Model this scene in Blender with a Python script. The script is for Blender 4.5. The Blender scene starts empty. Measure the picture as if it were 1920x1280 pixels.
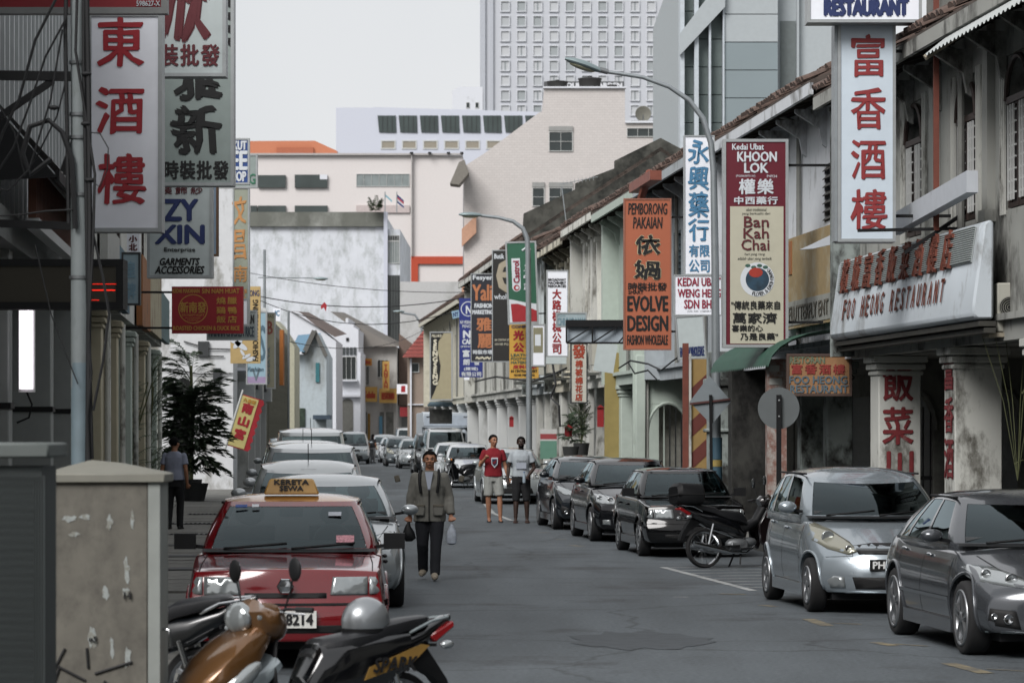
import bpy, bmesh, math, random
from mathutils import Vector, Matrix
from mathutils.bvhtree import BVHTree
from math import sin, cos, pi, sqrt, atan2, radians
R = random.Random(7)
SC = bpy.context.scene
COL = SC.collection
# ---------------------------------------------------------------- camera, sky, sun, exposure
FPX, CX, HY, HC = 5900.0, 960.0, 800.0, 2.0      # focal length in photo pixels, centre column, horizon row, eye height
cd = bpy.data.cameras.new('camera'); cam = bpy.data.objects.new('camera', cd); COL.objects.link(cam)
cam.location = (0, 0, HC); cam.rotation_euler = (radians(90), 0, 0)
cd.sensor_width = 36; cd.lens = FPX / 1920 * 36; cd.shift_y = (HY - 640) / 1920
cd.clip_start = .5; cd.clip_end = 3000
cd.dof.use_dof = True; cd.dof.focus_distance = 42; cd.dof.aperture_fstop = 5.6
SC.camera = cam
W = bpy.data.worlds.new("World"); SC.world = W; W.use_nodes = True
nt = W.node_tree; nt.nodes.clear()
wo = nt.nodes.new('ShaderNodeOutputWorld'); bg = nt.nodes.new('ShaderNodeBackground')
sk = nt.nodes.new('ShaderNodeTexSky'); sk.sky_type = 'NISHITA'; sk.sun_disc = False
SUN_EL, SUN_AZ = radians(41), radians(211)        # azimuth measured from +Y clockwise: behind the camera, to the left
sk.sun_elevation = SUN_EL; sk.sun_rotation = SUN_AZ; sk.dust_density = 6; sk.air_density = 1.0
tc = nt.nodes.new('ShaderNodeTexCoord'); nz = nt.nodes.new('ShaderNodeTexNoise'); nz.inputs['Scale'].default_value = 2.4; nz.inputs['Detail'].default_value = 4
rp = nt.nodes.new('ShaderNodeValToRGB'); rp.color_ramp.elements[0].color = (6.35, 6.62, 6.85, 1); rp.color_ramp.elements[1].color = (8.0, 7.95, 8.05, 1)
rp.color_ramp.elements[0].position = .3; rp.color_ramp.elements[1].position = .7
mx = nt.nodes.new('ShaderNodeMixRGB'); mx.inputs[0].default_value = .93        # an even overcast veil over the sky
L = nt.links.new
L(tc.outputs['Generated'], nz.inputs['Vector']); L(nz.outputs['Fac'], rp.inputs[0])
L(sk.outputs[0], mx.inputs[1]); L(rp.outputs[0], mx.inputs[2]); L(mx.outputs[0], bg.inputs[0]); L(bg.outputs[0], wo.inputs[0])
bg.inputs['Strength'].default_value = .087
sd = bpy.data.lights.new('sun', 'SUN'); sd.energy = 2.5; sd.angle = radians(30); sd.color = (1, .975, .96)
sun = bpy.data.objects.new('sun', sd); COL.objects.link(sun)
sun.rotation_euler = (pi / 2 - SUN_EL, 0, -SUN_AZ + pi)
SC.view_settings.view_transform = 'Standard'; SC.view_settings.look = 'None'
SC.view_settings.exposure = 0.40; SC.view_settings.gamma = 1; SC.view_settings.use_curve_mapping = False
SC.cycles.max_bounces = 6; SC.cycles.diffuse_bounces = 3; SC.cycles.glossy_bounces = 3; SC.cycles.transparent_max_bounces = 12
SC.cycles.transmission_bounces = 4; SC.cycles.caustics_reflective = False; SC.cycles.caustics_refractive = False
SC.cycles.use_denoising = True; SC.cycles.volume_bounces = 0
SC.cycles.use_adaptive_sampling = True; SC.cycles.adaptive_threshold = .02

# ---------------------------------------------------------------- helpers
def S(d): return FPX / d                                      # pixels per metre at a depth
def P(px, py, d): return Vector(((px - CX) / FPX * d, d, HC + (HY - py) / FPX * d))
def G(px, py): return P(px, py, HC * FPX / (py - HY))         # ground point seen at a pixel
MATS = {}
def srgb(c):
    if isinstance(c, str):
        c = [int(c[i:i + 2], 16) / 255 for i in (0, 2, 4)]
    return tuple((x / 12.92 if x <= .04045 else ((x + .055) / 1.055) ** 2.4) for x in c[:3])
def M(name, col, rough=.7, metal=0, spec=.5, var=.08, vs=6, dirt=0, dcol='4a463e', ds=1.2, streak=0, bump=0, bs=30, hard=.16, coat=0, emit=0, brick=None, stripes=None):
    """procedural material: base colour with mottling, optional blotchy dirt (streak stretches it downwards) and fine relief"""
    if name in MATS: return MATS[name]
    m = bpy.data.materials.new(name); MATS[name] = m; m.use_nodes = True
    n = m.node_tree; l = n.links.new; b = n.nodes['Principled BSDF']
    col = srgb(col); b.inputs['Roughness'].default_value = rough; b.inputs['Metallic'].default_value = metal
    b.inputs['Specular IOR Level'].default_value = spec
    if coat: b.inputs['Coat Weight'].default_value = coat; b.inputs['Coat Roughness'].default_value = .06
    if emit:
        b.inputs['Emission Color'].default_value = (*col, 1); b.inputs['Emission Strength'].default_value = emit
    b.inputs['Base Color'].default_value = (*col, 1); m.diffuse_color = (*col, 1)
    t = n.nodes.new('ShaderNodeTexCoord'); src = None
    def ramp(p0, p1, c0, c1):
        r = n.nodes.new('ShaderNodeValToRGB'); e = r.color_ramp.elements
        e[0].position = p0; e[1].position = p1; e[0].color = (*c0, 1); e[1].color = (*c1, 1); return r
    def noise(scale, vec=None, detail=5):
        q = n.nodes.new('ShaderNodeTexNoise'); q.inputs['Scale'].default_value = scale; q.inputs['Detail'].default_value = detail
        l(vec or t.outputs['Object'], q.inputs['Vector']); return q
    if var:
        q = noise(vs); r = ramp(.3, .7, tuple(x * (1 - var) for x in col), tuple(min(1, x * (1 + var)) for x in col))
        l(q.outputs['Fac'], r.inputs[0]); src = r.outputs[0]
    if brick:
        bt = n.nodes.new('ShaderNodeTexBrick'); bt.inputs['Scale'].default_value = brick
        bt.inputs['Color1'].default_value = (1, 1, 1, 1); bt.inputs['Color2'].default_value = (.94, .94, .94, 1); bt.inputs['Mortar'].default_value = (.82, .82, .82, 1)
        mp = n.nodes.new('ShaderNodeMapping'); mp.inputs['Rotation'].default_value = (radians(90), 0, 0); l(t.outputs['Object'], mp.inputs[0]); l(mp.outputs[0], bt.inputs['Vector'])
        mm = n.nodes.new('ShaderNodeMixRGB'); mm.blend_type = 'MULTIPLY'; mm.inputs[0].default_value = 1; l(src, mm.inputs[1]); l(bt.outputs[0], mm.inputs[2]); src = mm.outputs[0]
    if dirt:
        mp = n.nodes.new('ShaderNodeMapping'); l(t.outputs['Object'], mp.inputs[0])
        k = 1 - .85 * streak; mp.inputs['Scale'].default_value = (1, 1, k)
        q = noise(ds, mp.outputs[0], 9); q.inputs['Roughness'].default_value = .68
        lo = .72 - dirt * .42
        r = ramp(lo, lo + hard, (0, 0, 0), (1, 1, 1)); l(q.outputs['Fac'], r.inputs[0])
        mm = n.nodes.new('ShaderNodeMixRGB'); l(r.outputs[0], mm.inputs[0])
        if src: l(src, mm.inputs[1])
        else: mm.inputs[1].default_value = (*col, 1)
        q2 = noise(ds * 5); dc = srgb(dcol); r2 = ramp(.35, .7, dc, tuple(x * .6 + y * .4 for x, y in zip(dc, col))); l(q2.outputs['Fac'], r2.inputs[0])
        l(r2.outputs[0], mm.inputs[2]); src = mm.outputs[0]
    if src: l(src, b.inputs['Base Color'])
    if bump:
        q = noise(bs); bp = n.nodes.new('ShaderNodeBump'); bp.inputs['Strength'].default_value = bump; bp.inputs['Distance'].default_value = .02
        l(q.outputs['Fac'], bp.inputs['Height']); l(bp.outputs[0], b.inputs['Normal'])
    return m
def glass(name, tint, dark=.85, rough=.02):
    """tinted sheet glass: part see-through, part mirror"""
    if name in MATS: return MATS[name]
    m = bpy.data.materials.new(name); MATS[name] = m; m.use_nodes = True; n = m.node_tree; n.nodes.clear(); l = n.links.new
    o = n.nodes.new('ShaderNodeOutputMaterial'); t = n.nodes.new('ShaderNodeBsdfTransparent'); g = n.nodes.new('ShaderNodeBsdfGlossy')
    c = srgb(tint); t.inputs[0].default_value = (*[x * (1 - dark) for x in c], 1); g.inputs['Roughness'].default_value = rough; g.inputs[0].default_value = (.8, .95, 1, 1)
    f = n.nodes.new('ShaderNodeFresnel'); f.inputs[0].default_value = 1.64; x = n.nodes.new('ShaderNodeMixShader')
    l(f.outputs[0], x.inputs[0]); l(t.outputs[0], x.inputs[1]); l(g.outputs[0], x.inputs[2]); l(x.outputs[0], o.inputs[0]); m.diffuse_color = (*c, 1)
    return m

class MB:
    """collects shapes into one mesh"""
    def __init__(s): s.v = []; s.f = []; s.sm = []
    def add(s, vs, fs, smooth=False):
        b = len(s.v); s.v += [tuple(v) for v in vs]; s.f += [tuple(i + b for i in f) for f in fs]; s.sm += [smooth] * len(fs); return s
    def box(s, x0, x1, y0, y1, z0, z1, mat=None):
        vs = [(x, y, z) for z in (z0, z1) for y in (y0, y1) for x in (x0, x1)]
        if mat: vs = [mat @ Vector(v) for v in vs]
        return s.add(vs, [(0, 2, 3, 1), (4, 5, 7, 6), (0, 1, 5, 4), (2, 6, 7, 3), (0, 4, 6, 2), (1, 3, 7, 5)])
    def bar(s, a, b, w, h=None):
        """square bar between two points"""
        a, b = Vector(a), Vector(b); d = b - a; h = h or w; L_ = d.length
        if L_ < 1e-6: return s
        q = d.to_track_quat('Y', 'Z').to_matrix().to_4x4(); q.translation = a
        return s.box(-w / 2, w / 2, 0, L_, -h / 2, h / 2, q)
    def tube(s, pts, r, n=8, caps=True):
        pts = [Vector(p) for p in pts]; rr = r if isinstance(r, (list, tuple)) else [r] * len(pts)
        rings = []; a = None
        for i, p in enumerate(pts):
            t = (pts[min(i + 1, len(pts) - 1)] - pts[max(i - 1, 0)]).normalized()
            if a is None:
                a = t.cross(Vector((0, 0, 1)))
                if a.length < .05: a = t.cross(Vector((0, 1, 0)))
            else: a = a - t * a.dot(t)
            a.normalize(); b = t.cross(a).normalized()
            rings.append([p + (a * cos(2 * pi * k / n) + b * sin(2 * pi * k / n)) * rr[i] for k in range(n)])
        vs = [v for rg in rings for v in rg]; fs = []
        for i in range(len(pts) - 1):
            for k in range(n):
                k2 = (k + 1) % n; fs.append((i * n + k, i * n + k2, (i + 1) * n + k2, (i + 1) * n + k))
        s.add(vs, fs, n > 4)
        if caps: s.add(rings[0], [tuple(range(n))]); s.add(rings[-1], [tuple(reversed(range(n)))])
        return s
    def lathe(s, prof, n=20, mat=None, smooth=True, ax='z'):
        """prof: list of (r, h) revolved about an axis"""
        vs = []
        for r, h in prof:
            for k in range(n):
                a = 2 * pi * k / n; c, d = r * cos(a), r * sin(a)
                v = Vector((c, d, h)) if ax == 'z' else Vector((h, c, d)) if ax == 'x' else Vector((c, h, d))
                vs.append(mat @ v if mat else v)
        fs = []
        for i in range(len(prof) - 1):
            for k in range(n):
                k2 = (k + 1) % n; fs.append((i * n + k, i * n + k2, (i + 1) * n + k2, (i + 1) * n + k))
        s.add(vs, fs, smooth)
        return s
    def prism(s, poly, y0, y1, mat=None):
        """poly in (x, z), extruded along y"""
        n = len(poly); vs = [(x, y0, z) for x, z in poly] + [(x, y1, z) for x, z in poly]
        if mat: vs = [mat @ Vector(v) for v in vs]
        return s.add(vs, [tuple(range(n)), tuple(reversed(range(n, 2 * n)))] + [(i, i + n, (i + 1) % n + n, (i + 1) % n) for i in range(n)])
    def ell(s, c, r, n=12, m=8, mat=None):
        vs = []; fs = []
        for i in range(m + 1):
            t = pi * i / m
            for k in range(n):
                a = 2 * pi * k / n; v = Vector((c[0] + r[0] * sin(t) * cos(a), c[1] + r[1] * sin(t) * sin(a), c[2] + r[2] * cos(t))); vs.append(mat @ v if mat else v)
        for i in range(m):
            for k in range(n):
                fs.append((i * n + k, (i + 1) * n + k, (i + 1) * n + (k + 1) % n, i * n + (k + 1) % n))
        return s.add(vs, fs, True)
    def mesh(s, name, mats=None):
        me = bpy.data.meshes.new(name); me.from_pydata(s.v, [], s.f); me.polygons.foreach_set('use_smooth', s.sm)
        bm = bmesh.new(); bm.from_mesh(me); bmesh.ops.remove_doubles(bm, verts=bm.verts, dist=1e-5); bmesh.ops.dissolve_degenerate(bm, edges=bm.edges, dist=1e-6)
        bmesh.ops.recalc_face_normals(bm, faces=bm.faces); bm.to_mesh(me); bm.free()
        if mats: me.materials.append(mats)
        return me
    def build(s, name, mat, parent=None, sharp=40, bevel=0, world=False):
        if world and parent is not None: s.v = [tuple(Vector(v) - parent.location) for v in s.v]
        me = s.mesh(name, mat); me.set_sharp_from_angle(angle=radians(sharp))
        if bevel:
            bm = bmesh.new(); bm.from_mesh(me)
            bmesh.ops.bevel(bm, geom=[e for e in bm.edges if e.calc_face_angle(0) > radians(30)], offset=bevel, segments=1, affect='EDGES', clamp_overlap=True)
            bm.to_mesh(me); bm.free()
        return link(name, me, parent)
def link(name, me, parent=None, loc=None, rot=None, scale=None):
    o = bpy.data.objects.new(name, me); COL.objects.link(o); o.parent = parent
    if loc is not None: o.location = loc
    if rot is not None: o.rotation_euler = rot
    if scale is not None: o.scale = scale
    return o
def tag(o, label=None, cat=None, group=None, kind=None):
    if label: o['label'] = label
    if cat: o['category'] = cat
    if group: o['group'] = group
    if kind: o['kind'] = kind
    return o
def thing(name, label, cat, loc=(0, 0, 0), rz=0, group=None):
    o = bpy.data.objects.new(name, None); COL.objects.link(o); o.location = loc; o.rotation_euler = (0, 0, rz)
    return tag(o, label, cat, group)
def structure(o): o['kind'] = 'structure'; return o
def copy_tree(o, parent=None):
    c = o.copy(); COL.objects.link(c); c.parent = parent
    for ch in list(KIDS(o)): copy_tree(ch, c)
    return c
def KIDS(o): return [x for x in o.children]
def lerp(a, b, t): return a + (b - a) * t
def pl(x, pts):
    """piecewise-linear lookup with smoothed corners"""
    if x <= pts[0][0]: return pts[0][1]
    for (a, p), (b, q) in zip(pts, pts[1:]):
        if x <= b: return p + (q - p) * (x - a) / (b - a)
    return pts[-1][1]

# ---- flat lettering
_TX = {}
def glyphs(s, shear=0, spacing=1.0):
    k = (s, shear, spacing)
    if k in _TX: return _TX[k]
    c = bpy.data.curves.new('t', 'FONT'); c.body = s; c.size = 1; c.shear = shear; c.resolution_u = 2; c.space_character = spacing
    o = bpy.data.objects.new('t', c); COL.objects.link(o); dg = bpy.context.evaluated_depsgraph_get(); me = bpy.data.meshes.new_from_object(o.evaluated_get(dg))
    v = [(p.co.x, p.co.y) for p in me.vertices]; f = [tuple(q.vertices) for q in me.polygons]
    bpy.data.objects.remove(o); bpy.data.curves.remove(c); bpy.data.meshes.remove(me); _TX[k] = (v, f); return _TX[k]
def text(s, x0, x1, z0, z1, mat, parent, y=-.003, bold=0, shear=0, vert=False, rot=False, name='lettering', spacing=1.0, wob=0, mtx=None, flip=False):
    """print a line of text into the box x0..x1, z0..z1 of the plane y (facing -y); bold thickens it by repeated, shifted prints"""
    if vert:
        n = len(s); h = (z1 - z0) / n; o = None
        vs, fs = [], []
        for i, ch in enumerate(s):
            if ch == ' ': continue
            gv, gf = glyphs(ch, shear)
            if not gv: continue
            g0, g1 = min(p[0] for p in gv), max(p[0] for p in gv); h0, h1 = min(p[1] for p in gv), max(p[1] for p in gv)
            zc1 = z1 - i * h - h * .06; zc0 = zc1 - h * .88
            sc = min((x1 - x0) / max(g1 - g0, 1e-3), (zc1 - zc0) / max(h1 - h0, 1e-3)) if ord(ch) < 1000 else None
            b = len(vs)
            for a, c in gv:
                if sc: vs.append(((a - (g0 + g1) / 2) * sc + (x0 + x1) / 2, (c - (h0 + h1) / 2) * sc + (zc0 + zc1) / 2))
                else: vs.append((x0 + (a - g0) / (g1 - g0) * (x1 - x0), zc0 + (c - h0) / (h1 - h0) * (zc1 - zc0)))
            fs += [tuple(q + b for q in f) for f in gf]
    else:
        gv, fs = glyphs(s, shear, spacing)
        if not gv: return None
        g0, g1 = min(p[0] for p in gv), max(p[0] for p in gv); h0, h1 = min(p[1] for p in gv), max(p[1] for p in gv)
        if rot: vs = [(x0 + (1 - (c - h0) / (h1 - h0)) * (x1 - x0), z0 + (a - g0) / (g1 - g0) * (z1 - z0)) for a, c in gv]
        else: vs = [(x0 + (a - g0) / (g1 - g0) * (x1 - x0), z0 + (c - h0) / (h1 - h0) * (z1 - z0)) for a, c in gv]
    if wob:
        vs = [(a + wob * sin(c / wob * .5 + a * 3), c + wob * .7 * sin(a / wob * .45)) for a, c in vs]
    mb = MB(); sh = [(0, 0)]
    if bold: sh = [(0, 0), (bold, 0), (-bold, 0), (0, bold * .8), (0, -bold * .8), (bold * .7, bold * .6), (-bold * .7, -bold * .6)]
    for i, (dx, dz) in enumerate(sh):
        pts = [Vector((a + dx, y - i * .0016, c + dz)) for a, c in vs]
        if mtx: pts = [mtx @ p for p in pts]
        mb.v += [tuple(p) for p in pts]; b = i * len(vs); mb.f += [tuple(q + b for q in f) for f in fs]; mb.sm += [False] * len(fs)
    me = bpy.data.meshes.new(name); me.from_pydata(mb.v, [], mb.f); me.materials.append(mat)
    return link(name, me, parent)
# ================================================================ vehicles
rubber = M('rubber', '1b1b1c', .85, var=.2); blackp = M('black_plastic', '0d0e10', .6, spec=.3, var=.15); chrome = M('chrome', 'c4c6c8', .16, metal=1, var=0)
alloy = M('alloy', '9a9c9e', .35, metal=.85, var=.05); steelgrey = M('steel_grey', '6f7274', .5, metal=.6); darkrim = M('dark_rim', '3c3d40', .4, metal=.6)
carglass = glass('car_glass', 'b9c6c4', .32); darkglass = glass('dark_car_glass', '8fa09c', .84); lampglass = M('lamp_glass', '9a9fa0', .08, metal=.55, var=.04, vs=12, coat=.6)
lampyel = M('yellowed_lamp', '8f8e80', .14, metal=.4, var=0, vs=20, coat=.6); amber = M('amber', 'b06a26', .2, coat=.5); redlens = M('red_lens', '86161a', .2, coat=.5)
seatmat = M('seat_cloth', '4e5052', .9, var=.2); seamm = M('seam', '0d0d0e', .9, var=0); platem = M('plate_black', '141415', .5, var=0); platew = M('plate_white', 'dcdcd6', .5, var=0.03)
lettw = M('letter_white', 'd8d9d8', .6, var=0); lettk = M('letter_black', '121214', .6, var=0)

def smooth_lin(pts, n=60):
    """sampled, lightly smoothed version of a piecewise-linear curve, returned as a function"""
    a, b = pts[0][0], pts[-1][0]; xs = [a + (b - a) * i / n for i in range(n + 1)]; ys = [pl(x, pts) for x in xs]
    for _ in range(3): ys = [ys[0]] + [(ys[i - 1] + 2 * ys[i] + ys[i + 1]) / 4 for i in range(1, n)] + [ys[-1]]
    return lambda x: pl(x, [(a, ys[0])]) if x <= a else (ys[-1] if x >= b else lerp(ys[min(n - 1, int((x - a) / (b - a) * n))], ys[min(n - 1, int((x - a) / (b - a) * n)) + 1], ((x - a) / (b - a) * n) % 1))

def body_mesh(p):
    Lh, Wd = p['L'], p['W']; top = smooth_lin(p['top'], 90); plan = smooth_lin(p['plan'], 60)
    nx, ny, nz = 12, 46, 9
    xa = [-1, -.97, -.85, -.66, -.45, -.22, 0, .22, .45, .66, .85, .97, 1]
    ya = [-1, -.99, -.97] + [-.94 + 1.88 * i / (ny - 6) for i in range(ny - 5)] + [.97, .99, 1]
    za = [-1, -.96, -.82, -.55, -.2, .15, .5, .78, .94, 1]
    nose = p['nose']; tail = p['tail']; bow = p.get('bow', .16)
    def f(a, b, c):
        s = (b + 1) / 2; t = (c + 1) / 2
        zt = top(s) - p.get('crown', .05) * abs(a) ** 2.6; zb = pl(s, [(0, p['bot'] + .03), (.12, p['bot']), (.88, p['bot']), (1, p['bot'] + .08)])
        z = zb + (zt - zb) * t
        side = pl(t, [(0, .90), (.12, .965), (.4, 1.0), (.62, .992), (.82, .965), (1, p.get('shoulder', .90))])
        x = a * Wd / 2 * plan(s) * side
        y = -Lh / 2 + s * Lh
        kf = max(0, 1 - s / .30) ** 1.3; kr = max(0, 1 - (1 - s) / .22) ** 1.3
        y += kf * (pl(z, nose) + bow * a * a) - kr * (pl(z, tail) + bow * .7 * a * a)
        return (x, y, z)
    idx = {}; vs = []; fs = []
    def vid(i, j, k):
        if (i, j, k) not in idx: idx[(i, j, k)] = len(vs); vs.append(f(xa[i], ya[j], za[k]))
        return idx[(i, j, k)]
    ny = len(ya) - 1; nz = len(za) - 1; nx = len(xa) - 1
    for j in range(ny):
        for i in range(nx):
            for k in (0, nz): fs.append((vid(i, j, k), vid(i + 1, j, k), vid(i + 1, j + 1, k), vid(i, j + 1, k)))
        for k in range(nz):
            for i in (0, nx): fs.append((vid(i, j, k), vid(i, j + 1, k), vid(i, j + 1, k + 1), vid(i, j, k + 1)))
    for i in range(nx):
        for k in range(nz):
            for j in (0, ny): fs.append((vid(i, j, k), vid(i + 1, j, k), vid(i + 1, j, k + 1), vid(i, j, k + 1)))
    me = bpy.data.meshes.new('body'); me.from_pydata(vs, [], fs)
    bm = bmesh.new(); bm.from_mesh(me); bmesh.ops.recalc_face_normals(bm, faces=bm.faces); bm.to_mesh(me); bm.free()
    o = link('tmp', me); o.modifiers.new('s', 'SUBSURF').levels = 1
    wr = p['wr'] + .055; mb = MB()
    for wy in p['axles']:
        for sx in (-1, 1):
            mb.lathe([(0, -.3), (wr, -.3), (wr, .3), (0, .3)], 28, Matrix.Translation((sx * (Wd / 2 + .04), wy, p['wr'])), ax='x')
    c = link('cut', mb.mesh('cut')); b = o.modifiers.new('b', 'BOOLEAN'); b.object = c; b.operation = 'DIFFERENCE'; b.solver = 'EXACT'
    dg = bpy.context.evaluated_depsgraph_get(); me2 = bpy.data.meshes.new_from_object(o.evaluated_get(dg))
    bpy.data.objects.remove(o); bpy.data.objects.remove(c)
    me2.polygons.foreach_set('use_smooth', [True] * len(me2.polygons)); me2.set_sharp_from_angle(angle=radians(38)); me2.name = 'body'
    # hull for projecting trim: same shape, no wheel openings
    return me2

def cabin(p):
    """rings of the greenhouse; returns painted shell and one patch per pane"""
    c = p['cab']; zb, zr = c['zb'], p['H'] - c.get('crown', .05)
    XF = [-.9, -.62, -.31, 0, .31, .62, .9]; bw = c.get('bow', .06)
    ring = [(x, bw * x * x, 'F') for x in XF]
    ring += [(.965, bw + .022, 'c'), (1, bw + .06, 'c')]
    cuts = c['cuts']                                   # fractions along the side where panes begin and end: [(a, b), ...]
    for (a, b) in cuts:
        n = 3
        for i in range(n + 1): ring.append((1, a + (b - a) * i / n, 'S' if i < n else 'p'))
    rb = c.get('rbow', .04)
    ring += [(1, 1 - rb - .05, 'c'), (.96, 1 - rb - .015, 'c')]
    ring += [(x, 1 - rb * x * x, 'B') for x in reversed(XF)]
    half = len(ring)
    # mirrored side, walked rear to front
    ring += [(-.96, 1 - rb - .015, 'c'), (-1, 1 - rb - .05, 'c')]
    for (a, b) in reversed(cuts):
        for i in range(4): ring.append((-1, b - (b - a) * i / 3, 'S' if i < 3 else 'p'))
    ring += [(-1, bw + .06, 'c'), (-.965, bw + .022, 'c')]
    N = len(ring); nF = len(XF)
    segt = []
    for i in range(N):
        a, b = ring[i][2], ring[(i + 1) % N][2]
        if a == 'F' and i < nF - 1: segt.append('F')
        elif a == 'B' and b == 'B': segt.append('B')
        elif a == 'S': segt.append('S')
        else: segt.append('c')
    vl = [-.12, 0, .07, .25, .5, .75, .9, 1.0]
    def rp(v, i, off=0):
        xn, yn, _ = ring[i]
        vv = max(v, 0)
        yf = lerp(c['yf'], c['yft'], vv) - .05 * sin(pi * min(1, vv)) ; yr = lerp(c['yr'], c['yrt'], vv ** c.get('rp', 1)) + .04 * sin(pi * min(1, vv))
        w = lerp(c['wb'], c['wt'], vv ** 1.35)
        x = xn * w * (1 - .05 * (2 * yn - 1) ** 2) ; y = yf + yn * (yr - yf); z = zb + v * (zr - zb) - c.get('arch', .05) * max(0, v) ** 2 * abs(2 * yn - 1) ** 2.4
        if off:
            cx, cy = 0, (yf + yr) / 2; d = Vector((x, y - cy, 0)); d.x *= 3; d.normalize(); x -= d.x * off; y -= d.y * off
        return Vector((x, y, z))
    shell = MB(); vs = [rp(v, i) for v in vl for i in range(N)]; fs = []; panes = {}
    lo, hi = 2, 6
    for k in range(len(vl) - 1):
        for i in range(N):
            if segt[i] in 'FSB' and lo <= k < hi and not (segt[i] == 'S' and c.get('blind')) and not (segt[i] == 'B' and c.get('blindrear')): continue
            fs.append((k * N + i, k * N + (i + 1) % N, (k + 1) * N + (i + 1) % N, (k + 1) * N + i))
    # roof: shrinking rings
    base = len(vl) - 1; nR = 0; top = []
    for fr in (.965, .88, .7, .45, .2, .02):
        yf, yr = c['yft'], c['yrt']; cy = (yf + yr) / 2; w = c['wt']
        for i in range(N):
            xn, yn, _ = ring[i]; x = xn * w * (1 - .05 * (2 * yn - 1) ** 2) * fr; y = cy + (yf + yn * (yr - yf) - cy) * fr
            yl = (y - yf) / (yr - yf); top.append(Vector((x, y, zr - c.get('arch', .05) * abs(2 * yl - 1) ** 2.4 + c.get('crown', .05) * (1 - fr ** 3))))
        nR += 1
    tb = len(vs); allv = vs + top; rfs = []
    for r in range(nR):
        for i in range(N):
            a0 = (base * N + i, base * N + (i + 1) % N) if r == 0 else (tb + (r - 1) * N + i, tb + (r - 1) * N + (i + 1) % N)
            rfs.append((a0[0], a0[1], tb + r * N + (i + 1) % N, tb + r * N + i))
    rfs.append(tuple(tb + (nR - 1) * N + i for i in range(N)))
    shell.add(vs, fs, True); s_ = base * N; roofm = MB(); roofm.add(allv[s_:], [tuple(q - s_ for q in f_) for f_ in rfs], True)
    def patch(ids, off, l0=lo, l1=hi):
        m = MB(); vv = []; ff = []
        for v in vl[l0:l1 + 1]:
            for i in ids: vv.append(rp(v, i % N, off))
        n = len(ids)
        for k in range(l1 - l0):
            for i in range(n - 1): ff.append((k * n + i, k * n + i + 1, (k + 1) * n + i + 1, (k + 1) * n + i))
        m.add(vv, ff, True); return m
    out = [('windscreen', patch(list(range(nF)), .006))]
    i = 0
    while i < N:
        if segt[i] == 'S' and not c.get('blind'): out.append(('side_window', patch([i, i + 1, i + 2, i + 3], .006))); i += 3; continue
        i += 1
    if not c.get('blindrear'):
        bi = [i for i in range(N) if ring[i][2] == 'B']; out.append(('rear_window', patch(bi, .006)))
    # black surround strip at windscreen foot
    return shell, out, rp, roofm

def fill_poly(poly, n=3):
    bm = bmesh.new(); vs = [bm.verts.new((x, 0, z)) for x, z in poly]; f = bm.faces.new(vs); bmesh.ops.triangulate(bm, faces=[f])
    for _ in range(n):
        es = [e for e in bm.edges if e.calc_length() > .07]
        if not es: break
        bmesh.ops.subdivide_edges(bm, edges=es, cuts=1, use_grid_fill=False); bmesh.ops.triangulate(bm, faces=bm.faces)
    bm.verts.index_update(); v = [v.co.copy() for v in bm.verts]; fs = [tuple(x.index for x in f.verts) for f in bm.faces]; bd = [tuple(x.index for x in e.verts) for e in bm.edges if len(e.link_faces) == 1]
    bm.free(); return v, fs, bd
class Proj:
    """lays trim onto a body by ray casting"""
    def __init__(s, me): s.b = BVHTree.FromPolygons([v.co.copy() for v in me.vertices], [tuple(p.vertices) for p in me.polygons])
    def hit(s, o, d):
        h = s.b.ray_cast(Vector(o), Vector(d)); return h[0], h[1]
    def patch(s, poly, view='front', out=.006, side=1, thick=.03, mb=None, ang=0):
        v, fs, bd = fill_poly(poly); mb = mb or MB(); pts = []; back = []
        for q in v:
            if view == 'front':
                d = Vector((sin(ang), cos(ang), 0)); rt = Vector((cos(ang), -sin(ang), 0)); o = rt * q.x + Vector((0, 0, q.z)) - d * 4
            elif view == 'side': d = Vector((-side, 0, 0)); o = Vector((side * 3, q.x, q.z))
            elif view == 'rear': d = Vector((0, -1, 0)); o = Vector((q.x, 4, -q.z))
            else: d = Vector((0, 0, -1)); o = Vector((q.x, q.z, 3))
            h, n = s.hit(o, d)
            if h is None:
                h = o + d * 3.9
                near, nn, _, _ = s.b.find_nearest(h); h = near or h
            pts.append(h - d * out); back.append(h + d * thick)
        n = len(pts); mb.add(pts, fs, True); mb.add(pts + back, [(a, b, b + n, a + n) for a, b in bd], False); return mb
    def line(s, pts, view='side', side=1, w=.009, out=.0025, mb=None, step=.07):
        mb = mb or MB(); seq = []
        for (a, b), (c, d) in zip(pts, pts[1:]):
            L_ = sqrt((c - a) ** 2 + (d - b) ** 2); k = max(1, int(L_ / step))
            for i in range(k): seq.append((lerp(a, c, i / k), lerp(b, d, i / k)))
        seq.append(pts[-1]); P3 = []
        for a, b in seq:
            d = Vector((-side, 0, 0)) if view == 'side' else Vector((0, 1, 0)) if view == 'front' else Vector((0, 0, -1))
            o = Vector((side * 3, a, b)) if view == 'side' else Vector((a, -4, b)) if view == 'front' else Vector((a, b, 3))
            h, n = s.hit(o, d)
            if h is None: continue
            P3.append((h - d * out, d))
        for (a, d), (b, _) in zip(P3, P3[1:]):
            if (b - a).length > .35: continue
            t = (b - a).normalized().cross(d).normalized() * w / 2; mb.add([a - t, b - t, b + t, a + t], [(0, 1, 2, 3)])
        return mb

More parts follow.
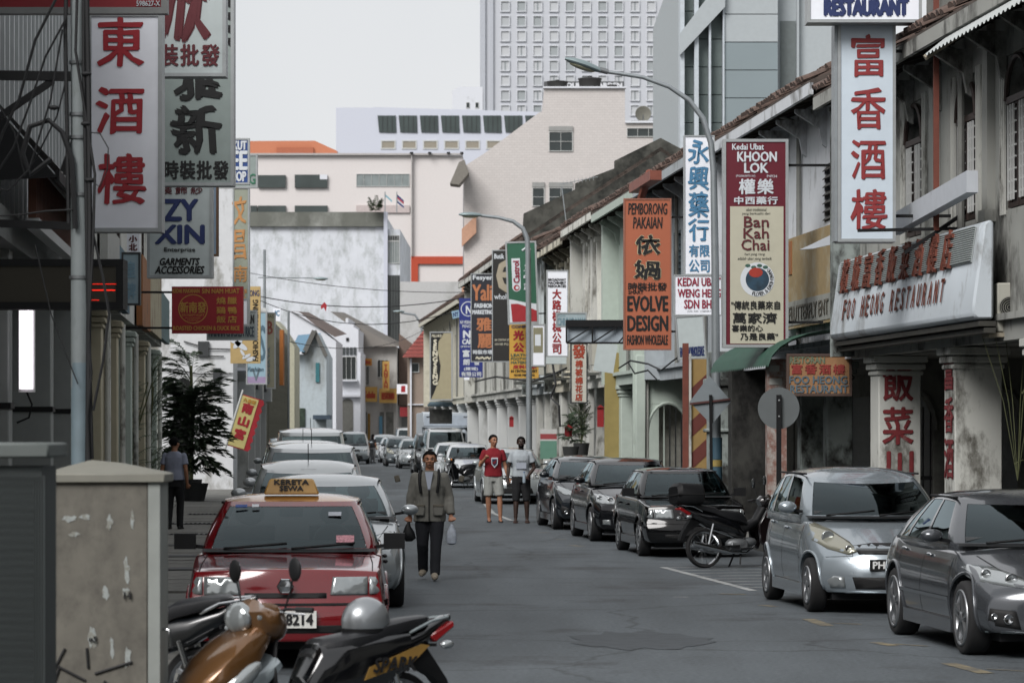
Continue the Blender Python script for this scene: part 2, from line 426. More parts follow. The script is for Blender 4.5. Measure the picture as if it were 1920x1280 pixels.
def wheel_meshes(r, w, kind):
    ty = MB().lathe([(r * .68, -w / 2 + .01), (r * .93, -w / 2), (r * .985, -w / 2 + .02), (r, -w / 2 + .05), (r, w / 2 - .05), (r * .985, w / 2 - .02), (r * .93, w / 2), (r * .68, w / 2 - .01)], 32, ax='x').mesh('wheel', rubber)
    m = MB(); rr = r * (.76 if kind == 'big' else .69); x = -w / 2 - .004
    m.lathe([(rr, x + .04), (rr, x), (rr * .95, x - .004), (rr * .90, x + .03), (rr * .88, x + .09)], 32, ax='x')
    if kind == 'big' or kind == 'five':
        n = 5
        for k in range(n):
            q = Matrix.Rotation(2 * pi * k / n, 4, 'X')
            for dd in ((-.12, .12) if kind == 'big' else (0,)):
                q2 = q @ Matrix.Rotation(dd, 4, 'X'); sw = rr * (.09 if kind == 'big' else .17)
                m.box(x + .006, x + .04, -sw, sw, rr * .12, rr * .93, q2)
        m.lathe([(rr * .24, x + .05), (rr * .22, x + .004), (0.001, x)], 16, ax='x')
    elif kind == 'cover':
        m.lathe([(rr * .9, x + .012), (rr * .7, x - .002), (rr * .3, x - .012), (0.001, x - .014)], 28, ax='x')
        for k in range(10):
            q = Matrix.Rotation(2 * pi * k / 10, 4, 'X'); m.box(x - .014, x + .012, -.012, .012, rr * .35, rr * .85, q)
    rim = m.mesh('rim', {'big': alloy, 'five': alloy, 'cover': steelgrey}[kind])
    hb = MB().lathe([(rr * .9, x + .09), (.001, x + .08)], 20, ax='x').mesh('brake_disc', M('brake', '2a2a2b', .6, metal=.5))
    return ty, rim, hb

class CarType:
    def __init__(s, p):
        s.p = p; s.parts = []            # (name, mesh, matkey, parent index or -1, location)
        p['axles'] = (-p['L'] / 2 + p['fo'], -p['L'] / 2 + p['fo'] + p['wb'])
        bme = body_mesh(p); pj = s.pj = Proj(bme); s.add('body', bme, 'paint')
        Wd, Lh, H = p['W'], p['L'], p['H']; c = p['cab']
        shell, panes, rp, roofm = cabin(p)
        sm = shell.mesh('cabin'); sm.set_sharp_from_angle(angle=radians(50)); s.add('cabin', sm, 'paint'); rm = roofm.mesh('roof'); rm.set_sharp_from_angle(angle=radians(50)); s.add('roof', rm, 'roof')
        for nme, m in panes: s.add(nme, m.mesh(nme), 'glass')
        # interior
        m = MB(); zt = c['zb'] - .01; yf, yr = c['yf'] + .12, c['yr'] - .12; wi = c['wb'] - .1
        m.box(-wi, wi, yf, yr, zt - .05, zt + .012); m.box(-wi * .95, wi * .95, yf + .1, yf + .42, zt, zt + .09)
        for sx in (-1, 1):
            for yy in (c['yf'] + (1.05 if not p.get('cabover') else .75), c['yf'] + 1.95):
                if yy > c['yrt']: continue
                m.box(sx * .37 - .22, sx * .37 + .22, yy - .06, yy + .08, zt, zt + .20); m.ell((sx * .37, yy + .02, zt + .30), (.13, .05, .10), 10, 6)
        st = Matrix.Translation((.36, yf + .5, zt + .07)) @ Matrix.Rotation(radians(-25), 4, 'X'); m.lathe([(.165, -.01), (.18, 0), (.165, .012), (.155, 0), (.165, -.01)], 20, st, ax='y')
        m.box(-.1, .1, c['yft'] + .07, c['yft'] + .09, H - .19, H - .12)
        s.add('interior', m.mesh('interior'), 'seat')
        # wheels
        ty, rim, hb = wheel_meshes(p['wr'], p.get('tw', .195), p['rim'])
        for wy in p['axles']:
            for sx in (-1, 1):
                i = s.add('wheel', ty, 'own', loc=(sx * (Wd / 2 - p.get('tw', .195) / 2 - .015), wy, p['wr']), rot=(0, 0, 0 if sx < 0 else pi))
                s.add('rim', rim, 'own', par=i); s.add('brake_disc', hb, 'own', par=i)
        # wheel arch lips
        for wy in p['axles']:
            for sx in (-1, 1):
                m = MB(); pts = []
                for k in range(0, 23):
                    a = radians(-14 + 208 * k / 22); y, z = wy + (p['wr'] + .066) * cos(a), p['wr'] + (p['wr'] + .066) * sin(a)
                    h, n = pj.hit((sx * 3, y, z), (-sx, 0, 0))
                    if h is not None and abs(h.x) > Wd * .4: pts.append(h + Vector((sx * .004, 0, 0)))
                if len(pts) > 4: m.tube(pts, .016, 6); s.add('wheel_arch', m.mesh('wheel_arch'), 'paint')
        # side trim
        zs = c['zb']
        for sx in (-1, 1):
            m = MB()
            for ln in p.get('seams', []): pj.line(ln, 'side', sx, mb=m)
            s.add('door_seam', m.mesh('door_seam'), 'seam')
            for hy, hz in p.get('handles', []):
                h, n = pj.hit((sx * 3, hy, hz), (-sx, 0, 0))
                if h is None: continue
                m = MB().ell((h.x + sx * .018, hy, hz), (.022, .085, .018), 10, 6); s.add('door_handle', m.mesh('door_handle'), p.get('handlemat', 'paint'))
            if p.get('strip'):
                z0, y0, y1, hh = p['strip']; m = pj.line([(y0, z0), (y1, z0)], 'side', sx, w=hh, out=.014); s.add('side_strip', m.mesh('side_strip'), p.get('stripmat', 'trim'))
            # sill skirt
            m = MB(); m.box(sx * (Wd / 2 - .10), sx * (Wd / 2 - .02), p['axles'][0] + p['wr'] + .07, p['axles'][1] - p['wr'] - .07, p['bot'] - .03, p['bot'] + .09); s.add('sill', m.mesh('sill'), p.get('sillmat', 'paint'))
            # mirror
            my, mz, mr = p['mirror']; wx = c['wb']
            m = MB(); m.ell((sx * (wx + .14), my, mz), (mr[0] * .88, mr[1], mr[2] * .8), 14, 8)
            if p.get('boxmirror'): m = MB().box(sx * (wx + .03), sx * (wx + .21), my - .05, my + .06, mz - .065, mz + .065)
            m2 = m.mesh('wing_mirror')
            i = s.add('wing_mirror', m2, p.get('mirrormat', 'paint'))
            m = MB().bar((sx * (wx - .03), my + .02, mz - .05), (sx * (wx + .1), my + .01, mz - .03), .05, .03); s.add('mirror_arm', m.mesh('mirror_arm'), 'black', par=i)
        # window surround line
        for sx in (-1, 1):
            m = MB(); m.tube([rp(1.0, 0) * 0 + Vector((sx * lerp(c['wb'], c['wt'], .93) * .99, lerp(c['yf'], c['yft'], .95) + .14 + k * (lerp(c['yr'], c['yrt'], .95) - lerp(c['yf'], c['yft'], .95) - .3) / 8, c['zb'] + .955 * (H - .05 - c['zb']))) for k in range(9)], .012, 5)
            s.add('drip_rail', m.mesh('drip_rail'), p.get('rail', 'black'))
        # wipers
        if not p.get('nowiper'):
            for x0, x1 in ((-.55, -.02), (.02, .55)):
                m = MB(); pts = []
                for k in range(7):
                    x = lerp(x0, x1, k / 6); yn = (x / c['wb']) ** 2 * c.get('bow', .06) * (c['yr'] - c['yf']); v = .05 + .10 * (k / 6)
                    pts.append((x, lerp(c['yf'], c['yft'], v) + yn - .05, c['zb'] + v * (H - .05 - c['zb']) + .01))
                m.tube(pts, .011, 5); s.add('wiper', m.mesh('wiper'), 'black')
        # cowl
        m = MB(); vs = []
        n = 10
        for k in range(n + 1):
            x = lerp(-c['wb'] * .95, c['wb'] * .95, k / n); yn = (x / c['wb']) ** 2 * c.get('bow', .06) * (c['yr'] - c['yf'])
            vs += [(x, c['yf'] + yn - .10, c['zb'] + .006), (x, c['yf'] + yn + .03, c['zb'] + .028)]
        m.add(vs, [(2 * k, 2 * k + 2, 2 * k + 3, 2 * k + 1) for k in range(n)], True); s.add('cowl', m.mesh('cowl'), 'black')
        # front trim
        for (nme, poly, mk, out) in p['front']:
            if nme.startswith('='):          # central piece, not mirrored
                s.add(nme[1:], pj.patch(poly, out=out).mesh(nme[1:]), mk)
            else:
                for sx in (-1, 1):
                    q = [(sx * x, z) for x, z in poly]; s.add(nme, pj.patch(q, out=out, ang=0).mesh(nme), mk)
        for (x, z, r, mk) in p.get('bulbs', []):
            for sx in (-1, 1):
                h, n = pj.hit((sx * x, -5, z), (0, 1, 0))
                if h is None: continue
                m = MB().lathe([(r, 0), (r * 1.0, -.012), (r * .86, -.014), (r * .55, -.004), (.001, 0)], 16, Matrix.Translation((h.x, h.y - .010, h.z)), ax='y')
                s.add('lamp_bowl', m.mesh('lamp_bowl'), mk)
        for (x0, x1, z, hh, mk) in p.get('slats', []):
            m = pj.line([(x0, z), (x1, z)], 'front', w=hh, out=.02, step=.05); s.add('grille_bar', m.mesh('grille_bar'), mk)
        for ln in p.get('fseams', []):
            for sx in (-1, 1): s.add('bumper_seam', pj.line([(sx * a, b) for a, b in ln], 'front', w=.008, out=.003).mesh('bumper_seam'), 'seam')
        for ln in p.get('hood', []):
            for sx in (-1, 1): s.add('bonnet_seam', pj.line([(sx * a, b) for a, b in ln], 'top', w=.009, out=.003).mesh('bonnet_seam'), 'seam')
        if p.get('plate'):
            px_, pz_, pw, ph = p['plate']; h, n = pj.hit((px_, -5, pz_), (0, 1, 0)); y = h.y - .02
            s.plate = (px_, y, pz_, pw, ph); s.pi = s.add('number_plate', MB().box(px_ - pw / 2, px_ + pw / 2, y - .008, y + .03, pz_ - ph / 2, pz_ + ph / 2).mesh('number_plate'), p.get('platemat', 'plate'))
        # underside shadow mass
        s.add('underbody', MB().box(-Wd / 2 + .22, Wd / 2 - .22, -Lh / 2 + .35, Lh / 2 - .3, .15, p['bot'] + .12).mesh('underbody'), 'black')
        for sx in (-1, 1): s.add('tail_lamp', pj.patch([(sx * Wd * .30, -.70), (sx * Wd * .44, -.70), (sx * Wd * .44, -.84), (sx * Wd * .30, -.84)], 'rear', out=.01).mesh('tail_lamp'), 'red')
    def add(s, n, me, mk, par=-1, loc=None, rot=None):
        s.parts.append((n, me, mk, par, loc, rot)); return len(s.parts) - 1
    def make(s, name, label, cat, loc, rz, paint, roof=None, gl=None, group=None, plate=None, over=None):
        keys = dict(paint=paint, roof=roof or paint, glass=gl or carglass, seat=seatmat, black=blackp, trim=blackp, seam=seamm, chrome=chrome, lamp=lampglass, lampy=lampyel, amber=amber, red=redlens, plate=platem, platew=platew, dark=M('grille_dark', '0c0c0d', .7, var=0), steel=steelgrey)
        keys.update(over or {})
        r = thing(name, label, cat, loc, rz, group); obs = []
        for n, me, mk, par, lc, rt in s.parts:
            if not me.materials: me.materials.append(None)
            o = link(n, me, obs[par] if par >= 0 else r, lc, rt)
            if mk != 'own':
                o.material_slots[0].link = 'OBJECT'; o.material_slots[0].material = keys[mk]
            obs.append(o)
        if plate and hasattr(s, 'plate'):
            x, y, z, w, h = s.plate; dk = s.p.get('platemat') == 'platew'
            text(plate, x - w * .44, x + w * .44, z - h * .30, z + h * .32, lettk if dk else lettw, obs[s.pi], y=y - .010, bold=.004)
        return r

def top_sedan(hz0, hz1, cowl, belt, deck, s_cowl, s_rear):
    return [(0, hz0), (.03, hz0 + .01), (s_cowl * .5, (hz0 + hz1) / 2 + .02), (s_cowl, cowl), (s_rear, belt), (s_rear + .02, deck), (.97, deck - .02), (1, deck - .08)]
NOSE_M = [(.15, .10), (.25, .02), (.45, 0), (.55, .02), (.68, .08), (.8, .22), (1.0, .45)]
TAIL_M = [(.2, .08), (.45, 0), (.7, .04), (.95, .14), (1.2, .2)]
def seam_set(p, doors, zb, zt):
    out = []
    for a in doors: out.append([(a, zb), (a + .01, zt)])
    out.append([(doors[0], zb), (doors[-1], zb)]); return out

TYPES = {}
def T_sport():
    """low modern saloon with a body kit"""
    p = dict(L=4.55, W=1.80, H=1.42, fo=.92, wb=2.68, wr=.325, tw=.215, rim='big', bot=.20, crown=.06, bow=.30,
             top=[(0, .66), (.03, .70), (.12, .80), (.22, .88), (.30, .95), (.78, .97), (.80, 1.0), (.97, 1.0), (1, .93)], plan=[(0, .90), (.10, .97), (.25, 1), (.8, 1), (.93, .96), (1, .90)],
             nose=[(.15, .05), (.22, .0), (.40, .02), (.55, .03), (.66, .10), (.75, .26), (1.0, .5)], tail=TAIL_M, mirror=(-.62, 1.02, (.12, .075, .075)), handlemat='chrome', stripmat='chrome', strip=(.47, -.95, .95, .03),
             cab=dict(zb=.93, yf=-1.02, yft=-.22, yr=1.80, yrt=1.05, wb=.83, wt=.60, cuts=[(.16, .42), (.45, .72), (.745, .83)], bow=.07))
    p['seams'] = [[(-.95, .3), (-.9, .9)], [(.18, .3), (.16, .9)], [(1.1, .62), (1.15, .92)], [(-.95, .3), (.95, .3)]]
    p['handles'] = [(-.05, .83), (.98, .85)]
    p['front'] = [('headlight', [(.42, .60), (.82, .66), (.86, .74), (.80, .79), (.62, .775), (.46, .70)], 'lamp', .008), ('=air_intake', [(-.48, .27), (.48, .27), (.42, .40), (-.42, .40)], 'dark', .004), ('=grille', [(-.36, .58), (.36, .58), (.40, .68), (-.40, .68)], 'dark', .004),
                  ('fog_lamp_housing', [(.54, .26), (.80, .30), (.78, .44), (.58, .42)], 'dark', .004), ('bumper_lip', [(.05, .185), (.86, .20), (.88, .235), (.05, .225)], 'trimpaint', .03)]
    p['bulbs'] = [(.56, .68, .055, 'chrome'), (.72, .715, .045, 'chrome'), (.64, .35, .045, 'chrome'), (.75, .37, .03, 'chrome')]
    p['slats'] = [(-.38, .38, .63, .03, 'chrome')]; p['hood'] = [[(.40, -2.05), (.58, -1.6), (.68, -1.12)]]; p['plate'] = (0, .5, .52, .11)
    return p
def T_hatch():
    """tall small hatchback"""
    p = dict(L=3.75, W=1.67, H=1.55, fo=.72, wb=2.44, wr=.295, tw=.18, rim='five', bot=.20, crown=.07, bow=.34,
             top=[(0, .72), (.03, .76), (.12, .87), (.20, .96), (.26, 1.03), (.95, 1.08), (1, 1.0)], plan=[(0, .88), (.12, .97), (.3, 1), (.8, 1), (.93, .96), (1, .88)],
             nose=[(.15, .06), (.25, .02), (.42, 0), (.60, .05), (.75, .15), (.88, .30), (1.05, .5)], tail=[(.2, .06), (.5, 0), (1.1, .08)], mirror=(-.62, 1.12, (.12, .08, .085)), handlemat='paint',
             cab=dict(zb=1.0, yf=-.98, yft=-.30, yr=1.80, yrt=1.45, wb=.79, wt=.63, cuts=[(.17, .44), (.47, .72), (.76, .88)], bow=.08, crown=.06, arch=.09))
    p['seams'] = [[(-.72, .3), (-.76, .98)], [(.26, .3), (.24, 1.0)], [(1.0, .62), (1.12, 1.0)], [(-.72, .3), (.85, .3)]]
    p['handles'] = [(.10, .88), (.98, .92)]
    p['front'] = [('headlight', [(.80, .92), (.79, .80), (.64, .69), (.46, .635), (.37, .67), (.41, .77), (.54, .89), (.68, .96)], 'lampy', .010), ('=grille', [(-.36, .64), (.36, .64), (.40, .73), (.20, .76), (-.20, .76), (-.40, .73)], 'dark', .004),
                  ('=air_intake', [(-.40, .27), (.40, .27), (.44, .40), (-.44, .40)], 'dark', .004), ('fog_lamp', [(.50, .28), (.64, .28), (.68, .36), (.62, .41), (.52, .40)], 'lamp', .008), ('bumper_lip', [(.02, .18), (.78, .19), (.80, .24), (.02, .23)], 'paint', .03)]
    p['bulbs'] = [(.60, .81, .07, 'lamp'), (.45, .70, .036, 'chrome')]; p['slats'] = [(-.38, .38, .695, .022, 'steel')]
    p['fseams'] = [[(.42, .66), (.42, .62), (.76, .60)]]; p['hood'] = [[(.42, -1.75), (.60, -1.4), (.70, -1.05)]]; p['plate'] = (-.02, .53, .50, .12)
    return p
def T_boxy():
    """older square-edged saloon with black bumpers and flat lamps"""
    p = dict(L=4.15, W=1.655, H=1.36, fo=.82, wb=2.38, wr=.285, tw=.175, rim='cover', bot=.20, crown=.025, bow=.13, shoulder=.94,
             top=[(0, .80), (.03, .815), (.15, .85), (.28, .90), (.78, .92), (.80, .93), (.98, .92), (1, .88)], plan=[(0, .95), (.06, .985), (.2, 1), (.85, 1), (.95, .98), (1, .94)],
             nose=[(.15, .08), (.24, .0), (.52, -.02), (.54, .05), (.70, .07), (.80, .11), (1.0, .15)], tail=[(.2, .02), (.5, 0), (.55, .06), (1.0, .1)], mirror=(-.66, .98, (.11, .06, .07)), boxmirror=True, mirrormat='black', handlemat='black', strip=(.52, -1.7, 1.9, .05),
             cab=dict(zb=.895, yf=-.92, yft=-.28, yr=1.62, yrt=1.02, wb=.765, wt=.585, cuts=[(.14, .44), (.465, .74), (.76, .84)], bow=.035, crown=.045, arch=.015))
    p['seams'] = [[(-.82, .3), (-.80, .88)], [(.16, .3), (.16, .9)], [(.98, .6), (1.05, .9)], [(-.82, .3), (.9, .3)]]
    p['handles'] = [(.05, .78), (.92, .79)]
    p['front'] = [('headlight', [(.36, .60), (.66, .60), (.66, .74), (.38, .74)], 'lamp', .012), ('corner_lamp', [(.675, .60), (.775, .61), (.765, .735), (.675, .74)], 'lamp', .012), ('=grille', [(-.33, .575), (.33, .575), (.33, .615), (-.33, .615)], 'dark', .006),
                  ('=air_intake', [(-.50, .30), (.50, .30), (.50, .36), (-.50, .36)], 'dark', .004), ('=bumper_strip', [(-.78, .515), (.78, .515), (.78, .535), (-.78, .535)], 'trimpaint', .006)]
    p['slats'] = []; p['hood'] = [[(.70, -1.98), (.70, -1.4), (.68, -1.0)]]; p['plate'] = (0, .41, .50, .135); p['platemat'] = 'platew'
    return p
def T_saloon():
    """ordinary modern saloon"""
    p = dict(L=4.5, W=1.73, H=1.45, fo=.88, wb=2.6, wr=.305, tw=.195, rim='five', bot=.20, crown=.06, bow=.28,
             top=[(0, .70), (.03, .74), (.12, .84), (.22, .92), (.29, .98), (.78, 1.0), (.80, 1.03), (.97, 1.03), (1, .96)], plan=[(0, .88), (.10, .97), (.25, 1), (.8, 1), (.93, .96), (1, .9)],
             nose=NOSE_M, tail=TAIL_M, mirror=(-.66, 1.06, (.115, .07, .075)), handlemat='paint',
             cab=dict(zb=.96, yf=-1.02, yft=-.25, yr=1.75, yrt=1.0, wb=.80, wt=.60, cuts=[(.16, .42), (.45, .72), (.745, .83)], bow=.07))
    p['seams'] = [[(-.85, .3), (-.85, .93)], [(.2, .3), (.2, .93)], [(1.02, .62), (1.1, .95)], [(-.85, .3), (.9, .3)]]
    p['handles'] = [(.05, .86), (.98, .88)]
    p['front'] = [('headlight', [(.40, .66), (.72, .66), (.83, .72), (.84, .83), (.70, .84), (.44, .78)], 'lamp', .010), ('=grille', [(-.33, .62), (.33, .62), (.37, .74), (-.37, .74)], 'dark', .004), ('=air_intake', [(-.45, .28), (.45, .28), (.40, .42), (-.40, .42)], 'dark', .004), ('fog_lamp', [(.56, .30), (.70, .31), (.70, .39), (.58, .39)], 'lamp', .006)]
    p['bulbs'] = [(.54, .73, .05, 'chrome'), (.70, .755, .045, 'chrome')]; p['slats'] = [(-.35, .35, .68, .025, 'chrome'), (-.36, .36, .735, .02, 'chrome')]; p['hood'] = [[(.42, -2.05), (.58, -1.6), (.68, -1.12)]]; p['plate'] = (0, .5, .52, .11)
    return p
def T_wedge():
    """dark wedge-nosed hatch"""
    p = T_saloon(); p.update(L=4.4, H=1.43, W=1.74); p['top'] = [(0, .66), (.03, .70), (.12, .84), (.22, .95), (.30, 1.0), (.96, 1.12), (1, 1.05)]
    p['cab'] = dict(zb=.97, yf=-1.10, yft=-.20, yr=2.1, yrt=1.35, wb=.80, wt=.60, cuts=[(.16, .42), (.45, .70), (.73, .86)], bow=.08)
    p['front'] = [('headlight', [(.38, .66), (.66, .68), (.84, .80), (.85, .88), (.74, .86), (.50, .76)], 'lampd', .010), ('=grille', [(-.40, .60), (.40, .60), (.42, .70), (-.42, .70)], 'dark', .006), ('=air_intake', [(-.50, .26), (.50, .26), (.40, .46), (-.40, .46)], 'dark', .004), ('fog_lamp_housing', [(.58, .28), (.78, .34), (.74, .48), (.62, .44)], 'dark', .004)]
    p['bulbs'] = [(.66, .35, .04, 'chrome')]; p['slats'] = [(-.40, .40, .655, .02, 'steel')]
    return p
def T_mpv():
    p = T_saloon(); p.update(L=4.6, H=1.75, W=1.76, fo=.85, wb=2.75); p['top'] = [(0, .80), (.03, .86), (.10, .96), (.18, 1.04), (.22, 1.08), (.97, 1.10), (1, 1.0)]
    p['cab'] = dict(zb=1.04, yf=-1.38, yft=-.52, yr=2.24, yrt=2.0, wb=.82, wt=.66, cuts=[(.17, .40), (.43, .66), (.69, .90)], bow=.08); p['mirror'] = (-.98, 1.15, (.12, .08, .09))
    p['front'] = [('headlight', [(.36, .74), (.70, .72), (.83, .80), (.84, .92), (.62, .88)], 'lamp', .010), ('=grille', [(-.34, .70), (.34, .70), (.34, .80), (-.34, .80)], 'dark', .004), ('=air_intake', [(-.50, .28), (.50, .28), (.46, .46), (-.46, .46)], 'dark', .004)]
    p['handles'] = [(-.3, .95), (.9, .97)]; p['hood'] = []; return p
def T_van():
    p = dict(L=4.7, W=1.70, H=1.98, fo=.85, wb=2.57, wr=.32, tw=.19, rim='cover', bot=.26, crown=.03, bow=.18, shoulder=.96,
             top=[(0, .98), (.03, 1.05), (.08, 1.14), (.98, 1.16), (1, 1.1)], plan=[(0, .92), (.08, .98), (.2, 1), (.9, 1), (1, .95)], nose=[(.2, .06), (.3, 0), (.6, 0), (.8, .05), (1.1, .22)], tail=[(.3, .02), (.5, 0), (1.1, .03)],
             mirror=(-1.75, 1.3, (.10, .06, .13)), boxmirror=False, mirrormat='black', handlemat='black', cabover=True,
             cab=dict(zb=1.10, yf=-2.08, yft=-1.45, yr=2.32, yrt=2.24, wb=.82, wt=.70, cuts=[(.14, .30), (.34, .58), (.62, .88)], bow=.045, crown=.06))
    p['seams'] = [[(-1.75, .4), (-1.72, 1.08)], [(-.75, .4), (-.72, 1.1)], [(-1.75, .4), (-.75, .4)], [(.6, .4), (.6, 1.1)]]; p['handles'] = [(-.9, 1.0)]
    p['front'] = [('headlight', [(.46, .66), (.74, .66), (.78, .82), (.52, .86)], 'lamp', .010), ('=grille', [(-.42, .70), (.42, .70), (.46, .80), (-.46, .80)], 'dark', .004), ('=air_intake', [(-.40, .34), (.40, .34), (.40, .44), (-.40, .44)], 'dark', .004)]
    p['slats'] = [(-.42, .42, .75, .03, 'chrome')]; p['hood'] = []; p['plate'] = (0, .52, .5, .11); return p
TYPES = {}
def ctype(n):
    if n not in TYPES: TYPES[n] = CarType(dict(sport=T_sport, hatch=T_hatch, boxy=T_boxy, saloon=T_saloon, wedge=T_wedge, mpv=T_mpv, van=T_van)[n]())
    return TYPES[n]
def paint(name, col, metal=.35, rough=.32, var=.03, coat=1): return M(name, col, rough, metal=metal, spec=.25 if coat < 1 else .5, var=var, vs=2, coat=coat)
STREET = atan2(.08, 1)
def anchor_pos(tp, side, px, py, rz):
    """root position so that the front wheel of one side stands on the ground point seen at (px, py)"""
    p = tp.p; g = G(px, py); l = Vector(((-1 if side == 'L' else 1) * (p['W'] / 2 - .02), p['axles'][0], 0)); l.rotate(Matrix.Rotation(rz, 3, 'Z')); return (g.x - l.x, g.y - l.y, 0)
# ================================================================ people
SKIN1 = M('skin_tan', '9c6f56', .6, var=.06, vs=12); SKIN2 = M('skin_dark', '33231c', .55, var=.08, vs=12); SKIN3 = M('skin_brown', '8c6249', .6, var=.06)
HAIR = M('hair_black', '0b0a0a', .95, spec=.15, var=.2)
def remesh(mb, name, mat, parent, vox=.012, disp=0, ds=.12, smooth=2):
    me = mb.mesh('tmpm'); o = link('tmp', me); r = o.modifiers.new('r', 'REMESH'); r.mode = 'VOXEL'; r.voxel_size = vox; r.use_smooth_shade = True
    if smooth: q = o.modifiers.new('s', 'SMOOTH'); q.iterations = smooth; q.factor = .5
    dg = bpy.context.evaluated_depsgraph_get(); m2 = bpy.data.meshes.new_from_object(o.evaluated_get(dg)); bpy.data.objects.remove(o)
    if disp:
        from mathutils import noise as N
        bm = bmesh.new(); bm.from_mesh(m2); bm.normal_update()
        for v in bm.verts:
            k = N.noise(Vector((v.co.x / ds, v.co.y / ds, v.co.z / ds * .55))) + .5 * N.noise(Vector((v.co.x / ds * 2.3, v.co.y / ds * 2.3 + 5, v.co.z / ds * 1.4)))
            v.co += v.normal * k * disp
        bm.to_mesh(m2); bm.free()
    m2.name = name; m2.materials.clear(); m2.materials.append(mat); m2.polygons.foreach_set('use_smooth', [True] * len(m2.polygons))
    return link(name, m2, parent)
def rings(mb, rs, n=18):
    """closed loft through ellipses (cx, cy, z, rx, ry)"""
    vs = []
    for cx, cy, z, rx, ry in rs:
        for k in range(n):
            a = 2 * pi * k / n; ca, sa = cos(a), sin(a); e = .82
            vs.append((cx + rx * abs(ca) ** e * (1 if ca > 0 else -1), cy + ry * abs(sa) ** e * (1 if sa > 0 else -1), z))
    fs = [tuple(reversed(range(n))), tuple((len(rs) - 1) * n + k for k in range(n))]
    for i in range(len(rs) - 1):
        for k in range(n): fs.append((i * n + k, i * n + (k + 1) % n, (i + 1) * n + (k + 1) % n, (i + 1) * n + k))
    return mb.add(vs, fs, True)
def limb(mb, pts, rad, n=10):
    mb.tube(pts, rad, n)
    for p, r in zip(pts, rad): mb.ell(p, (r, r, r), n, 6)
def hand(mb, w, d, grip=.5, side=1):
    """palm and five bent fingers from wrist w, pointing along d"""
    w, d = Vector(w), Vector(d).normalized(); up = Vector((0, -1, 0)); s = d.cross(up)
    if s.length < .1: up = Vector((1, 0, 0)); s = d.cross(up)
    s.normalize(); nrm = s.cross(d).normalized()
    pc = w + d * .045; q = Matrix((( *s, 0), (*d, 0), (*nrm, 0), (0, 0, 0, 1))).transposed(); q.translation = pc
    mb.ell((0, 0, 0), (.038, .05, .017), 10, 6, q)
    for k, ln in enumerate((.062, .072, .068, .052)):
        b = w + d * .08 + s * (-.028 + .019 * k); a1 = grip * 1.1; f1 = d * cos(a1) + nrm * sin(a1); f2 = d * cos(a1 * 2.2) + nrm * sin(a1 * 2.2)
        mb.tube([b - d * .02, b, b + f1 * ln * .5, b + f1 * ln * .5 + f2 * ln * .5], [.009, .0092, .0085, .007], 6)
    b = w + d * .025 - s * .03 * side; mb.tube([b, b - s * .028 * side + d * .028 + nrm * .01, b - s * .03 * side + d * .055 + nrm * .02], [.013, .011, .008], 6)
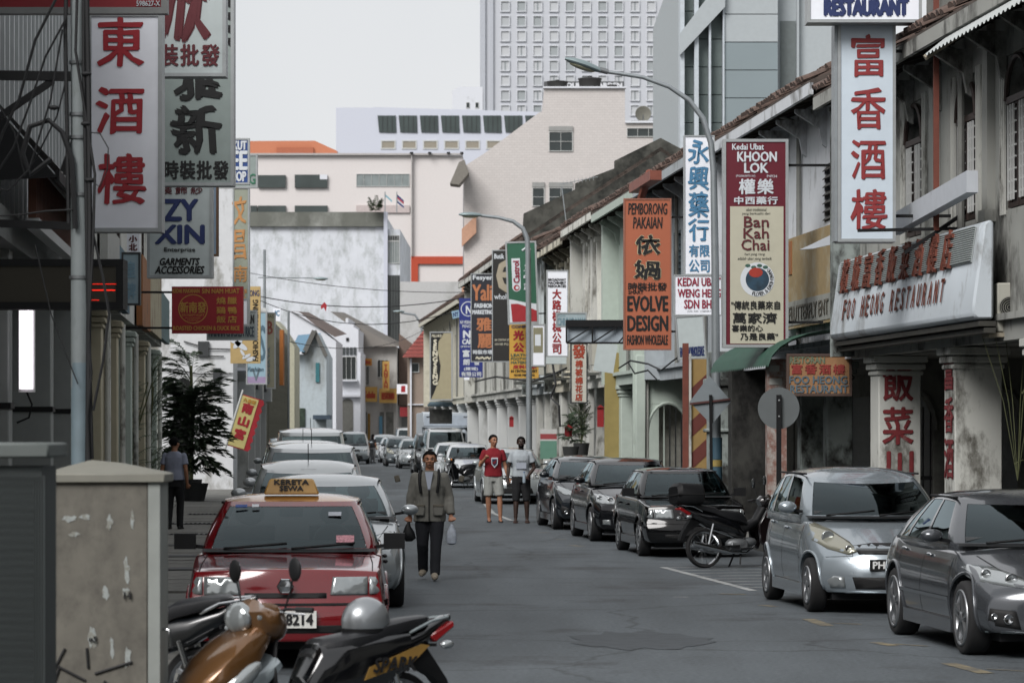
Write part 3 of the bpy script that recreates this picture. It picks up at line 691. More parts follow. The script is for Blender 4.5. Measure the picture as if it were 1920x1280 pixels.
def person(label, loc, rz, h=1.72, skin=SKIN1, pose=None, wear=None, hairlen=0, group=None, beard=None, width=1.0):
    t = thing('person', label, 'person', loc, rz, group); t.scale = (h / 1.72 * width, h / 1.72, h / 1.72)
    q = dict(ls=(.172, 0, 1.375), rs=(-.172, 0, 1.375), le=(.225, .04, 1.11), re=(-.225, .04, 1.11), lw=(.235, -.02, .87), rw=(-.235, -.02, .87), lk=(.10, -.02, .49), rk=(-.10, -.02, .49), la=(.10, .02, .085), ra=(-.10, .02, .085), lh=(.09, 0, .9), rh=(-.09, 0, .9), hd=(0, 0), turn=0, grip=(.6, .6), lean=0)
    q.update(pose or {}); V = {k: Vector(v) for k, v in q.items() if isinstance(v, tuple) and len(v) == 3}
    b = MB()
    rings(b, [(0, .01, .84, .12, .09), (0, .01, .92, .158, .105), (0, 0, 1.0, .15, .10), (0, -.005, 1.12, .138, .092), (0, -.01, 1.24, .155, .105), (0, -.005, 1.34, .165, .105), (0, .005, 1.40, .14, .08), (0, .01, 1.445, .08, .062)])
    limb(b, [(0, .01, 1.42), (0, -.002, 1.50), (0, -.008, 1.55)], [.062, .054, .054])
    hx, hy = q['hd']; H_ = Matrix.Translation((hx, hy - .012, 1.60)) @ Matrix.Scale(1.06, 4) @ Matrix.Rotation(q['turn'], 4, 'Z')
    b.ell((0, .012, .022), (.074, .092, .088), 16, 10, H_); b.ell((0, -.022, -.032), (.056, .068, .075), 14, 8, H_); b.ell((0, -.045, -.082), (.03, .032, .022), 10, 6, H_)
    b.tube([H_ @ Vector((0, -.082, .012)), H_ @ Vector((0, -.106, -.026)), H_ @ Vector((0, -.09, -.034))], [.008, .015, .010], 8)
    b.ell((0, -.086, -.056), (.024, .012, .009), 8, 6, H_); b.ell((0, -.088, .020), (.05, .012, .007), 10, 5, H_)
    for sx in (-1, 1):
        b.ell((sx * .076, .012, -.004), (.012, .022, .032), 8, 6, H_); b.ell((sx * .034, -.072, -.022), (.022, .02, .02), 8, 6, H_)
    for s_, o in (('l', 1), ('r', -1)):
        limb(b, [V[s_ + 's'], V[s_ + 's'].lerp(V[s_ + 'e'], .5), V[s_ + 'e'], V[s_ + 'e'].lerp(V[s_ + 'w'], .35), V[s_ + 'w']], [.052, .046, .038, .040, .026])
        dd = q.get(s_ + 'd') or (V[s_ + 'w'] - V[s_ + 'e']); hand(b, V[s_ + 'w'], dd, q['grip'][0 if o == 1 else 1], o)
        limb(b, [V[s_ + 'h'], V[s_ + 'h'].lerp(V[s_ + 'k'], .5), V[s_ + 'k'], V[s_ + 'k'].lerp(V[s_ + 'a'], .35), V[s_ + 'a']], [.086, .076, .054, .055, .036])
        A = V[s_ + 'a']; b.tube([A + Vector((0, .04, -.03)), A + Vector((0, -.05, -.045)), A + Vector((o * .006, -.15, -.062))], [.034, .036, .024], 8)
    body = remesh(b, 'body', skin, t, .0105, smooth=2)
    # face details
    dk = M('eye_dark', '15100e', .3, var=0); wh = M('eye_white', '8f8984', .4, var=0); lip = M('lip' + skin.name, {'skin_dark': '4d3531'}.get(skin.name, '6f453b'), .6, var=0)
    for sx in (-1, 1):
        MB().ell((sx * .031, -.083, .004), (.014, .009, .0065), 8, 6, H_).build('eye', wh, t); MB().ell((sx * .031, -.091, .004), (.0065, .004, .006), 8, 6, H_).build('pupil', dk, t)
        MB().tube([H_ @ Vector((sx * .014, -.098, .022)), H_ @ Vector((sx * .032, -.099, .029)), H_ @ Vector((sx * .05, -.085, .024))], [.004, .0055, .003], 5).build('eyebrow', HAIR, t)
    MB().tube([H_ @ Vector((-.022, -.092, -.056)), H_ @ Vector((0, -.1, -.054)), H_ @ Vector((.022, -.092, -.056))], [.004, .0065, .004], 6).build('mouth', lip, t)
    # hair: cap with irregular rim
    hb = MB(); n, m = 22, 9; vs = []; fs = []; rr = random.Random(hash(label) % 97 if False else len(label))
    for i in range(m + 1):
        for k in range(n):
            a = 2 * pi * k / n; front = -sin(a); lim = 1.02 if front > .75 else (1.22 if front > .3 else (1.75 if front > -.2 else 2.2 + hairlen)); th = lim * i / m + (rr.uniform(-.04, .04) if i == m else 0)
            g = 1.0 + rr.uniform(-.012, .02); vs.append(H_ @ Vector(((.084 * g) * sin(th) * cos(a), .012 + .103 * g * sin(th) * sin(a), .022 + (.095 + hairlen * .01) * g * cos(th))))
    for i in range(m):
        for k in range(n): fs.append((i * n + k, i * n + (k + 1) % n, (i + 1) * n + (k + 1) % n, (i + 1) * n + k))
    hb.add(vs, fs, True); hb.build('hair', HAIR, t)
    if beard:
        bb = MB(); vs = []
        for i in range(5):
            for k in range(9):
                a = radians(200 + 140 * k / 8); rz_ = lerp(-.05, -.098, i / 4); rr2 = lerp(1.0, .6, (i / 4) ** 1.5); vs.append(H_ @ Vector((.062 * rr2 * cos(a), -.02 + .078 * rr2 * sin(a) * 1.06, rz_)))
        bb.add(vs, [(i * 9 + k, i * 9 + k + 1, (i + 1) * 9 + k + 1, (i + 1) * 9 + k) for i in range(4) for k in range(8)], True); bb.build('beard', HAIR, t)
    w = wear; g = w.get('loose', 1.0)
    # top
    c = MB(); zt = w.get('hem', .92)
    rings(c, [(0, .01, zt, .178 * g, .132 * g), (0, .01, zt + .08, .174 * g, .128 * g), (0, 0, 1.12, .16 * g, .112 * g), (0, -.005, 1.25, .172 * g, .122 * g), (0, 0, 1.34, .176, .118), (0, .006, 1.405, .15, .092), (0, .01, 1.455, .085, .072)])
    for s_ in 'lr':
        a, e, wv = V[s_ + 's'], V[s_ + 'e'], V[s_ + 'w']; k = 1.0 if g < 1.05 else 1.12
        if w['sleeve'] == 'short': e2 = a.lerp(e, .62); limb(c, [a, a.lerp(e2, .5)], [.058, .060]); c.tube([a, a.lerp(e2, .5), e2], [.060, .062, .068], 12)
        else: limb(c, [a, a.lerp(e, .5), e, e.lerp(wv, .5)], [.058 * k, .056 * k, .053 * k, .050 * k]); c.tube([e.lerp(wv, .4), wv.lerp(e, .06)], [.055 * k, .047 * k], 12)
    top = remesh(c, w.get('topname', 'shirt'), w['top'], t, .011, disp=w.get('fold', .006), ds=.10)
    # bottoms
    c = MB(); rings(c, [(0, .01, .80, .15, .115), (0, .01, .9, .158, .112), (0, .01, zt + .04 if zt > .9 else .97, .152, .104)])
    for s_ in 'lr':
        hp, kn, an = V[s_ + 'h'], V[s_ + 'k'], V[s_ + 'a']; lw = w.get('legw', 1.0)
        if w['legs'] == 'long': limb(c, [hp, hp.lerp(kn, .5), kn, kn.lerp(an, .5)], [.098, .092 * lw, .074 * lw, .066 * lw]); c.tube([kn.lerp(an, .4), an + Vector((0, .01, -.02))], [.068 * lw, .062 * lw], 12)
        else:
            e = hp.lerp(kn, w.get('leglen', 1.0)) if w.get('leglen', 1) <= 1 else kn.lerp(an, w['leglen'] - 1)
            limb(c, [hp, hp.lerp(e, .5)], [.102, .098]); c.tube([hp.lerp(e, .5), e], [.098, .094 if w.get('leglen', 1) <= 1 else .074], 14)
    remesh(c, w.get('botname', 'trousers'), w['bottom'], t, .012, disp=.005, ds=.09)
    for s_, o in (('l', 1), ('r', -1)):
        A = V[s_ + 'a']; c = MB(); sh = w.get('shoe', 'shoe')
        if sh == 'shoe': c.tube([A + Vector((0, .055, -.035)), A + Vector((0, -.04, -.03)), A + Vector((o * .008, -.13, -.048)), A + Vector((o * .01, -.18, -.055))], [.038, .046, .042, .024], 10); c.ell(A + Vector((0, .03, -.03)), (.045, .055, .05), 10, 6); remesh(c, 'shoe', w['shoes'], t, .009, smooth=1)
        else: c.ell(A + Vector((o * .005, -.065, -.078)), (.048, .145, .012), 12, 6); c.tube([A + Vector((-.045, -.05, -.07)), A + Vector((o * .004, -.09, -.022)), A + Vector((.045, -.05, -.07))], .011, 6); c.build('sandal', w['shoes'], t)
    return t, V, H_

# ================================================================ motorcycles
def sect(mb, path, n=14, e=.75):
    """loft of rounded sections along x: (x, zc, half width, half height)"""
    vs = []
    for x, zc, w, h in path:
        for k in range(n):
            a = 2 * pi * k / n; ca, sa = cos(a), sin(a); vs.append((x, w * abs(ca) ** e * (1 if ca > 0 else -1), zc + h * abs(sa) ** e * (1 if sa > 0 else -1)))
    fs = [tuple(reversed(range(n))), tuple((len(path) - 1) * n + k for k in range(n))]
    for i in range(len(path) - 1):
        for k in range(n): fs.append((i * n + k, i * n + (k + 1) % n, (i + 1) * n + (k + 1) % n, (i + 1) * n + k))
    return mb.add(vs, fs, True)
def flow(mb, path, n=14, e=.8, mtx=None):
    """loft of ellipses normal to a path in the x-z plane: (x, z, half width, half thickness)"""
    vs = []
    for i, (x, z, w, h) in enumerate(path):
        a, b = path[max(i - 1, 0)], path[min(i + 1, len(path) - 1)]; t = Vector((b[0] - a[0], 0, b[1] - a[1])).normalized(); nn = Vector((-t.z, 0, t.x))
        for k in range(n):
            an = 2 * pi * k / n; ca, sa = cos(an), sin(an); p = Vector((x, w * abs(ca) ** e * (1 if ca > 0 else -1), z)) + nn * (h * abs(sa) ** e * (1 if sa > 0 else -1)); vs.append(mtx @ p if mtx else p)
    fs = [tuple(reversed(range(n))), tuple((len(path) - 1) * n + k for k in range(n))]
    for i in range(len(path) - 1):
        for k in range(n): fs.append((i * n + k, i * n + (k + 1) % n, (i + 1) * n + (k + 1) % n, (i + 1) * n + k))
    return mb.add(vs, fs, True)
def motorcycle(name, label, loc, rz, main, side, accent=None, spokes=True, scooter=False, topbox=False, plate=None, lean=0, steer=0, text_side=None, seat=None, mirrors=True):
    t = thing(name, label, 'motorcycle', loc, rz); t.rotation_euler = (lean, 0, rz)
    blk = blackp; sv = chrome; seat = seat or M('seat_vinyl', '17181b', .42, var=.12, bump=.1, bs=60)
    wb, r = 1.22, .28
    for nme, x in (('front_wheel', -wb / 2), ('rear_wheel', wb / 2)):
        w = MB().lathe([(r * .84, -.035), (r * .95, -.045), (r, -.02), (r, .02), (r * .95, .045), (r * .84, .035)], 36, Matrix.Translation((x, 0, r)), ax='y').build(nme, rubber, t)
        m = MB().lathe([(r * .84, -.03), (r * .79, -.018), (r * .79, .018), (r * .84, .03)], 36, Matrix.Translation((x, 0, r)), ax='y')
        m.lathe([(.045, -.05), (.045, .05), (.001, .05)], 14, Matrix.Translation((x, 0, r)), ax='y')
        m.build('rim', sv if spokes else alloy, w)
        m = MB()
        if spokes:
            for k in range(18):
                a = 2 * pi * k / 18; m.bar((x + .04 * cos(a + .5), .02 if k % 2 else -.02, r + .04 * sin(a + .5)), (x + r * .8 * cos(a), 0, r + r * .8 * sin(a)), .004)
        else:
            for k in range(5):
                a = 2 * pi * k / 5; m.bar((x, 0, r), (x + r * .8 * cos(a), 0, r + r * .8 * sin(a)), .03, .025)
        m.build('spokes', sv if spokes else alloy, w)
    # fork and steering head, front end turned by steer
    MS = Matrix.Translation((-wb / 2 + .26, 0, 0)) @ Matrix.Rotation(steer, 4, 'Z') @ Matrix.Translation((wb / 2 - .26, 0, 0))
    m = MB()
    for sy in (-.085, .085): m.tube([(-wb / 2, sy, r), (-wb / 2 + .13, sy, .60), (-wb / 2 + .22, sy * .6, .82)], [.024, .022, .018], 8)
    m.build('fork', sv if spokes else steelgrey, t)
    m = MB(); pts = [(-wb / 2 + (r + .03) * cos(a), r + (r + .03) * sin(a), .07, .012) for a in [radians(x) for x in (165, 140, 115, 90, 65, 45)]]; flow(m, pts); m.build('front_fender', main, t)
    hx = -wb / 2 + .27
    m = MB()
    if scooter: flow(m, [(hx - .06, 1.02, .07, .05), (hx - .095, .97, .18, .12), (hx - .06, .91, .21, .14), (hx + .04, .87, .18, .12), (hx + .11, .85, .11, .07)], mtx=MS)
    else: flow(m, [(hx - .05, 1.02, .05, .05), (hx - .07, .98, .13, .10), (hx - .03, .93, .14, .11), (hx + .05, .90, .10, .08)], mtx=MS)
    m.build('handlebar_cover', main, t)
    MB().ell((hx - .185 if scooter else hx - .165, 0, .935), (.06, .12, .10), 14, 8, MS).build('headlamp', lampglass, t)
    for sy in (-1, 1): MB().ell((hx - .135, sy * .135, .94), (.03, .04, .035), 10, 6, MS).build('indicator', lampglass if scooter else amber, t)
    for sy in (-1, 1):
        b = MB().tube([MS @ Vector(p) for p in ((hx, sy * .10, .95), (hx + .02, sy * .22, .98), (hx + .09, sy * .33, .97))], .011, 6).build('handlebar', blk, t)
        MB().tube([MS @ Vector(p) for p in ((hx + .05, sy * .27, .975), (hx + .10, sy * .37, .968))], .018, 8).build('grip', rubber, b)
        MB().tube([MS @ Vector(p) for p in ((hx - .02, sy * .20, .965), (hx - .03, sy * .27, .955), (hx + .045, sy * .36, .945))], .006, 5).build('brake_lever', sv, b)
        if mirrors:
            q = MB().tube([MS @ Vector(p) for p in ((hx + .02, sy * .2, .98), (hx + .03, sy * .24, 1.08), (hx + .03, sy * .27, 1.17))], .006, 5).build('mirror_stalk', blk, t)
            MB().ell((hx + .035, sy * .285, 1.22), (.018, .055, .075), 14, 8, MS).build('mirror', blk, q); MB().ell((hx + .048, sy * .285, 1.22), (.008, .045, .063), 14, 8, MS).build('mirror_glass', sv, q)
    # leg shield
    m = MB()
    if scooter:
        flow(m, [(hx + .02, .88, .11, .05), (hx - .08, .82, .20, .09), (hx - .20, .72, .265, .125), (hx - .33, .61, .27, .13), (hx - .44, .51, .23, .105), (hx - .53, .42, .15, .06), (hx - .58, .36, .05, .02)], e=.7); m.build('front_fairing', main, t)
        m = MB(); flow(m, [(hx - .02, .90, .03, .02), (hx - .19, .83, .04, .03), (hx - .36, .69, .035, .03), (hx - .50, .53, .02, .02)]); m.build('fairing_ridge', main, t)
        for sy in (-1, 1):
            MB().ell((0, 0, 0), (.21, .06, .065), 14, 8, Matrix.Translation((hx - .31, sy * .225, .53)) @ Matrix.Rotation(sy * .22, 4, 'Z') @ Matrix.Rotation(radians(-40), 4, 'Y')).build('running_lamp', lampglass, t)
        m = MB(); flow(m, [(hx + .02, .66, .19, .07), (hx - .12, .55, .215, .09), (hx - .26, .44, .20, .09), (hx - .36, .34, .15, .06), (hx - .36, .27, .08, .03)]); m.build('lower_fairing', M('fairing_silver', '9aa4a8', .3, metal=.2, coat=1), t)
        m = MB(); flow(m, [(hx + .03, .80, .14, .02), (hx - .02, .62, .20, .03), (hx, .40, .20, .03), (hx + .10, .27, .16, .04), (hx + .42, .25, .15, .04)]); m.build('inner_shield', blk, t)
    else:
        for sy in (-1, 1):
            m = MB(); m.prism([(hx - .12, .80), (hx - .02, .86), (hx + .16, .60), (hx + .14, .34), (hx + .02, .26), (hx - .06, .45)], sy * .13, sy * .19); m.build('leg_shield', main, t, bevel=.015)
        m = MB(); flow(m, [(hx, .84, .09, .06), (hx + .12, .66, .09, .06), (hx + .32, .55, .09, .07), (hx + .5, .56, .09, .07)]); m.build('frame_cover', blk, t)
    # main body, tail, seat
    m = MB(); sect(m, [(hx + .36, .48, .10, .08), (hx + .46, .56, .135, .14), (hx + .66, .62, .15, .13), (hx + .92, .68, .14, .10), (hx + 1.12, .76, .10, .07), (hx + 1.30, .86, .05, .04), (hx + 1.36, .89, .02, .02)]); m.build('side_cover', side, t)
    m = MB(); sect(m, [(hx + .30, .64, .10, .06), (hx + .38, .70, .14, .09), (hx + .60, .735, .16, .085), (hx + .74, .77, .14, .055), (hx + .82, .81, .13, .06), (hx + 1.0, .85, .12, .05), (hx + 1.14, .875, .10, .035), (hx + 1.18, .88, .05, .02)], e=.6); m.build('seat', seat, t)
    if scooter:
        m = MB(); sect(m, [(hx + .24, .42, .13, .14), (hx + .34, .52, .17, .24), (hx + .55, .55, .18, .26), (hx + .80, .62, .16, .20), (hx + 1.0, .70, .13, .13)], e=.6); m.build('under_seat_body', side, t)
        m = MB(); flow(m, [(hx + .06, .34, .16, .05), (hx + .2, .33, .17, .07), (hx + .36, .36, .16, .08)]); m.build('footboard', blk, t)
    if accent:
        for sy in (-1, 1):
            m = MB(); m.prism([(hx + .62, .52), (hx + .98, .62), (hx + 1.10, .72), (hx + 1.04, .73), (hx + .66, .60)], sy * .172, sy * .182); m.build('side_graphic', accent, t)
        if text_side: text(text_side, hx + .68, hx + 1.0, .565, .655, lettk, t, y=-.186, bold=.004, shear=.3)
    m = MB(); m.prism([(hx + 1.16, .78), (hx + 1.34, .87), (hx + 1.35, .83), (hx + 1.2, .73)], -.09, .09); m.build('tail_lamp', redlens, t, bevel=.01)
    for sy in (-1, 1): MB().ell((hx + 1.24, sy * .16, .72), (.05, .035, .028), 10, 6).build('indicator', lampglass, t)
    MB().bar((hx + 1.16, -.15, .72), (hx + 1.16, .15, .72), .02).build('indicator_bar', blk, t)
    m = MB(); m.prism([(hx + 1.0, .66), (hx + 1.16, .70), (hx + 1.30, .50), (hx + 1.34, .40), (hx + 1.30, .40), (hx + 1.20, .52), (hx + 1.05, .60)], -.05, .05); m.build('rear_mudguard', blk, t)
    m = MB(); m.tube([(hx + 1.0, .10, .80), (hx + 1.15, .13, .87), (hx + 1.30, .08, .89), (hx + 1.33, 0, .895), (hx + 1.30, -.08, .89), (hx + 1.15, -.13, .87), (hx + 1.0, -.10, .80)], .011, 6); m.build('grab_rail', sv if not scooter else M('rail_grey', '7d8688', .4, metal=.4), t)
    # engine, exhaust, shocks, stand
    m = MB(); m.ell((hx + .42, 0, .33), (.20, .11, .10), 14, 8); m.ell((hx + .25, 0, .36), (.14, .07, .07), 12, 8); m.box(hx + .3, hx + .56, -.10, .10, .24, .36); m.build('engine', steelgrey, t, bevel=.02)
    m = MB(); m.tube([(hx + .20, .09, .30), (hx + .35, .13, .20), (hx + .6, .15, .21), (hx + .72, .15, .24), (hx + 1.18, .16, .34)], [.014, .016, .02, .042, .045], 10); m.tube([(hx + .20, -.09, .30), (hx + .35, -.13, .20), (hx + .6, -.15, .21), (hx + .72, -.15, .24), (hx + 1.18, -.16, .34)], [.014, .016, .02, .04, .043], 10); m.build('exhaust', sv, t)
    m = MB()
    for sy in (-.12, .12): m.tube([(wb / 2, sy, r), (wb / 2 - .10, sy, .62)], .022, 8); m.bar((hx + .45, sy, .30), (wb / 2, sy, r), .035)
    m.build('shock_absorber', sv, t)
    m = MB().bar((hx + .42, -.10, .22), (hx + .46, -.24, .01), .018); m.bar((hx + .42, .10, .22), (hx + .46, .14, .04), .018); m.box(hx + .3, hx + .42, -.26, .26, .25, .27); m.build('stand', blk, t)
    if topbox:
        m = MB(); sect(m, [(hx + .98, 1.03, .16, .11), (hx + 1.02, 1.04, .21, .15), (hx + 1.34, 1.05, .21, .16), (hx + 1.40, 1.04, .16, .12)], e=.45); m.build('top_box', blk, t); MB().box(hx + .97, hx + 1.41, -.215, .215, 1.03, 1.045).build('top_box_seam', seamm, t)
    if plate:
        p_ = MB().box(hx + 1.33, hx + 1.345, -.10, .10, .52, .68).build('number_plate', platem, t)
    return t
# ================================================================ ground
asphalt = M('asphalt', '494f53', .78, var=.14, vs=.3, dirt=.42, dcol='34373a', ds=.35, hard=.08, bump=.35, bs=45)
def road_wear(m):
    """grit, oil spots and fine cracks in the asphalt"""
    n = m.node_tree; l = n.links.new; b = n.nodes['Principled BSDF']; src = b.inputs['Base Color'].links[0].from_socket; t = n.nodes.new('ShaderNodeTexCoord')
    def mul(src, fac, a, c):
        r = n.nodes.new('ShaderNodeValToRGB'); r.color_ramp.elements[0].position = a[0]; r.color_ramp.elements[1].position = a[1]; r.color_ramp.elements[0].color = (*[c[0]] * 3, 1); r.color_ramp.elements[1].color = (*[c[1]] * 3, 1); l(fac, r.inputs[0])
        x = n.nodes.new('ShaderNodeMixRGB'); x.blend_type = 'MULTIPLY'; x.inputs[0].default_value = 1; l(src, x.inputs[1]); l(r.outputs[0], x.inputs[2]); return x.outputs[0]
    g = n.nodes.new('ShaderNodeTexNoise'); g.inputs['Scale'].default_value = 22; g.inputs['Detail'].default_value = 8; l(t.outputs['Object'], g.inputs['Vector']); src = mul(src, g.outputs['Fac'], (.3, .7), (.72, 1.3))
    mp = n.nodes.new('ShaderNodeMapping'); mp.inputs['Scale'].default_value = (1.1, .16, 1); mp.inputs['Rotation'].default_value = (0, 0, .08); l(t.outputs['Object'], mp.inputs[0])
    g = n.nodes.new('ShaderNodeTexNoise'); g.inputs['Scale'].default_value = 1.1; g.inputs['Detail'].default_value = 6; l(mp.outputs[0], g.inputs['Vector']); src = mul(src, g.outputs['Fac'], (.35, .62), (.84, 1.14))
    v = n.nodes.new('ShaderNodeTexVoronoi'); v.feature = 'DISTANCE_TO_EDGE'; v.inputs['Scale'].default_value = .35; q = n.nodes.new('ShaderNodeTexNoise'); q.inputs['Scale'].default_value = 1.5; q.inputs['Detail'].default_value = 6; l(t.outputs['Object'], q.inputs['Vector'])
    ad = n.nodes.new('ShaderNodeMixRGB'); ad.inputs[0].default_value = .35; l(t.outputs['Object'], ad.inputs[1]); l(q.outputs['Color'], ad.inputs[2]); l(ad.outputs[0], v.inputs['Vector']); src = mul(src, v.outputs['Distance'], (.0, .012), (.55, 1))
    v = n.nodes.new('ShaderNodeTexVoronoi'); v.inputs['Scale'].default_value = .9; l(t.outputs['Object'], v.inputs['Vector']); src = mul(src, v.outputs['Distance'], (.03, .10), (.62, 1))
    l(src, b.inputs['Base Color'])
road_wear(asphalt)
pave = M('paving', '6a6a66', .88, var=.12, vs=2, dirt=.5, dcol='3c3c3a', ds=.8, bump=.15, bs=20)
kerbm = M('kerb_stone', '62625e', .85, var=.15, vs=3, dirt=.5, dcol='333331')
def sheet(name, pts, z, mat, kind='structure'):
    o = MB().add([(x, y, z) for x, y in pts], [tuple(range(len(pts)))]).build(name, mat); o['kind'] = kind; return o
def XR(d): return 8.96 - .08 * d          # column line of the right-hand shophouses
def XL(d): return -2.48 - .08 * d         # column line of the left-hand shophouses
sheet('ground', [(-900, -120), (900, -120), (900, 1500), (-900, 1500)], -.02, M('ground_concrete', '5a5a57', .9, dirt=.4))
sheet('road', [(XL(-60) + 1.8, -60), (XR(-60) - .9, -60), (XR(160) - .9, 160), (-6.0, 330), (-16.5, 330), (-10.2, 165), (XL(90) + 1.8, 90)], 0, asphalt)
def strip(name, f0, f1, d0, d1, z0, z1, mat):
    o = MB().add([(f0(d0), d0, z1), (f1(d0), d0, z1), (f1(d1), d1, z1), (f0(d1), d1, z1), (f0(d0), d0, z0), (f1(d0), d0, z0), (f1(d1), d1, z0), (f0(d1), d1, z0)], [(0, 1, 2, 3), (0, 1, 5, 4), (1, 2, 6, 5), (2, 3, 7, 6), (3, 0, 4, 7)]).build(name, mat); o['kind'] = 'structure'; return o
lp = strip('left_pavement', lambda d: XL(d) - 6, lambda d: XL(d) + 1.72, -60, 160, -.02, .12, pave)
strip('left_kerb', lambda d: XL(d) + 1.72, lambda d: XL(d) + 1.86, -60, 160, -.02, .13, kerbm)
strip('right_kerb', lambda d: XR(d) - .9, lambda d: XR(d) - .76, -60, 170, -.02, .14, kerbm)
strip('right_pavement', lambda d: XR(d) - .76, lambda d: XR(d) + 4, -60, 170, -.02, .15, pave)
# slabs of the left pavement, joints left open
slm = MB().box(-.58, .58, -.43, .43, 0, .03).mesh('paving_slab', None); slm.materials.append(M('slab', '706f6a', .85, var=.2, vs=1.2, dirt=.45, dcol='3a3a38', ds=1.5, bump=.2))
for i in range(46):
    d = 36 + i * .9
    for k in range(3): link('paving_slab', slm, lp, (XL(d) + 1.08 - k * 1.2, d, .118 + R.uniform(-.004, .006)), (0, 0, STREET))
gm = M('cast_iron', '26272a', .6, metal=.4)
for (px, py, w) in ((372, 996, 1.25), (392, 977, .9), (350, 1018, .8)):
    g = G(px, py); t = thing('drain_grate', {372: 'wide slotted drain grating in the left pavement behind the walking man', 392: 'slotted drain grating farther along the left pavement', 350: 'short slotted drain grating nearest the grey cabinet'}[px], 'drain grate', (g.x, g.y, .15), STREET, 'drain gratings in the pavement')
    MB().box(-w / 2, w / 2, -.25, .25, 0, .008).build('frame', gm, t)
    sl = MB().box(-.02, .02, -.2, .2, .008, .016).mesh('slot', None); sl.materials.append(seamm)
    for k in range(int(w / .085)): link('slot', sl, t, (-w / 2 + .06 + k * .085, 0, 0))
for i, (px, py) in enumerate(((340, 1040), (345, 1062), (335, 1088))):
    g = G(px, py); o = MB().box(-.5, .5, -.3, .3, 0, .012).build('manhole_cover', gm); o.location = (g.x, g.y, .15); o.rotation_euler = (0, 0, STREET)
    tag(o, ['farthest of the three flat access covers in the left pavement', 'middle one of the three flat access covers in the left pavement', 'nearest of the three flat access covers in the left pavement'][i], 'access cover', 'access covers')
# painted marks
wpaint = M('road_paint_white', '9a9c9b', .8, var=.25, vs=5, dirt=.55, dcol='4e5052', ds=3); ypaint = M('road_paint_yellow', '7a7058', .8, var=.25, vs=5, dirt=.72, dcol='4c4c4a', ds=3)
def mark(name, a, b, w, mat, z=.004):
    a, b = G(*a), G(*b); t = (b - a); t.z = 0; n = Vector((-t.y, t.x, 0)).normalized() * w / 2
    o = MB().add([(*(a - n)[:2], z), (*(b - n)[:2], z), (*(b + n)[:2], z), (*(a + n)[:2], z)], [(0, 1, 2, 3)]).build(name, mat); o['kind'] = 'structure'; return o
mark('edge_line', (1243, 1063), (1412, 1107), .11, wpaint)
for i in range(8):
    k = i / 7.5; mark('hatch_line', (1258 + 150 * k, 1064 + 40 * k), (1440 + 90 * k, 1062 + 38 * k), .07, wpaint)
for a, b, w, m in (((1350, 1113), (1398, 1114), .12, ypaint), ((1428, 1134), (1452, 1137), .12, ypaint), ((1515, 1160), (1552, 1173), .14, ypaint), ((1552, 1168), (1615, 1170), .05, ypaint), ((1640, 1204), (1676, 1210), .12, ypaint), ((1676, 1207), (1740, 1211), .05, ypaint),
                   ((1778, 1243), (1850, 1262), .14, ypaint), ((1850, 1254), (1920, 1258), .05, ypaint), ((868, 934), (886, 934), .12, wpaint), ((880, 942), (892, 942), .12, wpaint), ((898, 950), (912, 950), .12, wpaint), ((1010, 998), (1032, 998), .12, ypaint), ((1042, 1011), (1062, 1011), .12, ypaint), ((1070, 1022), (1092, 1024), .12, ypaint),
                   ((925, 962), (960, 976), .1, wpaint), ((905, 940), (925, 962), .1, wpaint), ((848, 905), (858, 905), .12, wpaint), ((1262, 1119), (1290, 1119), .05, wpaint)):
    mark('bay_mark', a, b, w, m)
g = G(1200, 1200); m = MB(); n = 28; m.add([(g.x + (.85 + .12 * sin(k * 1.7)) * cos(2 * pi * k / n) * .75, g.y + 1.5 * (.8 + .15 * sin(k * 2.3)) * sin(2 * pi * k / n), .004) for k in range(n)], [tuple(range(n))]); m.build('asphalt_patch', M('patch', '3c4145', .8, var=.2, vs=5, dirt=.5, dcol='3f4448', ds=4, hard=.1))['kind'] = 'structure'
g = G(1280, 1119)

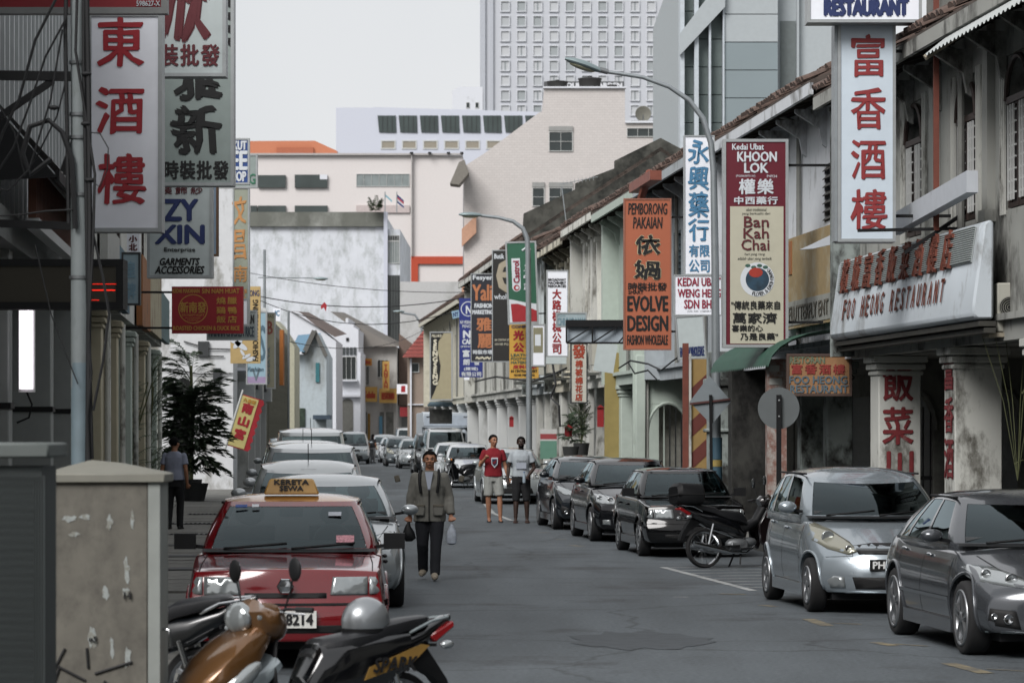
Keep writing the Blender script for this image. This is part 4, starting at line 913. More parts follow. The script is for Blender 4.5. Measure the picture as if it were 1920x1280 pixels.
# ================================================================ building helpers
class Fr:
    """vertical plane over the ground line A-B (A is the left end in the picture); local x runs A to B, local -y faces the street"""
    def __init__(s, A, B):
        s.A = Vector((*A, 0)); s.B = Vector((*B, 0)); s.D = (s.B - s.A).normalized(); s.rz = atan2(s.D.y, s.D.x); s.len = (s.B - s.A).length
    def u(s, px): k = (px - CX) / FPX; return (s.A.x - k * s.A.y) / (k * s.D.y - s.D.x)
    def d(s, px): return s.A.y + s.u(px) * s.D.y
    def z(s, px, py): return HC + (HY - py) / FPX * s.d(px)
    def ud(s, d): return (d - s.A.y) / s.D.y
def frR(df, dn, off=0): return Fr((XR(df) + off, df), (XR(dn) + off, dn))
def frF(px0, px1, d): a, b = P(px0, HY, d), P(px1, HY, d); return Fr((a.x, a.y), (b.x, b.y))
def wall_holes(mb, x0, x1, z0, z1, holes, y0=0, y1=.25):
    xs = sorted({x0, x1, *[min(max(h[i], x0), x1) for h in holes for i in (0, 1)]}); zs = sorted({z0, z1, *[min(max(h[i], z0), z1) for h in holes for i in (2, 3)]})
    solid = {}
    for i in range(len(xs) - 1):
        for k in range(len(zs) - 1):
            cx, cz = (xs[i] + xs[i + 1]) / 2, (zs[k] + zs[k + 1]) / 2
            solid[(i, k)] = not any(h[0] < cx < h[1] and h[2] < cz < h[3] for h in holes)
    for (i, k), s_ in solid.items():
        if not s_: continue
        a, b, c, d = xs[i], xs[i + 1], zs[k], zs[k + 1]
        mb.add([(a, y0, c), (b, y0, c), (b, y0, d), (a, y0, d)], [(0, 1, 2, 3)]); mb.add([(a, y1, c), (b, y1, c), (b, y1, d), (a, y1, d)], [(3, 2, 1, 0)])
        for (di, dk, q) in ((-1, 0, [(a, c), (a, d)]), (1, 0, [(b, c), (b, d)]), (0, -1, [(a, c), (b, c)]), (0, 1, [(a, d), (b, d)])):
            if not solid.get((i + di, k + dk), False): mb.add([(q[0][0], y0, q[0][1]), (q[1][0], y0, q[1][1]), (q[1][0], y1, q[1][1]), (q[0][0], y1, q[0][1])], [(0, 1, 2, 3)])
    return mb
def arch_fill(mb, x0, x1, zs, zt, y0, y1, n=9):
    """spandrels closing the top of a rectangular hole down to a half-ellipse springing at zs"""
    c, r = (x0 + x1) / 2, (x1 - x0) / 2
    for sgn in (-1, 1):
        poly = [(c + sgn * r, zt)]; poly += [(c + sgn * r * cos(a), zs + (zt - .02 - zs) * sin(a)) for a in [pi / 2 * k / n for k in range(n + 1)]] + [(c, zt)]
        mb.prism(poly, y0, y1)
    return mb
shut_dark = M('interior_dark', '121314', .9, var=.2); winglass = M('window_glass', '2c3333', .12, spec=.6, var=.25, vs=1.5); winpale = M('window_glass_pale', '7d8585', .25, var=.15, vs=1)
whitefr = M('frame_white', 'b9bbb9', .6, var=.06); brownfr = M('frame_brown', '2e211c', .6, var=.15)
def window(root, x0, x1, z0, z1, y=0, nx=2, nz=2, fm=None, pm=None, fw=.05, proud=.03, name='window'):
    fm = fm or whitefr; pm = pm or winglass; m = MB()
    m.box(x0, x0 + fw, y - proud, y + .05, z0, z1); m.box(x1 - fw, x1, y - proud, y + .05, z0, z1); m.box(x0 + fw, x1 - fw, y - proud, y + .05, z0, z0 + fw); m.box(x0 + fw, x1 - fw, y - proud, y + .05, z1 - fw, z1)
    for i in range(1, nx): x = lerp(x0, x1, i / nx); m.box(x - fw * .3, x + fw * .3, y - proud * .7, y + .04, z0 + fw, z1 - fw)
    for i in range(1, nz): z = lerp(z0, z1, i / nz); m.box(x0 + fw, x1 - fw, y - proud * .6, y + .035, z - fw * .3, z + fw * .3)
    o = m.build(name, fm, root); MB().box(x0 + fw * .5, x1 - fw * .5, y + .02, y + .03, z0 + fw * .5, z1 - fw * .5).build('pane', pm, o); return o
_slat = {}
def louvre(root, x0, x1, z0, z1, y, mat, pitch=.11, fm=None):
    m = MB(); fw = .05
    m.box(x0 - fw, x0, y - .03, y + .06, z0 - fw, z1 + fw); m.box(x1, x1 + fw, y - .03, y + .06, z0 - fw, z1 + fw); m.box(x0, x1, y - .03, y + .06, z0 - fw, z0); m.box(x0, x1, y - .03, y + .06, z1, z1 + fw)
    o = m.build('shutter', fm or mat, root); k = round(x1 - x0, 2), mat.name
    if k not in _slat:
        me = MB().box(0, x1 - x0, -.05, .05, -.006, .006, Matrix.Rotation(radians(38), 4, 'X')).mesh('louvre_slat', mat); _slat[k] = me
    for i in range(int((z1 - z0) / pitch)): link('louvre_slat', _slat[k], o, (x0, y + .03, z0 + .06 + i * pitch))
    return o
def column(root, x, w, z0, z1, mat, dep=None, cap=True, name='column'):
    dep = dep or w; m = MB(); m.box(x - w / 2, x + w / 2, 0, dep, z0, z1)
    if cap:
        for k, (a, b, c) in enumerate(((.03, .30, .24), (.06, .22, .14), (.09, .12, .02))): m.box(x - w / 2 - a, x + w / 2 + a, -a, dep + a, z1 - b, z1 - c)
        m.box(x - w / 2 - .04, x + w / 2 + .04, -.04, dep + .04, z0, z0 + .25)
    return m.build(name, mat, root, bevel=.012)
tilem = M('clay_tile', '5b4a42', .85, var=.3, vs=4, dirt=.6, dcol='2b2a27', ds=3)
_tile = {}
def tile_eave(root, x0, x1, y, z, pitch, mat, rows=3, step=.24):
    """half-round clay tiles along the eave, the lowest rows one by one"""
    if mat.name not in _tile:
        m = MB(); n = 6; vs = []; 
        for yy in (0, .42):
            for k in range(n + 1): a = pi * k / n; vs.append((.10 * cos(a), yy, .07 * sin(a)))
        m.add(vs, [(k, k + 1, n + 2 + k, n + 1 + k) for k in range(n)], True); m.add([(v[0], -.004, v[2]) for v in vs[:n + 1]], [tuple(range(n + 1))]); _tile[mat.name] = m.mesh('roof_tile', mat)
    for r_ in range(rows):
        for i in range(int((x1 - x0) / step)):
            link('roof_tile', _tile[mat.name], root, (x0 + step * (i + .5) + R.uniform(-.015, .015), y + r_ * .36 * cos(pitch), z + .02 + r_ * .36 * sin(pitch) + R.uniform(0, .05)), (pitch + R.uniform(-.06, .06), 0, R.uniform(-.12, .12))) if R.random() > .06 else None
def roof(root, L_, y0, z0, ridge_y, ridge_z, back_y, mat, th=.14, name='roof', x0=0):
    m = MB(); m.add([(x, y, z) for x in (x0, x0 + L_) for y, z in ((y0, z0), (ridge_y, ridge_z), (back_y, z0), (back_y, z0 - th), (ridge_y, ridge_z - th), (y0, z0 - th))], [(0, 1, 7, 6), (1, 2, 8, 7), (2, 3, 9, 8), (3, 4, 10, 9), (4, 5, 11, 10), (5, 0, 6, 11), (0, 5, 4, 1), (1, 4, 3, 2), (6, 7, 10, 11), (7, 8, 9, 10)]); return m.build(name, mat, root)
def gable(root, x0, x1, zb, prof, mat, name='party_wall'):
    """wall across the building whose top follows prof [(y, z), ...]"""
    m = MB(); poly = [(prof[0][0], zb)] + prof + [(prof[-1][0], zb)]; n = len(poly)
    m.add([(x0, y, z) for y, z in poly] + [(x1, y, z) for y, z in poly], [tuple(range(n)), tuple(reversed(range(n, 2 * n)))] + [(i, i + n, (i + 1) % n + n, (i + 1) % n) for i in range(n)]); return m.build(name, mat, root)

limew = M('old_limewash', 'b9bab4', .9, var=.08, vs=1.5, dirt=.47, dcol='55534c', ds=1.3, hard=.09, streak=.6, bump=.1, bs=15)
white = M('white_wall', 'c0c3c2', .9, var=.05, vs=.8, dirt=.35, dcol='74756f', ds=.6, streak=.7)
grimy = M('grimy_plaster', '8b9390', .92, var=.12, vs=2, hard=.10, dirt=.66, dcol='23211e', ds=1.4, streak=.45, bump=.2, bs=12)
mossy = M('mossy_wall', '4a4a45', .95, var=.3, vs=3, dirt=.7, dcol='1f201d', ds=1.1, bump=.3, bs=10)
mint = M('mint_wall', 'aab5ac', .9, var=.05, dirt=.35, dcol='5f635c', ds=.8, streak=.6)
cream = M('cream_wall', 'a9a28c', .9, var=.05, dirt=.3, dcol='6a6658', streak=.5)
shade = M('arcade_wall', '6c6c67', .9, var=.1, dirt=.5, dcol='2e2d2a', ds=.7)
rooftop = M('old_roof', '4f4640', .9, var=.25, vs=2, dirt=.6, dcol='262421', ds=1.5)
def shop_right(name, label, df, dn, eave, wallm, colm, cols_d, holes=(), pil=(), ridge=None, gabm=None, zf=3.05, capc=True, colw=.5, back=9, openings=True, rows=3, tile=None, gfar=.35, shut=None):
    fr = frR(df, dn)
    if pil == 'cols': pil = [(fr.ud(q_), colw * .8, zf + .3, eave - .15) for q_ in cols_d] + [(fr.ud(q_) + 1.3, .2, 4.2, eave - .3) for q_ in cols_d]
    t = thing(name, label, 'shophouse', (fr.A.x, fr.A.y, 0), fr.rz); L_ = fr.len; ridge = ridge or eave + 2.1
    m = MB(); wall_holes(m, 0, L_, zf, eave, holes, 0, .3)
    for h in holes:
        if len(h) > 4: arch_fill(m, h[0], h[1], h[4], h[3], .02, .28)
    m.build('upper_wall', wallm, t)
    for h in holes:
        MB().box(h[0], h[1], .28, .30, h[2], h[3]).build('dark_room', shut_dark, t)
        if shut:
            for a, b in ((h[0] + .05, (h[0] + h[1]) / 2 - .02), ((h[0] + h[1]) / 2 + .02, h[1] - .05)): louvre(t, a, b, h[2] + .06, (h[4] if len(h) > 4 else h[3]) - .06, .03, shut, .13)
    for i in range(int(L_ / 5)): x = 2.5 + i * 5 + R.uniform(-.5, .5); MB().tube([(x, -.06, zf + .3), (x, -.06, eave - .2), (x, -.5, eave - .05)], .045, 6).build('downpipe', M('pipe_grey', '6f706c', .7, var=.1), t)
    for x, w, z0, z1 in pil: 
        MB().box(x - w / 2, x + w / 2, -.10, 0, z0, z1).box(x - w / 2 - .05, x + w / 2 + .05, -.16, 0, z1 - .25, z1 - .12).box(x - w / 2 - .04, x + w / 2 + .04, -.14, 0, z0, z0 + .15).build('pilaster', wallm, t)
    MB().box(0, L_, -.08, 0, zf - .02, zf + .22).box(0, L_, -.16, 0, zf + .22, zf + .30).build('string_course', wallm, t)
    for cdp in cols_d: column(t, fr.ud(cdp), colw, .15, zf, colm, cap=capc)
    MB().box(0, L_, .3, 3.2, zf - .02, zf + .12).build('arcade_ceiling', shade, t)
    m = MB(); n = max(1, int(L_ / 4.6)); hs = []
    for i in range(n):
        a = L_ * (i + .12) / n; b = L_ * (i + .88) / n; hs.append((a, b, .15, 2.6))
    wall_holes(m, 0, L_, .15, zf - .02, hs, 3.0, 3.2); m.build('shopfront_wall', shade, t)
    for a, b, c, d in hs:
        o = MB().box(a, b, 3.12, 3.16, c, d).build('folding_shutter', M('shutter_grey', '55575a', .6, var=.15), t); sl = MB().box(0, b - a, -.012, 0, 0, .05).mesh('shutter_rib', o.data.materials[0])
        for k in range(12): link('shutter_rib', sl, o, (a, 3.12, c + .1 + k * .2))
    roof(t, L_ , -.65, eave + .02, 4.2, ridge, back, rooftop)
    MB().box(0, L_, -.66, -.60, eave - .20, eave - .02).build('fascia_board', wallm, t)
    me = MB().bar((0, -.58, eave - .14), (0, .3, eave + .12), .08, .10).mesh('rafter', M('old_timber', '3a332d', .85, var=.2))
    for k in range(int(L_ / .9)): link('rafter', me, t, (.4 + k * .9, 0, 0))
    me = MB().prism([(0, 0), (0, -.6), (.07, -.55), (.12, -.3), (.5, -.06), (.5, 0)], -.05, .05, Matrix.Rotation(radians(-90), 4, 'Z')).mesh('eave_bracket', wallm)
    for k in range(int(L_ / 1.8)): link('eave_bracket', me, t, (.5 + k * 1.8, 0, eave - .2))
    tile_eave(t, 0, L_, -.66, eave + .04, atan2(ridge - eave, 4.9), tile or tilem, rows)
    pf = [(-.4, eave + gfar - .1), (4.2, ridge + gfar), (back, eave + gfar)]
    gable(t, 0, .3, .0 if False else zf, pf, gabm or wallm)
    # body behind the shop wall
    MB().box(0.01, L_ - .01, 3.25, back, 0, eave - .3).build('rear_rooms', shade, t)
    return t, fr

# ---- right side, near to far
frX = frR(20, 36)
fr1 = frR(47.3, 34.5)
def w1(dc, w=1.25, z0=4.6, z1=6.45): u = fr1.ud(dc); return (u - w / 2, u + w / 2, z0, z1, z1 - .55)
R1, fr1 = shop_right('restaurant_shophouse', 'weathered two-storey shophouse with arched brown windows behind the white rooftop-lettered sign box', 47.3, 34.5, 6.95, M('restaurant_wall', '969792', .9, var=.08, vs=1.5, hard=.1, dirt=.5, dcol='2f2d29', ds=.9, streak=.6), limew, [45.9, 40.9, 36.4],
    holes=[w1(43.1), w1(39.9), w1(37.2)], pil=[(fr1.ud(x), .26, 4.5, 6.9) for x in (41.6, 38.5, 35.8, 44.8)], colw=.62, gabm=grimy, gfar=.3)
for dc in (43.1, 39.9, 37.2):
    u = fr1.ud(dc)
    for s_ in (-1, 1):
        o = window(R1, u + s_ * .29 - .26, u + s_ * .29 + .26, 4.62, 5.9, .04, 1, 1, brownfr, M('door_panel', '241b18', .6), fw=.06, name='window_leaf')
        m = MB()
        for k in (-.13, 0, .13): m.box(u + s_ * .29 + k - .013, u + s_ * .29 + k + .013, -.03, -.008, 4.7, 5.84)
        for k in range(8): m.box(u + s_ * .29 - .2, u + s_ * .29 + .2, -.012, .006, 4.78 + k * .14, 4.80 + k * .14)
        m.build('muntin', whitefr, o)
    m = MB(); m.tube([(u + .55 * cos(a), -.01, 5.9 + .5 * sin(a)) for a in [pi * k / 10 for k in range(11)]], .035, 6); m.box(u - .55, u + .55, -.02, .08, 5.86, 5.94); m.build('fanlight_frame', brownfr, R1)
    for s_ in (-1, 1):
        for k in range(3): MB().box(u + s_ * (.62 + k * .09) - .02, u + s_ * (.62 + k * .09) + .02, -.03, 0, 4.55, 6.5).build('fluted_trim', limew, R1)
# cross wall with arches closing the far end of the restaurant arcade
def crosswall(root_label, d, x0, x1, zt, arches, mat, name='arcade_cross_wall', th=.3, label=None):
    t = thing(name, label or root_label, 'arch wall', (0, d, 0)); m = MB(); wall_holes(m, x0, x1, .15, zt, [(a, b, .15, c) for a, b, s_, c in arches], 0, th)
    for a, b, s_, c in arches: arch_fill(m, a, b, s_, c, .01, th - .01)
    m.build('wall', mat, t)
    for a, b, s_, c in arches:
        q = MB().tube([((a + b) / 2 + ((b - a) / 2 + .04) * cos(x), -.02, s_ + (c - s_ + .02) * sin(x)) for x in [pi * k / 12 for k in range(13)]], .04, 6).build('arch_moulding', mat, t)
    return t
k = 47.4 / FPX
t = crosswall('', 47.45, XR(47.4) + .5, XR(47.4) + 3.1, 3.02, [((1686 - CX) * k, (1752 - CX) * k, 1.95, 2.5), ((1850 - CX) * k, (1915 - CX) * k, 1.95, 2.55)], shade, label='shadowed cross wall with two arches at the end of the restaurant arcade')
m = MB()
for a in range(5): m.box((1690 + a * 14 - CX) * k, (1693 + a * 14 - CX) * k, .1, .13, .15, 2.3)
m.box((1688 - CX) * k, (1750 - CX) * k, .09, .12, 1.2, 1.26); m.build('iron_grille', blackp, t)

fr2 = frR(59.3, 47.6)
R2, fr2 = shop_right('tiled_shophouse', 'white shophouse with ragged clay tile eave and a louvred window', 59.3, 47.6, 7.22, M('white_upper', 'c6cace', .85, var=.04, dirt=.42, dcol='5d5c56', ds=1.1, hard=.1, streak=.7), grimy, [52.3, 49.9],
    holes=[(fr2.u(1546), fr2.u(1568), 5.25, 6.15)], colw=.4, rows=4, gfar=.15)
for i in range(7):
    MB().box(0, fr2.u(1568) - fr2.u(1546), -.09, .01, -.006, .006, Matrix.Translation((fr2.u(1546), .03, 5.33 + i * .13)) @ Matrix.Rotation(radians(45), 4, 'X')).build('louvre_slat', M('old_slat', '3c3b38', .7, var=.2), R2)
MB().box(fr2.u(1560), fr2.u(1590), 1.5, 2.4, 7.6, 8.75).build('roof_block', M('grey_render', '6a6a66', .95, var=.15, dirt=.5), R2)
# blotched square pier between the two roofs
t = thing('weathered_pier', 'tall blotched plaster pier with peeling paint and black stains beside the lamp post', 'pier', (XR(58.9), 58.9, 0), fr2.rz)
MB().box(-.1, .62, -.6, 0, .15, 3.4).box(-.16, .68, -.66, .06, 1.9, 1.97).box(-.16, .68, -.66, .06, 2.75, 2.9).build('shaft', grimy, t, bevel=.02)
MB().box(-.2, 1.1, -.3, .4, .15, 3.3).build('rear_shaft', M('black_stained', '3a3a37', .95, dirt=.75, dcol='121211', ds=2, streak=.6), t)
fr3 = frR(70.2, 59.5)
R3, fr3 = shop_right('gutter_shophouse', 'shophouse with orange gutter pipe behind the hanging pharmacy signs', 70.2, 59.5, 7.3, M('pale_bluewall', '9fa6aa', .9, dirt=.35, dcol='5a5a57', streak=.6), grimy, [64.5], holes=[(2, 3.2, 4.4, 6.2), (5.5, 6.7, 4.4, 6.2)], gfar=.2, shut=M('shutter_bluegrey', '59666c', .8, var=.1))
m = MB(); m.tube([(fr3.u(1284), -.75, 7.35), (fr3.u(1272), -.8, 6.9), (fr3.u(1272), -.7, 6.4), (fr3.u(1283), -.5, 5.9)], .09, 8); m.box(fr3.u(1256), fr3.u(1300), -.9, -.66, 7.1, 7.3); m.build('gutter', M('orange_pipe', '7a4334', .6, var=.15), R3)
corr = M('corrugated_pale', 'a4a9ab', .6, var=.08, dirt=.3, dcol='6f6d68')
def corrugated(mb, x0, x1, f, n, amp=.03):
    """sheet ribbed across x; f(v, h) gives (y, z) for v in 0..1"""
    cols = max(4, int((x1 - x0) / .05)); vs = []
    for i in range(cols + 1):
        x = lerp(x0, x1, i / cols); h = amp * sin(i * pi / 2 + .78)
        for j in range(n + 1): y, z = f(j / n); vs.append((x, y, z + h))
    return mb.add(vs, [(i * (n + 1) + j, (i + 1) * (n + 1) + j, (i + 1) * (n + 1) + j + 1, i * (n + 1) + j + 1) for i in range(cols) for j in range(n)], False)
fr4 = frR(79, 70.4)
R4, fr4 = shop_right('mint_shophouse', 'pale mint shophouse behind the orange clothing sign', 79, 70.4, 7.32, mint, mint, [78.4, 73.6], holes=[(1.2, 1.9, 4.6, 6.2, 5.9), (4.6, 5.3, 4.6, 6.2, 5.9)], gfar=.1)
k = 70.3 / FPX
t = crosswall('', 70.3, (1187 - CX) * k, (1330 - CX) * k, 4.0, [((1217 - CX) * k, (1289 - CX) * k, 1.85, 2.52)], mint, label='pale mint wall with a tall dark arch beyond the black saloon')
MB().box((1191 - CX) * k, (1210 - CX) * k, -.2, 0, .15, 3.6).build('pilaster', mint, t, bevel=.02)
MB().tube([((1213 - CX) * k, -.08, .15), ((1213 - CX) * k, -.08, 3.2)], .04, 8).build('downpipe', limew, t)
for i in range(4): MB().box((1238 + i * 11 - CX) * k, (1246 + i * 11 - CX) * k, .6, .66, .15, 2.6).build('door_board', M('board_grey', '77766f', .8, var=.2, dirt=.4), t)
limes = [M('bright_lime', 'cbcbc4', .9, var=.05, dirt=.42, dcol='605d54', ds=1.2, hard=.1, streak=.7), M('bright_lime_warm', 'c6c1b0', .9, var=.05, dirt=.5, dcol='57544b', ds=1.0, hard=.08, streak=.6), M('bright_lime_cool', 'bcc3c4', .9, var=.05, dirt=.46, dcol='565651', ds=1.4, hard=.1, streak=.7)]
for i, (df, dn, ev, cl, lb) in enumerate(((87, 79.2, 7.42, [81.5, 84.2, 86.2], 'nearest of the three white shophouses with slim arched niches and ragged eave'), (95, 87.2, 7.25, [88.8, 91.4, 94], 'middle one of the three white arched-niche shophouses, warm stained plaster'), (103, 95.2, 7.6, [96.8, 99.4, 102], 'farthest of the three white arched-niche shophouses, below the mossy gable'))):
    hs = [(x, x + .6, 4.4, 6.3, 6.0) for x in (.5, 3.0, 5.9)]
    t_, fr5 = shop_right('white_shophouse', lb, df, dn, ev, limes[i], limew, cl, holes=hs, pil='cols', colw=.7, capc=False, gfar=.42, gabm=grimy if i else limew, ridge=ev + 1.9 + .3 * (i % 2), shut=M('shutter_olive', '6c6d63', .8, var=.1) if i == 1 else M('shutter_bluegrey', '59666c', .8, var=.1))
    t_['group'] = 'white shophouses with arched niches'
    for j in range(2): MB().box(1 + j * 4.2, 1.8 + j * 4.2, -.42, -.1, 3.6, 4.15).box(.95 + j * 4.2, 1.85 + j * 4.2, -.1, 0, 3.5, 3.56).build('air_unit', M('ac_case', 'a5a49a', .5, var=.04, dirt=.25), t_)
    MB().box(3.0, 4.6, -.9, -.02, 3.35, 3.42).build('canopy_board', M('canopy_dark', '4e504c', .8, var=.2), t_)
fr6 = frR(132, 103.2)
R6, fr6 = shop_right('mossy_gable_shophouse', 'taller shophouse whose blackened mossy side wall rises behind the white row', 132, 103.2, 8.0, limew, white, [104.5, 109, 114, 119, 124, 129], holes=[(x, x + .9, 4.6, 6.4) for x in (3, 9, 15, 21, 26)], ridge=11.2, shut=M('shutter_drab', '6b6a60', .8, var=.1))
pf = [(-.35, 8.2), (-.3, 9.0), (1.4, 9.8), (1.4, 10.0), (2.7, 10.5), (2.7, 10.75), (4.2, 11.5), (9, 9.0)]
gable(R6, fr6.len - .35, fr6.len, 3.1, pf, mossy, 'gable_wall')
fr7 = frR(165, 132.5)
R7, fr7 = shop_right('far_right_shophouse', 'last pale shophouse on the right beyond the box truck', 165, 132.5, 7.4, M('pale_far_wall', 'b9b6a8', .9, dirt=.35, dcol='77746a', streak=.6), white, [136, 142, 148, 154, 160], holes=[(x, x + 1, 4.4, 6.2) for x in (4, 12, 20, 27)])
# yellow pier and red-and-yellow striped hoarding
t = tag(MB().box((1133 - CX) * 79 / FPX, (1164 - CX) * 79 / FPX, 78.6, 79.0, .15, 3.85).build('yellow_pier', M('ochre', '8a7c4c', .9, var=.06, dirt=.2, dcol='5f5738')), 'ochre yellow flat pier right of the potted shrub', 'pier')
d = 60.3; k = d / FPX; x0, x1 = (1292 - CX) * k, (1336 - CX) * k
t = thing('striped_hoarding', 'hoarding with diagonal brick red and mustard stripes', 'hoarding', (0, d, 0))
MB().box(x0, x1, 0, .06, .15, 3.3).build('board', M('mustard', '8f7648', .85, var=.06, dirt=.2), t)
m = MB(); W_ = x1 - x0
for i in range(7):
    z = -.1 + i * .62; pts = [(x0, z), (x1, z + .42), (x1, z + .74), (x0, z + .32)]; pts = [(a, min(max(b, .16), 3.28)) for a, b in pts]
    if pts[1][1] - pts[2][1] < -.01: m.prism(pts, -.008, 0)
m.build('stripes', M('brick_red', '5e2f28', .85, var=.08), t)
MB().box((1280 - CX) * k, (1291 - CX) * k, -.05, .1, .15, 3.6).build('post', M('rust_post', '6b3a2e', .8, var=.15), t); MB().box((1291.5 - CX) * k, (1296 - CX) * k, -.06, -.0, .15, 3.4).build('white_edge', limew, t)
# unseen shophouses beside and behind the viewer, added to shade the near street
for nm, lb, f, s_, d0, d1 in (('unseen_right_shophouse', 'plain unseen shophouse on the right beside the camera', XR, 1, -30, 34.2), ('unseen_left_shophouse', 'plain unseen shophouse on the left behind the camera', XL, -1, -30, 3)):
    fr = Fr((f(d1), d1), (f(d0), d0)) if s_ > 0 else Fr((f(d0), d0), (f(d1), d1)); t = thing(nm, lb, 'shophouse', (fr.A.x, fr.A.y, 0), fr.rz); n = 10; L_ = fr.len
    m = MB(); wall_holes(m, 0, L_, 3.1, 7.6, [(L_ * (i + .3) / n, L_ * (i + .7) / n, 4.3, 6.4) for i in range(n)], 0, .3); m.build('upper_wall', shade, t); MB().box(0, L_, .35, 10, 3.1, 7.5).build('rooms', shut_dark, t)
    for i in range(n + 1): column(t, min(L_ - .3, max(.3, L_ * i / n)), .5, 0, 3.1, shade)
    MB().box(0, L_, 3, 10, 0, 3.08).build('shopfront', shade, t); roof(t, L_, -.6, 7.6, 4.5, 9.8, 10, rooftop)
# ================================================================ left side
def column_l(root, x, w, z1, mat, z0=.12): return column(root, x, w, z0, z1, mat)
# modern clad building nearest on the left
f = Fr((XL(22.4), 22.4), (XL(46.5), 46.5)); LA = thing('clad_building', 'modern building clad in grey metal panels behind the utility pole', 'building', (f.A.x, f.A.y, 0), f.rz); Lf = f.len
clad = M('metal_cladding', '7f8485', .45, metal=.25, var=.08, vs=1, dirt=.15); clad2 = M('metal_cladding_pale', 'b0b4b5', .4, metal=.25, var=.05); panelg = M('panel_grey', '5d615f', .7, var=.06, dirt=.2)
MB().box(0, Lf, .25, 6, 3.95, 8.7).build('upper_wall', clad, LA); MB().box(0, Lf, -.1, .25, 3.75, 4.05).build('fascia', panelg, LA)
me = MB().box(0, .42, 0, .06, 0, 4.6).mesh('cladding_panel', clad); me2 = MB().box(0, .10, -.07, .05, 0, 4.6).mesh('cladding_rib', clad2)
for i in range(int(Lf / .62)): link('cladding_panel', me, LA, (i * .62, .18, 4.1)); link('cladding_rib', me2, LA, (i * .62 + .46, .2, 4.1))
MB().box(0, Lf, 2.6, 2.9, .12, 3.8).build('shopfront_wall', panelg, LA)
for i in range(7): MB().box(i * 3.4 + 1, i * 3.4 + 3.4, 2.55, 2.6, .2, 2.5).build('shopfront_panel', M('panel_mid', '6f7371', .6, var=.05), LA); MB().box(i * 3.4 + 1, i * 3.4 + 3.4, 2.5, 2.55, 2.15, 2.25).build('dark_rail', blackp, LA)
for px in (20, 98, 140): x = f.u(px); column(LA, x, .46, .12, 3.8, M('panel_column', '868a88', .6, var=.05), cap=False); MB().box(x - .25, x + .25, -.02, .48, 2.18, 2.24).build('black_band', blackp, LA)
# arcaded row further on
f = Fr((XL(46.8), 46.8), (XL(79), 79)); t = thing('left_arcade_shophouse', 'pale arcaded shophouses on the left above the potted bamboo', 'shophouse', (f.A.x, f.A.y, 0), f.rz); Lf = f.len; LB, fB = t, f
m = MB(); hs = [(x, x + 1.3, 5.0, 6.6) for x in (2, 7.5, 13, 19, 25)]; wall_holes(m, 0, Lf, 4.0, 7.6, hs, 0, .3); m.build('upper_wall', limew, t)
for h in hs: window(t, *h, y=.03, nx=2, nz=2, fm=brownfr)
for i, px in enumerate((192, 221, 247, 272, 294)):
    x = f.u(px); column(t, x, .62, .12, 3.85, cream if i in (0, 1, 3) else mint, dep=.7); MB().tube([(x + .5, -.06, .12), (x + .5, -.06, 3.8)], .05, 8).build('downpipe', limew, t)
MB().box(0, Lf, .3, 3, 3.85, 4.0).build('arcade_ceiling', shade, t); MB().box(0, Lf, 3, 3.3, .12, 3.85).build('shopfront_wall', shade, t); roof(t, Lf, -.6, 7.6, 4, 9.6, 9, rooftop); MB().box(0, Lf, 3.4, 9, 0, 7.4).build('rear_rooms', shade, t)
hc = [M('board_faded_white', '9c9d99', .8, dirt=.4), M('board_blue', '46606e', .8, dirt=.4, dcol='8a8f90'), M('board_orange', '8a5a34', .8, dirt=.4, dcol='40332a'), M('board_cream', 'a09880', .8, dirt=.5, dcol='6a4a38'), M('board_teal', '5d7477', .8, dirt=.4)]
for i, (a, b, z0, z1) in enumerate(((182, 206, 3.95, 5.1), (206, 226, 4.0, 5.0), (252, 268, 4.0, 5.4), (268, 290, 4.05, 5.5), (290, 306, 4.1, 5.2))):
    x0, x1 = f.u(a), f.u(b); fr_ = f; o = MB().box(0, x1 - x0, -.16, -.04, 0, z1 - z0).build('fascia_board', hc[i]); o.parent = None
    o.location = f.A + f.D * x0 + Vector((0, 0, z0)); o.rotation_euler = (0, 0, f.rz)
    tag(o, ['faded white shop board on the left arcade, nearest the utility pole', 'weathered blue shop board on the left arcade', 'rust orange shop board on the left arcade', 'torn cream shop board on the left arcade above the arcade columns', 'dull teal shop board at the far end of the left arcade'][i], 'shop board', 'faded boards above the left arcade')
# sloping awning on the clad building
f = Fr((XL(24), 24), (XL(44), 44)); x0, x1 = f.u(-10), f.u(72); t = thing('lean_to_awning', 'striped lean-to awning on dark brackets under the tangled cables', 'awning', f.A + f.D * x0, f.rz)
m = MB(); corrugated(m, 0, x1 - x0, lambda v: (-.6 * v, lerp(5.05, 4.4, v)), 4, .02); m.build('sheet', M('awning_pale', '8f8a88', .6, var=.1, dirt=.35, dcol='4c3b36', ds=3), t)
MB().prism([(0, 5.0), (0, 4.3), (-.58, 4.33)], 0, .05, Matrix.Rotation(radians(90), 4, 'Z')).prism([(0, 5.0), (0, 4.3), (-.58, 4.33)], -(x1 - x0), -(x1 - x0) + .05, Matrix.Rotation(radians(90), 4, 'Z')).box(0, x1 - x0, -.6, -.56, 4.3, 4.4).build('side_panel', blackp, t)
me = MB().box(-.035, .035, -.04, .04, 0, .5).mesh('baluster', M('terracotta_rail', '5c3b2e', .8, var=.2))
t = thing('balustrade', 'terracotta balustrade below the lean-to awning', 'balustrade', f.A + f.D * f.u(2) + Vector((0, 0, 3.95)), f.rz); n = int((f.u(100) - f.u(2)) / .2)
for i in range(n): link('baluster', me, t, (i * .2, -.3, .05))
MB().box(0, n * .2, -.36, -.24, .55, .62).box(0, n * .2, -.36, -.24, -.05, .05).build('rail', clad2, t)
